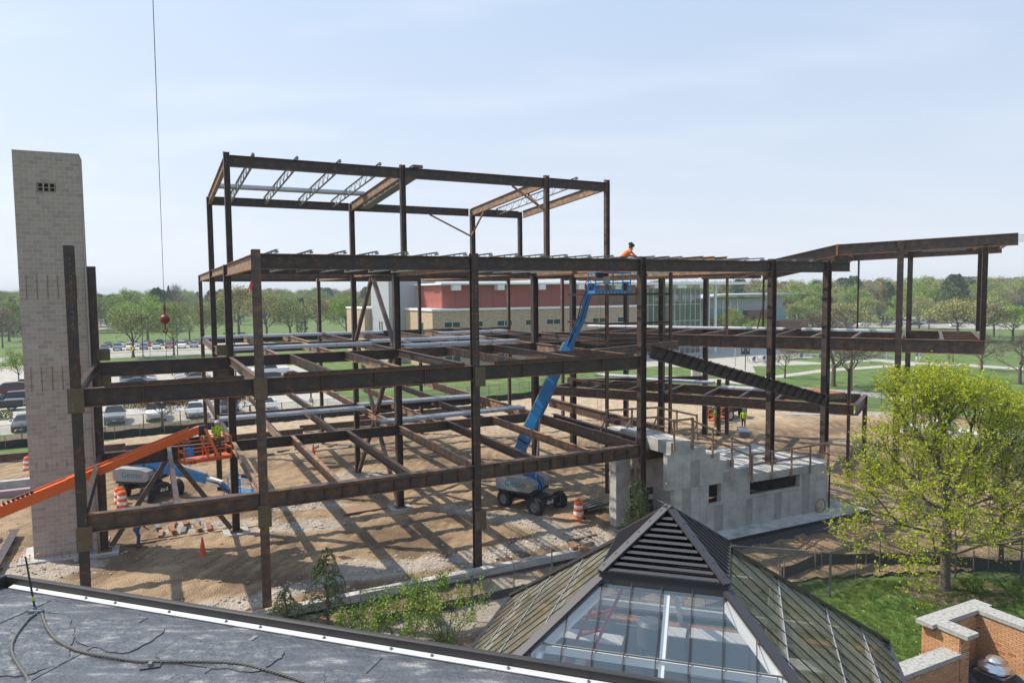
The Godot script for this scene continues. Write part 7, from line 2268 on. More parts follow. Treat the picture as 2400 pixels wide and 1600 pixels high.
	# stop signs and crossing sign
	for s in [[-76.1, -151.7, 2.1, "red octagonal stop sign by the car park road"], [-158.5, -284.0, 3.2, "distant red stop sign at the road corner"]]:
		var t := thing("stop_sign", s[3], "stop sign", Vector3(s[0], 0, s[1]), -0.45, "stop signs")
		g = G.new(); g.rod(Vector3.ZERO, Vector3(0, s[2] + 0.6, 0), 0.04); part("post", g, mats["steel_grey"], t)
		var oc := PackedVector2Array()
		for i in 8: oc.push_back(Vector2(cos(TAU * (i + 0.5) / 8), sin(TAU * (i + 0.5) / 8)) * 0.62)
		g = G.new(); g.x = Transform3D(Basis(), Vector3(0, s[2] + 0.45, 0.05)); g.prism(oc, 0, 0.02)
		part("board", g, plain("sign_red", lin(0.45, 0.015, 0.02), 0.5), t)
		letters("STOP", 0.34, mats["white_paint"], t, Transform3D(Basis(), Vector3(0, s[2] + 0.45, 0.078)), true)
	var cs := thing("crossing_sign", "yellow diamond pedestrian crossing sign by the road", "sign", Vector3(-78.0, 0, -148.0), -0.45)
	g = G.new(); g.rod(Vector3.ZERO, Vector3(0, 1.6, 0), 0.04); part("post", g, mats["steel_grey"], cs)
	g = G.new(); g.x = Transform3D(Basis(), Vector3(0, 2.0, 0.05)); g.prism(PackedVector2Array([Vector2(0, -0.75), Vector2(0.75, 0), Vector2(0, 0.75), Vector2(-0.75, 0)]), 0, 0.02); part("board", g, mats["yellow_paint"], cs)
	g = G.new(); g.x = Transform3D(Basis(), Vector3(0, 2.0, 0.078))
	g.bar(Vector3(0, 0.2, 0), Vector3(0, -0.05, 0), 0.12, 0.01, Vector3.BACK); g.bar(Vector3(0, -0.05, 0), Vector3(-0.14, -0.38, 0), 0.07, 0.01, Vector3.BACK); g.bar(Vector3(0, -0.05, 0), Vector3(0.14, -0.38, 0), 0.07, 0.01, Vector3.BACK); g.bar(Vector3(0, 0.16, 0), Vector3(0.17, 0.02, 0), 0.05, 0.01, Vector3.BACK); g.bar(Vector3(0, 0.16, 0), Vector3(-0.15, 0.0, 0), 0.05, 0.01, Vector3.BACK)
	g.lathe(Vector3(0, 0.26, -0.06), PackedVector2Array([Vector2(0.01, 0), Vector2(0.075, 0.07), Vector2(0.0, 0.15)]), 8)
	part("walking_figure", g, mats["black_paint"], cs)
	for i in 6:
		var o := put("marker_post", null, null, Transform3D(Basis(), W(-1.2 + i * 1.05, 0, 91.0)))
		g = G.new(); g.rod(Vector3.ZERO, Vector3(0, 1.25, 0), 0.06, 8)
		o.mesh = g.mesh(mats["safety_orange"])
		tag(o, "orange marker post along the hedge in the car park", "marker post", "orange marker posts in the lot")
	# hedges
	for q in [[-17.5, 90.5, 9.0, "clipped yellow green hedge by the black pickup"], [0.5, 92.5, 9.0, "clipped hedge behind the orange marker posts"], [36.0, 105.0, 9.0, "low dark shrubs in front of the stone hall"]]:
		var t := thing("hedge", q[3], "hedge", W(q[0], 0, q[1]), AZ, "hedges")
		rng.seed = hash(q[3])
		var lv := G.new(); lv.use_c = true
		for i in 2600:
			var p := Vector3(rng.randf_range(-0.5, 0.5) * q[2], rng.randf_range(0.02, 0.95), rng.randf_range(-0.6, 0.6))
			leaf(lv, p, rng.randf_range(0.08, 0.16), Color(0.24, 0.26, 0.045).lerp(Color(0.12, 0.16, 0.03), rng.randf()) * (1.0 if q[0] < 20.0 else 0.5))
		part("leaves", lv, leaf_material("leaf"), t)
	# fences
	fence_run([W(-13, 0, 73.2), W(24, 0, 75.0), W(44, 0, 77.5)], "tall wire mesh panel along the car park side of the site", "wire fence along the car park")
	fence_run([W(46, 0, 79.0), W(62, 0, 60.0), W(75, 0, 43.5), W(90, 0, 33.0)], "wire mesh panel between the site and the far lawn", "wire fence along the lawn")
	fence_run([Vector3(9.2, 0, -29.9), Vector3(13.0, 0, -29.0), Vector3(16.2, 0, -31.3), Vector3(19.2, 0, -30.7), Vector3(27.0, 0, -29.6)], "wire mesh panel in front of the maple", "wire fence by the maple")
	fence_run([Vector3(-5.6, 0, -25.6), Vector3(-1.6, 0, -26.9), Vector3(1.6, 0, -29.4)], "wire mesh panel between the shrubs and the foundation wall", "wire fence by the shrubs")
	silt([W(-13, 0, 72.4), W(24, 0, 74.2), W(43, 0, 76.5)], 0.75, "long black silt fence along the back of the site")
	silt([Vector3(11.6, 0.02, -30.6), Vector3(14.0, 0.02, -32.3), Vector3(17.5, 0.02, -32.2), Vector3(20.5, 0.02, -31.6), Vector3(28.0, 0.02, -30.2)], 0.62, "black silt fence behind the maple")
	silt([Vector3(-5.2, 0.02, -26.6), Vector3(0.5, 0.02, -29.4)], 0.5, "black silt fence below the foundation wall")
	# utility poles far left
	for q in [[-192.0, -330.0], [-186.0, -345.0], [-176.0, -335.0]]:
		var o := put("utility_pole", null, null, Transform3D(Basis(), Vector3(q[0], 0, q[1])))
		g = G.new(); g.rod(Vector3.ZERO, Vector3(0, 12.5, 0), 0.16, 6); g.bar(Vector3(-1.4, 11.8, 0), Vector3(1.4, 11.8, 0), 0.15, 0.15)
		o.mesh = g.mesh(plain("pole_wood", lin(0.22, 0.2, 0.18), 0.9))
		tag(o, "grey wooden utility pole by the distant dark evergreens", "utility pole", "utility poles at the edge of the woods")

# ------------------------------------------------------------------ near roof
func make_roof() -> void:
	var d := Vector3(0.947, 0, 0.321)
	var inn := Vector3(-0.321, 0, 0.947)
	var e0 := Vector3(-5.85, 9.31, -8.147)
	var yaw := yaw_of(d)
	var t := thing("flat_roof", "grey rubber membrane roof with metal edge in the foreground", "roof", e0, yaw)
	# local: x along the edge, z inwards (towards the camera side)
	var mt := tex(512, 151, 0.02, [[0.0, Color(0.065, 0.072, 0.083)], [0.42, Color(0.085, 0.093, 0.105)], [0.6, Color(0.10, 0.108, 0.12)], [0.72, Color(0.155, 0.16, 0.168)], [0.85, Color(0.25, 0.248, 0.24)], [1.0, Color(0.33, 0.32, 0.30)]], 6, 152, 0.12, 0.3, FastNoiseLite.TYPE_SIMPLEX_SMOOTH, 4)
	var mem := tri_mat("membrane", mt, 0.6, 0.27, ntex(512, 153, 0.03, 3, 8.0), 0.35)
	var mt2 := tex(512, 155, 0.024, [[0.0, Color(0.07, 0.078, 0.09)], [0.5, Color(0.10, 0.11, 0.125)], [0.68, Color(0.135, 0.144, 0.155)], [0.8, Color(0.21, 0.212, 0.21)], [1.0, Color(0.33, 0.322, 0.305)]], 6, 156, 0.10, 0.35, FastNoiseLite.TYPE_SIMPLEX_SMOOTH, 3)
	var mem2 := tri_mat("membrane_patch", mt2, 0.7, 0.22, ntex(512, 157, 0.022, 3, 16.0, FastNoiseLite.TYPE_CELLULAR), 0.55)
	part("deck", bx(Vector3(16, 0.3, 9.0), Vector3(8.0, -0.15, 4.6)), mem, t)
	part("wall_below", bx(Vector3(16, 9.0, 0.3), Vector3(8.0, -4.8, 0.2)), mats["concrete"], t)
	var capm := plain("edge_bronze", lin(0.05, 0.046, 0.045), 0.38, 0.3)
	var g := G.new()
	g.cbox(Vector3(8, 0.02, 0.0), Vector3(16, 0.18, 0.06), 0.012)
	part("edge_cap", g, capm, t)
	g = G.new()
	g.cbox(Vector3(0.0, 0.025, 4.5), Vector3(0.06, 0.18, 9.0), 0.012)
	part("edge_cap", g, capm, t)
	var tb := part("termination_bar", bx(Vector3(15.7, 0.01, 0.065)), plain("bar_white", lin(0.78, 0.78, 0.80), 0.3, 0.35), t, Vector3(8.0, 0.016, 0.068))
	tb.rotation.x = 0.16
	part("termination_bar", bx(Vector3(0.03, 0.012, 8.6), Vector3(0.15, 0.008, 4.6)), plain("bar_white", lin(0.72, 0.72, 0.74), 0.22, 0.75), t)
	for i in 22:
		var s := G.new()
		s.lathe(Vector3(0.55 + i * 0.62 + 0.12 * sin(i * 2.1), 0.022, 0.068), PackedVector2Array([Vector2(0.016, 0), Vector2(0.016, 0.006), Vector2(0.009, 0.008), Vector2(0.009, 0.016), Vector2(0, 0.017)]), 8)
		part("screw", s, mats["steel_grey"], t)
	# patches of newer membrane, in world xz
	var pats := [[Vector2(-5.1, -7.2), Vector2(-4.75, -7.42), Vector2(-4.36, -6.97), Vector2(-4.04, -6.34), Vector2(-4.26, -6.1), Vector2(-4.6, -6.1)], [Vector2(-4.41, -7.07), Vector2(-4.42, -7.28), Vector2(-3.5, -7.0), Vector2(-3.44, -6.88), Vector2(-3.58, -6.45), Vector2(-4.2, -6.7)], [Vector2(-3.33, -6.42), Vector2(-3.17, -6.88), Vector2(-2.47, -6.68), Vector2(-2.1, -6.48), Vector2(-2.24, -6.1), Vector2(-2.93, -6.26)], [Vector2(-2.99, -6.12), Vector2(-2.24, -6.03), Vector2(-1.75, -5.75), Vector2(-2.2, -5.4), Vector2(-2.95, -5.5)], [Vector2(-1.7, -6.2), Vector2(-1.0, -5.95), Vector2(-0.8, -5.5), Vector2(-1.5, -5.6)]]
	for pp in pats:
		# round the corners
		var poly := PackedVector2Array()
		var k: int = pp.size()
		for i in k:
			var a: Vector2 = pp[(i + k - 1) % k]; var b: Vector2 = pp[i]; var c: Vector2 = pp[(i + 1) % k]
			for f in 4:
				var u := f / 3.0
				var p0 := b.lerp(a, 0.22); var p1 := b.lerp(c, 0.22)
				poly.push_back(p0.lerp(b, u).lerp(b.lerp(p1, u), u))
			for f in 6:
				var m0 := b.lerp(c, 0.22); var m1 := c.lerp(b, 0.22)
				var mm := m0.lerp(m1, (f + 0.5) / 6.0)
				poly.push_back(mm + (c - b).orthogonal().normalized() * (sin(mm.x * 23.0) * 0.014 + sin(mm.y * 41.0) * 0.008))
		var loc := PackedVector2Array()
		for p in poly:
			var w := Vector3(p.x, 9.31, p.y) - e0
			loc.push_back(Vector2(w.dot(d), -w.dot(inn)))
		if Geometry2D.is_polygon_clockwise(loc) == false: pass
		var ar := 0.0
		for i in loc.size(): ar += loc[i].cross(loc[(i + 1) % loc.size()])
		if ar < 0.0: loc.reverse()
		var pg := G.new()
		pg.x = Transform3D(Basis(Vector3.RIGHT, -PI / 2), Vector3.ZERO)
		pg.prism(loc, 0.001, 0.008)
		var po := part("membrane_sheet", pg, mem2, t)
		# seam round the sheet
		var sg := G.new()
		var sp := PackedVector3Array()
		for i in loc.size() + 1: sp.push_back(Vector3(loc[i % loc.size()].x, 0.006, -loc[i % loc.size()].y))
		sg.tube(sp, PackedFloat32Array([0.0035]), 5, false)
		part("seam", sg, plain("seam_dark", lin(0.04, 0.042, 0.046), 0.6), po)
	for i in 7:
		var sg := G.new()
		sg.box(Vector3(0.9 + i * 1.35, 0.004, 2.2), Vector3(0.05, 0.006, 4.0))
		part("lap_seam", sg, mem2, t)
	# lightning rod, its cable and clips
	var lr := thing("lightning_rod", "thin black lightning rod with a yellow band on the roof", "lightning rod", Vector3(-5.04, 9.31, -7.4), 0.0)
	var rg := G.new()
	rg.tube(PackedVector3Array([Vector3(0, 0.03, 0), Vector3(-0.09, 0.58, -0.03)]), PackedFloat32Array([0.011, 0.009]), 8)
	part("rod", rg, mats["black_paint"], lr)
	rg = G.new(); rg.tube(PackedVector3Array([Vector3(-0.016, 0.12, -0.004), Vector3(-0.022, 0.16, -0.006)]), PackedFloat32Array([0.014]), 8)
	part("band", rg, plain("band_lime", lin(0.5, 0.55, 0.05), 0.5), lr)
	rg = G.new(); rg.lathe(Vector3(0.0, 0, 0), PackedVector2Array([Vector2(0.05, 0), Vector2(0.05, 0.015), Vector2(0.02, 0.03), Vector2(0.02, 0.05), Vector2(0, 0.05)]), 12); rg.box(Vector3(0.03, 0.015, 0.03), Vector3(0.14, 0.03, 0.05))
	part("foot", rg, mats["steel_grey"], lr)
	var cm := tri_mat("braid", tex(128, 161, 0.2, [[0.0, Color(0.05, 0.055, 0.055)], [0.5, Color(0.10, 0.105, 0.10)], [1.0, Color(0.20, 0.20, 0.17)]], 2), 6.0, 0.7)
	var runs := [["braided grey conductor cable curling down from the lightning rod", [[-4.97, -7.32], [-4.97, -7.19], [-4.84, -6.8], [-4.69, -6.53], [-4.47, -6.29], [-4.18, -6.0], [-4.04, -5.77], [-3.9, -5.4]]], ["braided grey conductor cable running across the roof from the rod", [[-4.91, -7.31], [-4.67, -7.01], [-4.38, -6.72], [-4.07, -6.52], [-3.76, -6.41], [-3.35, -6.3], [-3.21, -6.3], [-2.76, -6.29], [-2.45, -6.25], [-2.23, -6.16], [-1.96, -6.03], [-1.46, -5.73], [-0.9, -5.3]]]]
	for r in runs:
		var cu := Curve3D.new()
		var pl: Array = r[1]
		for i in pl.size():
			var p := Vector3(pl[i][0], 9.328, pl[i][1])
			var tn := Vector3.ZERO
			if i > 0 and i < pl.size() - 1: tn = (Vector3(pl[i + 1][0], 9.328, pl[i + 1][1]) - Vector3(pl[i - 1][0], 9.328, pl[i - 1][1])) * 0.17
			cu.add_point(p, -tn, tn)
		var base := Vector3(pl[0][0], 9.31, pl[0][1])
		var o := thing("conductor_cable", r[0], "cable", base, 0.0, "lightning conductor cables on the roof")
		# three twisted strands
		var l := cu.get_baked_length()
		var n := int(l / 0.02)
		for s in 3:
			var pts := PackedVector3Array()
			for i in n + 1:
				var at := cu.sample_baked(l * i / n)
				var tg := (cu.sample_baked(minf(l * i / n + 0.01, l)) - cu.sample_baked(maxf(l * i / n - 0.01, 0.0))).normalized()
				var sd := tg.cross(Vector3.UP).normalized()
				var an := l * i / n * 55.0 + s * TAU / 3.0
				pts.push_back(at - base + sd * cos(an) * 0.0075 + Vector3.UP * sin(an) * 0.0075)
			var sg := G.new()
			sg.tube(pts, PackedFloat32Array([0.009]), 5, false)
			part("strand", sg, cm, o)
	for q in [[-3.25, -6.24, 0.3], [-4.13, -5.94, 0.6], [-1.62, -5.86, 0.4]]:
		var o := thing("cable_clip", "small flat metal clip plate holding the roof cable", "clip", Vector3(q[0], 9.318, q[1]), q[2], "clip plates on the roof cable")
		part("plate", bx(Vector3(0.17, 0.004, 0.085), Vector3(0, 0.002, 0)), plain("clip_dark", lin(0.09, 0.095, 0.10), 0.4, 0.4), o)
		part("clamp", bx(Vector3(0.03, 0.03, 0.05), Vector3(0, 0.018, 0)), mats["steel_grey"], o)

# ------------------------------------------------------------------ glass pyramid with louvred cupola
func make_skylight() -> void:
	var ph := deg_to_rad(17.6)
	var apex := Vector3(2.98, 8.48, -13.68)
	var t := thing("glass_pyramid", "glass roofed atrium pyramid with a dark louvred metal cupola", "skylight", Vector3(apex.x, 0, apex.z), -ph)
	# local: x right (e1), z towards camera (-e2); slope 0.875; apex on the axis
	var sl := 0.875
	var ay := apex.y
	var cw := 1.12
	var ew := 4.68
	var dk := plain("bronze_metal", lin(0.055, 0.052, 0.056), 0.42, 0.35)
	var dk2 := plain("bronze_fin", lin(0.07, 0.067, 0.074), 0.45, 0.3)
	var cup := Node3D.new(); cup.name = "cupola"; t.add_child(cup)
	var yb := ay - cw * sl
	for f in 4:
		var bs := Basis(Vector3.UP, f * PI / 2)
		# skirt
		var g := G.new()
		g.x = Transform3D(bs, Vector3.ZERO)
		g.quad(Vector3(-cw - 0.06, yb - 0.27, cw + 0.06), Vector3(cw + 0.06, yb - 0.27, cw + 0.06), Vector3(cw, yb, cw), Vector3(-cw, yb, cw))
		part("skirt", g, dk, cup)
		g = G.new(); g.x = Transform3D(bs, Vector3.ZERO)
		g.bar(Vector3(-cw, yb, cw), Vector3(cw, yb, cw), 0.06, 0.05)
		part("sill", g, dk, cup)
		# hip caps
		g = G.new(); g.x = Transform3D(bs, Vector3.ZERO)
		g.bar(Vector3(0, ay + 0.01, 0), Vector3(cw, yb + 0.01, cw), 0.17, 0.035)
		part("hip_cap", g, dk2, cup)
		if f == 0:
			# louvres
			for i in 11:
				var v := (i + 0.5) / 11.6
				var hw := cw * (1.0 - v) - 0.1
				if hw < 0.05: continue
				g = G.new(); g.x = Transform3D(bs, Vector3.ZERO)
				var c := Vector3(0, yb + v * cw * sl, cw * (1.0 - v) + 0.02)
				g.bar(c - Vector3(hw, 0, 0), c + Vector3(hw, 0, 0), 0.075, 0.012, Vector3(0, 0.92, 0.38).normalized())
				part("slat", g, dk2, cup)
		else:
			g = G.new(); g.x = Transform3D(bs, Vector3.ZERO)
			g.tri(Vector3(-cw, yb, cw), Vector3(cw, yb, cw), Vector3(0, ay, 0))
			part("roof_sheet", g, dk, cup)
			for i in 12:
				var x := -cw + (i + 0.5) * cw * 2.0 / 12
				var top := absf(x) / cw
				g = G.new(); g.x = Transform3D(bs, Vector3.ZERO)
				g.bar(Vector3(x, yb + 0.015, cw + 0.012), Vector3(x, lerpf(ay, yb, top) + 0.015, cw * top + 0.012), 0.025, 0.045)
				part("standing_seam", g, dk2, cup)
	var pf := G.new()
	pf.box(Vector3(0, yb - 0.04, 0), Vector3(cw * 2.0 - 0.1, 0.04, cw * 2.0 - 0.1))  # unseen sheet added to keep the bright glazing from showing through the louvres
	part("plenum_floor", pf, dk, cup)
	# glazed slopes
	var glass := StandardMaterial3D.new()
	glass.albedo_color = Color(0.60, 0.71, 0.80, 0.15)  # pale blue tint paints in the sky reflected by the panes
	glass.transparency = BaseMaterial3D.TRANSPARENCY_ALPHA
	glass.roughness = 0.03
	mats["pyramid_glass"] = glass
	var streaked := glass.duplicate() as StandardMaterial3D  # side panes: streaky reflections, plus some grime, put into the colour
	streaked.albedo_color = Color(1, 1, 1, 0.66)
	streaked.albedo_texture = tex(512, 201, 0.012, [[0.0, Color(0.10, 0.105, 0.07)], [0.4, Color(0.19, 0.19, 0.13)], [0.6, Color(0.28, 0.25, 0.17)], [1.0, Color(0.46, 0.38, 0.26)]], 5, 202, 0.05, 0.5)
	streaked.uv1_triplanar = true
	streaked.uv1_scale = Vector3(0.8, 0.35, 0.8)
	streaked.roughness = 0.06
	var y0 := yb - 0.2
	var r0 := cw
	var ey := ay - ew * sl
	for f in 4:
		var face := Node3D.new(); face.name = "glazed_slope"; t.add_child(face, true)
		face.rotation.y = f * PI / 2
		var rows := [1.12, 2.1, 3.15, 4.0, ew]
		var cs := 0.533
		var n := int(ew / cs)
		# panes between mullions, clipped by the hips
		for i in range(-n - 1, n + 1):
			var xa := i * cs
			var xb := (i + 1) * cs
			for k in rows.size() - 1:
				var ra: float = rows[k]
				var rb: float = rows[k + 1]
				var c0 := minf(maxf(absf(xa), absf(xb)), rb)
				if minf(absf(xa), absf(xb)) >= rb - 0.01: continue
				# polygon of the pane in (x, r), clipped to |x| < r
				var poly := PackedVector2Array([Vector2(xa + 0.012, ra + 0.01), Vector2(xb - 0.012, ra + 0.01), Vector2(xb - 0.012, rb - 0.01), Vector2(xa + 0.012, rb - 0.01)])
				var tri_ := PackedVector2Array([Vector2(0, 0.0), Vector2(ew * 1.01, ew * 1.01), Vector2(-ew * 1.01, ew * 1.01)])
				for res in Geometry2D.intersect_polygons(poly, tri_):
					if res.size() < 3: continue
					var g := G.new()
					for m in range(1, res.size() - 1):
						var q := [res[0], res[m], res[m + 1]]
						var vv := []
						for p in q: vv.push_back(Vector3(p.x, ay - p.y * sl - 0.17, p.y))
						if (vv[1] - vv[0]).cross(vv[2] - vv[0]).y < 0.0: g.tri(vv[0], vv[2], vv[1])
						else: g.tri(vv[0], vv[1], vv[2])
					part("pane", g, glass if f == 0 else streaked, face)
				var _c := c0
		for i in range(-n, n + 1):
			var x := i * cs
			var ra := maxf(absf(x), 1.15)
			if ra > ew - 0.1: continue
			var g := G.new()
			g.bar(Vector3(x, ay - ra * sl - 0.14, ra), Vector3(x, ay - ew * sl - 0.14, ew), 0.018, 0.02)
			part("mullion", g, dk, face)
		for k in [2.1, 3.15, 4.0]:
			var g := G.new()
			g.bar(Vector3(-k, ay - k * sl - 0.15, k), Vector3(k, ay - k * sl - 0.15, k), 0.02, 0.03)
			part("glazing_bar", g, plain("silver_bar", lin(0.35, 0.36, 0.36), 0.4, 0.4), face)
		for k in [2.05, 4.0]:
			var g := G.new()
			g.bar(Vector3(-k + 0.15, ay - k * sl - 0.30, k), Vector3(k - 0.15, ay - k * sl - 0.30, k), 0.09, 0.14)
			part("purlin", g, mats["white_paint"], face)
		for x in [-2.1, 0.0, 2.1]:
			var ra := maxf(absf(x), 1.1)
			var g := G.new()
			g.bar(Vector3(x + 0.1, ay - ra * sl - 0.34, ra), Vector3(x + 0.1, ay - ew * sl - 0.34, ew), 0.09, 0.16)
			part("rafter", g, mats["white_paint"], face)
		var hg := G.new()
		hg.bar(Vector3(cw, yb - 0.12, cw), Vector3(ew, ey - 0.12, ew), 0.2, 0.06)
		part("hip_cap", hg, dk2, face)
		hg = G.new()
		hg.bar(Vector3(cw, yb - 0.34, cw), Vector3(ew, ey - 0.34, ew), 0.16, 0.2)
		part("hip_rafter", hg, mats["white_paint"], face)
		hg = G.new()
		hg.bar(Vector3(-ew, ey - 0.2, ew), Vector3(ew, ey - 0.2, ew), 0.14, 0.12)
		part("eave_gutter", hg, dk, face)
		hg = G.new()
		hg.box(Vector3(0, (ey - 0.3) * 0.5, ew - 0.16), Vector3(ew * 2 - 0.34, ey - 0.3, 0.28))
		part("wall", hg, tri_mat("atrium_brick", tex(256, 171, 0.1, [[0.0, Color(0.34, 0.17, 0.09)], [0.5, Color(0.42, 0.22, 0.12)], [1.0, Color(0.48, 0.28, 0.17)]], 3), 0.5, 0.9) if not mats.has("atrium_brick") else mats["atrium_brick"], face)
	for f in 4:
		var ln := part("wall_lining", bx(Vector3(ew * 2 - 0.8, ey - 0.5, 0.04), Vector3(0, (ey - 0.3) * 0.5, ew - 0.34)), plain("lining", lin(0.30, 0.32, 0.34), 0.7), t)
		ln.transform = Transform3D(Basis(Vector3.UP, f * PI / 2), Vector3.ZERO)
	var fl := G.new()
	fl.box(Vector3(0, 0.1, 0), Vector3(ew * 2 - 0.9, 0.2, ew * 2 - 0.9))
	part("floor", fl, plain("atrium_floor", lin(0.20, 0.20, 0.20), 0.5), t)
	# things inside
	var inside := func(p: Vector3) -> Vector3: return t.transform * p
	var ld := thing("ladder", "red fibreglass ladder standing inside the glass pyramid", "ladder", inside.call(Vector3(-2.5, 0.2, 0.5)), -ph)
	for s in [-0.2, 0.2]:
		var g := G.new(); g.bar(Vector3(-1.47 + s, 0, -s), Vector3(1.45 + s, 6.65, -s), 0.13, 0.06); part("rail", g, mats["red_paint"], ld)
	for i in 15:
		var v := (i + 1) / 16.0
		var g := G.new(); g.bar(Vector3(-1.67 + 2.92 * v, 6.65 * v, 0.2), Vector3(-1.27 + 2.92 * v, 6.65 * v, -0.2), 0.05, 0.04); part("rung", g, mats["red_paint"], ld)
	var tk := thing("unit_heater", "grey round unit heater hung on legs inside the glass pyramid", "heater", inside.call(Vector3(-0.45, 0.2, -1.0)), 0.0)
	var tg := G.new(); tg.lathe(Vector3.ZERO, PackedVector2Array([Vector2(0.0, 4.9), Vector2(0.26, 4.95), Vector2(0.28, 5.0), Vector2(0.28, 5.45), Vector2(0.2, 5.52), Vector2(0, 5.52)]), 18); part("shell", tg, plain("tank_grey", lin(0.16, 0.17, 0.19), 0.5, 0.2), tk)
	for s in [[-0.3, -0.3], [0.3, -0.3], [0.3, 0.3], [-0.3, 0.3]]: part("leg", bx(Vector3(0.05, 4.7, 0.05), Vector3(s[0] * 0.8, 2.35, s[1] * 0.8)), mats["steel_grey"], tk)
	for q in [[0.9, -2.6, 1.3, 4.6], [2.6, -3.2, 1.2, 3.9], [-2.2, -3.4, 1.6, 3.8], [-0.4, -3.6, 1.0, 4.1], [1.9, -0.8, 0.9, 3.4]]:
		var sh := thing("shelf_rack", "pale metal shelf rack inside the glass pyramid", "rack", inside.call(Vector3(q[0], 0.2, q[1])), -ph, "shelf racks inside the pyramid")
		for s in [[-1, -1], [1, -1], [1, 1], [-1, 1]]: part("upright", bx(Vector3(0.05, q[3], 0.05), Vector3(s[0] * q[2] * 0.5, q[3] * 0.5, s[1] * 0.25)), mats["steel_grey"], sh)
		for k in 5: part("shelf", bx(Vector3(q[2], 0.03, 0.5), Vector3(0, q[3] * (k + 1) / 5.0, 0)), mats["white_paint"] if k % 2 == 0 else mats["steel_grey"], sh)

# ------------------------------------------------------------------ low brick parapet and roof vent
func brick_run(t: Node3D, p: Vector3, q: Vector3, y0: float, y1: float, out: Vector3, made: Array, rest: G, tones: Array, bmats: Array, bm: Mesh) -> void:
	# bricks on the face with outward direction out, from p to q (y ignored), 0.2 x 0.065
	var d := (q - p).normalized()
	var l := p.distance_to(q)
	var rows := int((y1 - y0) / 0.0677)
	for r in rows:
		var x := -0.1 if r % 2 == 0 else 0.0
		while x < l - 0.04:
			var a := maxf(x, 0.0)
			var b := minf(x + 0.203, l)
			if b - a > 0.03:
				var c := p + d * (a + b) * 0.5 + Vector3.UP * (y0 + (r + 0.5) * 0.0677) + out * 0.008
				var k := rng.randi() % 18
				var ti := 0 if k < 4 else (1 if k < 8 else (2 if k < 17 else 3))
				var xf := Transform3D(Basis(d, Vector3.UP, d.cross(Vector3.UP)).scaled_local(Vector3((b - a - 0.011) / 0.192, 1, 1)), c)
				if made[0] < 300 and y1 > 1.5:
					put("brick", bm, t, xf, bmats[ti])
					made[0] += 1
				else:
					rest.col = (tones[ti] as Color) * rng.randf_range(0.93, 1.07)
					rest.x = xf
					rest.box(Vector3.ZERO, Vector3(0.192, 0.057, 0.03))
			x += 0.203

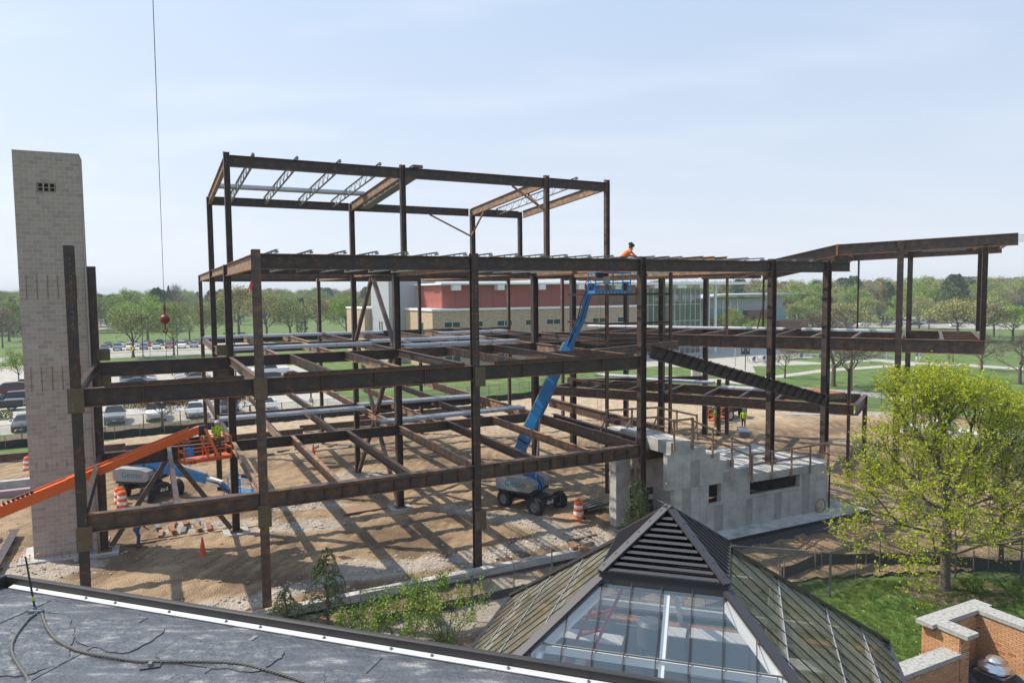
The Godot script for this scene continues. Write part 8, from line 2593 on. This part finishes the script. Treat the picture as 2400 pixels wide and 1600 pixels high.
func make_parapet() -> void:
	rng.seed = 77
	var o := W(21.0, 0, 12.5)
	var t := thing("brick_parapet", "orange brick parapet walls with pale stone coping around a low roof", "parapet", o, AZ)
	var P := func(a: float, y: float, b: float) -> Vector3: return Vector3(a - 21.0, y, 12.5 - b)
	var tones := [Color(0.47, 0.255, 0.135), Color(0.44, 0.235, 0.12), Color(0.50, 0.28, 0.15), Color(0.34, 0.14, 0.075)]
	var bmats := []
	for i in 4: bmats.push_back(tri_mat("brick%d" % i, tex(128, 180 + i, 0.08, [[0.0, (tones[i] as Color) * 0.85], [0.5, tones[i]], [1.0, (tones[i] as Color) * 1.12]], 3), 2.0, 0.9))
	var bg := G.new(); bg.cbox(Vector3.ZERO, Vector3(0.192, 0.057, 0.03), 0.004)
	var bm := bg.mesh()
	var made := [0]
	var rest := G.new(); rest.use_c = true
	var mort := plain("brick_mortar", lin(0.42, 0.34, 0.26), 0.95)
	var th := 0.42
	var cop := tri_mat("coping", tex(512, 190, 0.02, [[0.0, Color(0.12, 0.12, 0.115)], [0.25, Color(0.27, 0.268, 0.26)], [0.45, Color(0.34, 0.335, 0.32)], [1.0, Color(0.44, 0.43, 0.41)]], 5, 191, 0.1, 0.5), 0.8, 0.9)
	# walls as boxes: [a0, b0, a1, b1, y0, y1] along an axis
	var walls := [[20.0, 12.86, 22.38, 12.86, 0.0, 2.86], [22.17, 12.65, 22.17, 6.0, 0.0, 2.86], [20.19, 12.65, 20.19, 11.95, 0.0, 2.86], [20.4, 12.7, 15.5, 12.7, 0.0, 2.26]]
	walls[3] = [19.98, 12.16, 15.8, 12.16, 0.0, 2.26]
	for i in walls.size():
		var s: Array = walls[i]
		var p: Vector3 = P.call(s[0], 0, s[1])
		var q: Vector3 = P.call(s[2], 0, s[3])
		var d := (q - p).normalized()
		var n := d.cross(Vector3.UP)
		var g := G.new()
		g.bar(p + Vector3.UP * (s[4] + s[5]) * 0.5, q + Vector3.UP * (s[4] + s[5]) * 0.5, th - 0.03, s[5] - s[4])
		part("wall_core", g, mort, t)
		for sd in [-1.0, 1.0]:
			brick_run(t, p + n * sd * (th * 0.5 - 0.015), q + n * sd * (th * 0.5 - 0.015), 0.9, s[5], n * sd, made, rest, tones, bmats, bm)
		brick_run(t, p + n * (th * 0.5), p - n * (th * 0.5), 0.9, s[5], -d, made, rest, tones, bmats, bm)
		brick_run(t, q - n * (th * 0.5), q + n * (th * 0.5), 0.9, s[5], d, made, rest, tones, bmats, bm)
		# coping stones
		var l := p.distance_to(q)
		var k := maxi(1, int(roundf(l / 1.25)))
		for j in k:
			var c0 := p + d * (l * j / k - (0.24 if j == 0 else -0.006))
			var c1 := p + d * (l * (j + 1) / k + (0.24 if j == k - 1 else -0.006))
			var cg := G.new()
			cg.bar(c0 + Vector3.UP * (s[5] + 0.06 + 0.003 * i), c1 + Vector3.UP * (s[5] + 0.06 + 0.003 * i), th + 0.1, 0.12)
			part("coping_stone", cg, cop, t)
	rest.x = Transform3D()
	var rm := StandardMaterial3D.new(); rm.vertex_color_use_as_albedo = true; rm.roughness = 0.9
	var ro := part("bricks", rest, rm, t)
	ro.set_meta("kind", "stuff")
	# low roof with flashing
	part("low_roof", bx(Vector3(7.0, 0.2, 6.4), P.call(19.4, 1.2, 9.3)), tri_mat("low_roof", tex(512, 193, 0.01, [[0.0, Color(0.05, 0.055, 0.06)], [0.5, Color(0.085, 0.09, 0.098)], [0.75, Color(0.12, 0.125, 0.13)], [1.0, Color(0.25, 0.24, 0.22)]], 5, 194, 0.06, 0.4), 0.4, 0.6), t)
	part("flashing", bx(Vector3(0.03, 0.22, 6.0), P.call(21.93, 1.4, 9.5)), plain("flash_grey", lin(0.26, 0.26, 0.25), 0.6), t)
	part("flashing", bx(Vector3(1.5, 0.22, 0.03), P.call(21.15, 1.4, 12.63)), plain("flash_grey", lin(0.26, 0.26, 0.25), 0.6), t)
	part("flashing", bx(Vector3(4.2, 0.22, 0.03), P.call(17.9, 1.4, 11.93)), plain("flash_grey", lin(0.26, 0.26, 0.25), 0.6), t)
	part("leaf_litter", bx(Vector3(0.5, 0.03, 1.4), P.call(21.6, 1.31, 11.6)), mats["mulch"], t)
	var v := thing("roof_vent", "shiny spun aluminium mushroom vent on the low roof", "roof vent", W(21.35, 1.3, 11.75), AZ + 0.1)
	var al := plain("spun_aluminium", lin(0.62, 0.63, 0.65), 0.25, 0.85)
	part("curb", bx(Vector3(0.66, 0.32, 0.66), Vector3(0, 0.16, 0)), plain("curb_dark", lin(0.07, 0.075, 0.08), 0.6), v)
	part("curb_cap", bx(Vector3(0.78, 0.04, 0.78), Vector3(0, 0.34, 0)), al, v)
	var g2 := G.new()
	g2.lathe(Vector3(0, 0.38, 0), PackedVector2Array([Vector2(0.30, -0.02), Vector2(0.42, 0.02), Vector2(0.44, 0.07), Vector2(0.40, 0.14), Vector2(0.29, 0.20), Vector2(0.25, 0.22), Vector2(0.24, 0.29), Vector2(0.2, 0.35), Vector2(0.1, 0.38), Vector2(0, 0.385)]), 28)
	part("hood", g2, al, v)
	# mulch rings and lawn in front of the fence
	var lawn := PackedVector2Array()
	for i in 14: lawn.push_back(Vector2(18.4 + cos(TAU * i / 14) * 2.3, -29.4 + sin(TAU * i / 14) * 1.6))
	zone("mulch_ring", lawn, 0.02, "mulch")
	make_lawn()

func make_lawn() -> void:
	# grass blades in front of the fence
	var bl := G.new(); bl.use_c = true
	rng.seed = 31
	for i in 16:
		var p := Vector3(rng.randfn() * 0.05, 0, rng.randfn() * 0.05)
		var h := rng.randf_range(0.05, 0.14)
		var ld := Vector3(rng.randfn() * 0.05, h, rng.randfn() * 0.05)
		var sd := Vector3(rng.randfn(), 0, rng.randfn()).normalized() * 0.006
		bl.col = Color(0.06, 0.15, 0.012).lerp(Color(0.16, 0.22, 0.04), rng.randf())
		bl.tri(p - sd, p + sd, p + ld)
	var mm := MultiMesh.new()
	mm.transform_format = MultiMesh.TRANSFORM_3D
	mm.mesh = bl.mesh(leaf_material("leaf"))
	var n := 26000
	mm.instance_count = n
	for i in n:
		var x := rng.randf_range(7, 27)
		var z := rng.randf_range(-30.6, -15.0)
		if i > 20000:
			x = rng.randf_range(-9, 3); z = rng.randf_range(-26.0, -20.0)
		mm.set_instance_transform(i, Transform3D(Basis(Vector3.UP, rng.randf() * TAU).scaled(Vector3.ONE * rng.randf_range(0.6, 1.5)), Vector3(x, 0, z)))
	var mi := MultiMeshInstance3D.new()
	mi.name = "lawn_grass"
	mi.multimesh = mm
	tag(mi, "tufted lawn grass in front of the wire fence", "grass", "", "stuff")
	add_child(mi)
	var dm := MultiMesh.new()
	dm.transform_format = MultiMesh.TRANSFORM_3D
	var dg := G.new(); dg.lathe(Vector3(0, 0.1, 0), PackedVector2Array([Vector2(0.01, 0), Vector2(0.03, 0.012), Vector2(0, 0.02)]), 6)
	dm.mesh = dg.mesh(mats["yellow_paint"])
	dm.instance_count = 70
	for i in 70: dm.set_instance_transform(i, Transform3D(Basis(), Vector3(rng.randf_range(11, 26), 0, rng.randf_range(-29, -20))))
	var di := MultiMeshInstance3D.new()
	di.name = "dandelions"
	di.multimesh = dm
	tag(di, "yellow dandelion heads scattered in the lawn", "flowers", "", "stuff")
	add_child(di)

func _ready() -> void:
	rng.seed = 7
	make_camera()
	make_sky()
	make_materials()
	make_ground()
	make_frame()
	make_tower()
	make_concrete()
	make_wing()
	make_decks()
	make_hall()
	make_roof()
	make_skylight()
	make_parapet()
	make_trees()
	make_big_tree()
	make_cars()
	make_machines()
	make_people()
	make_furniture()
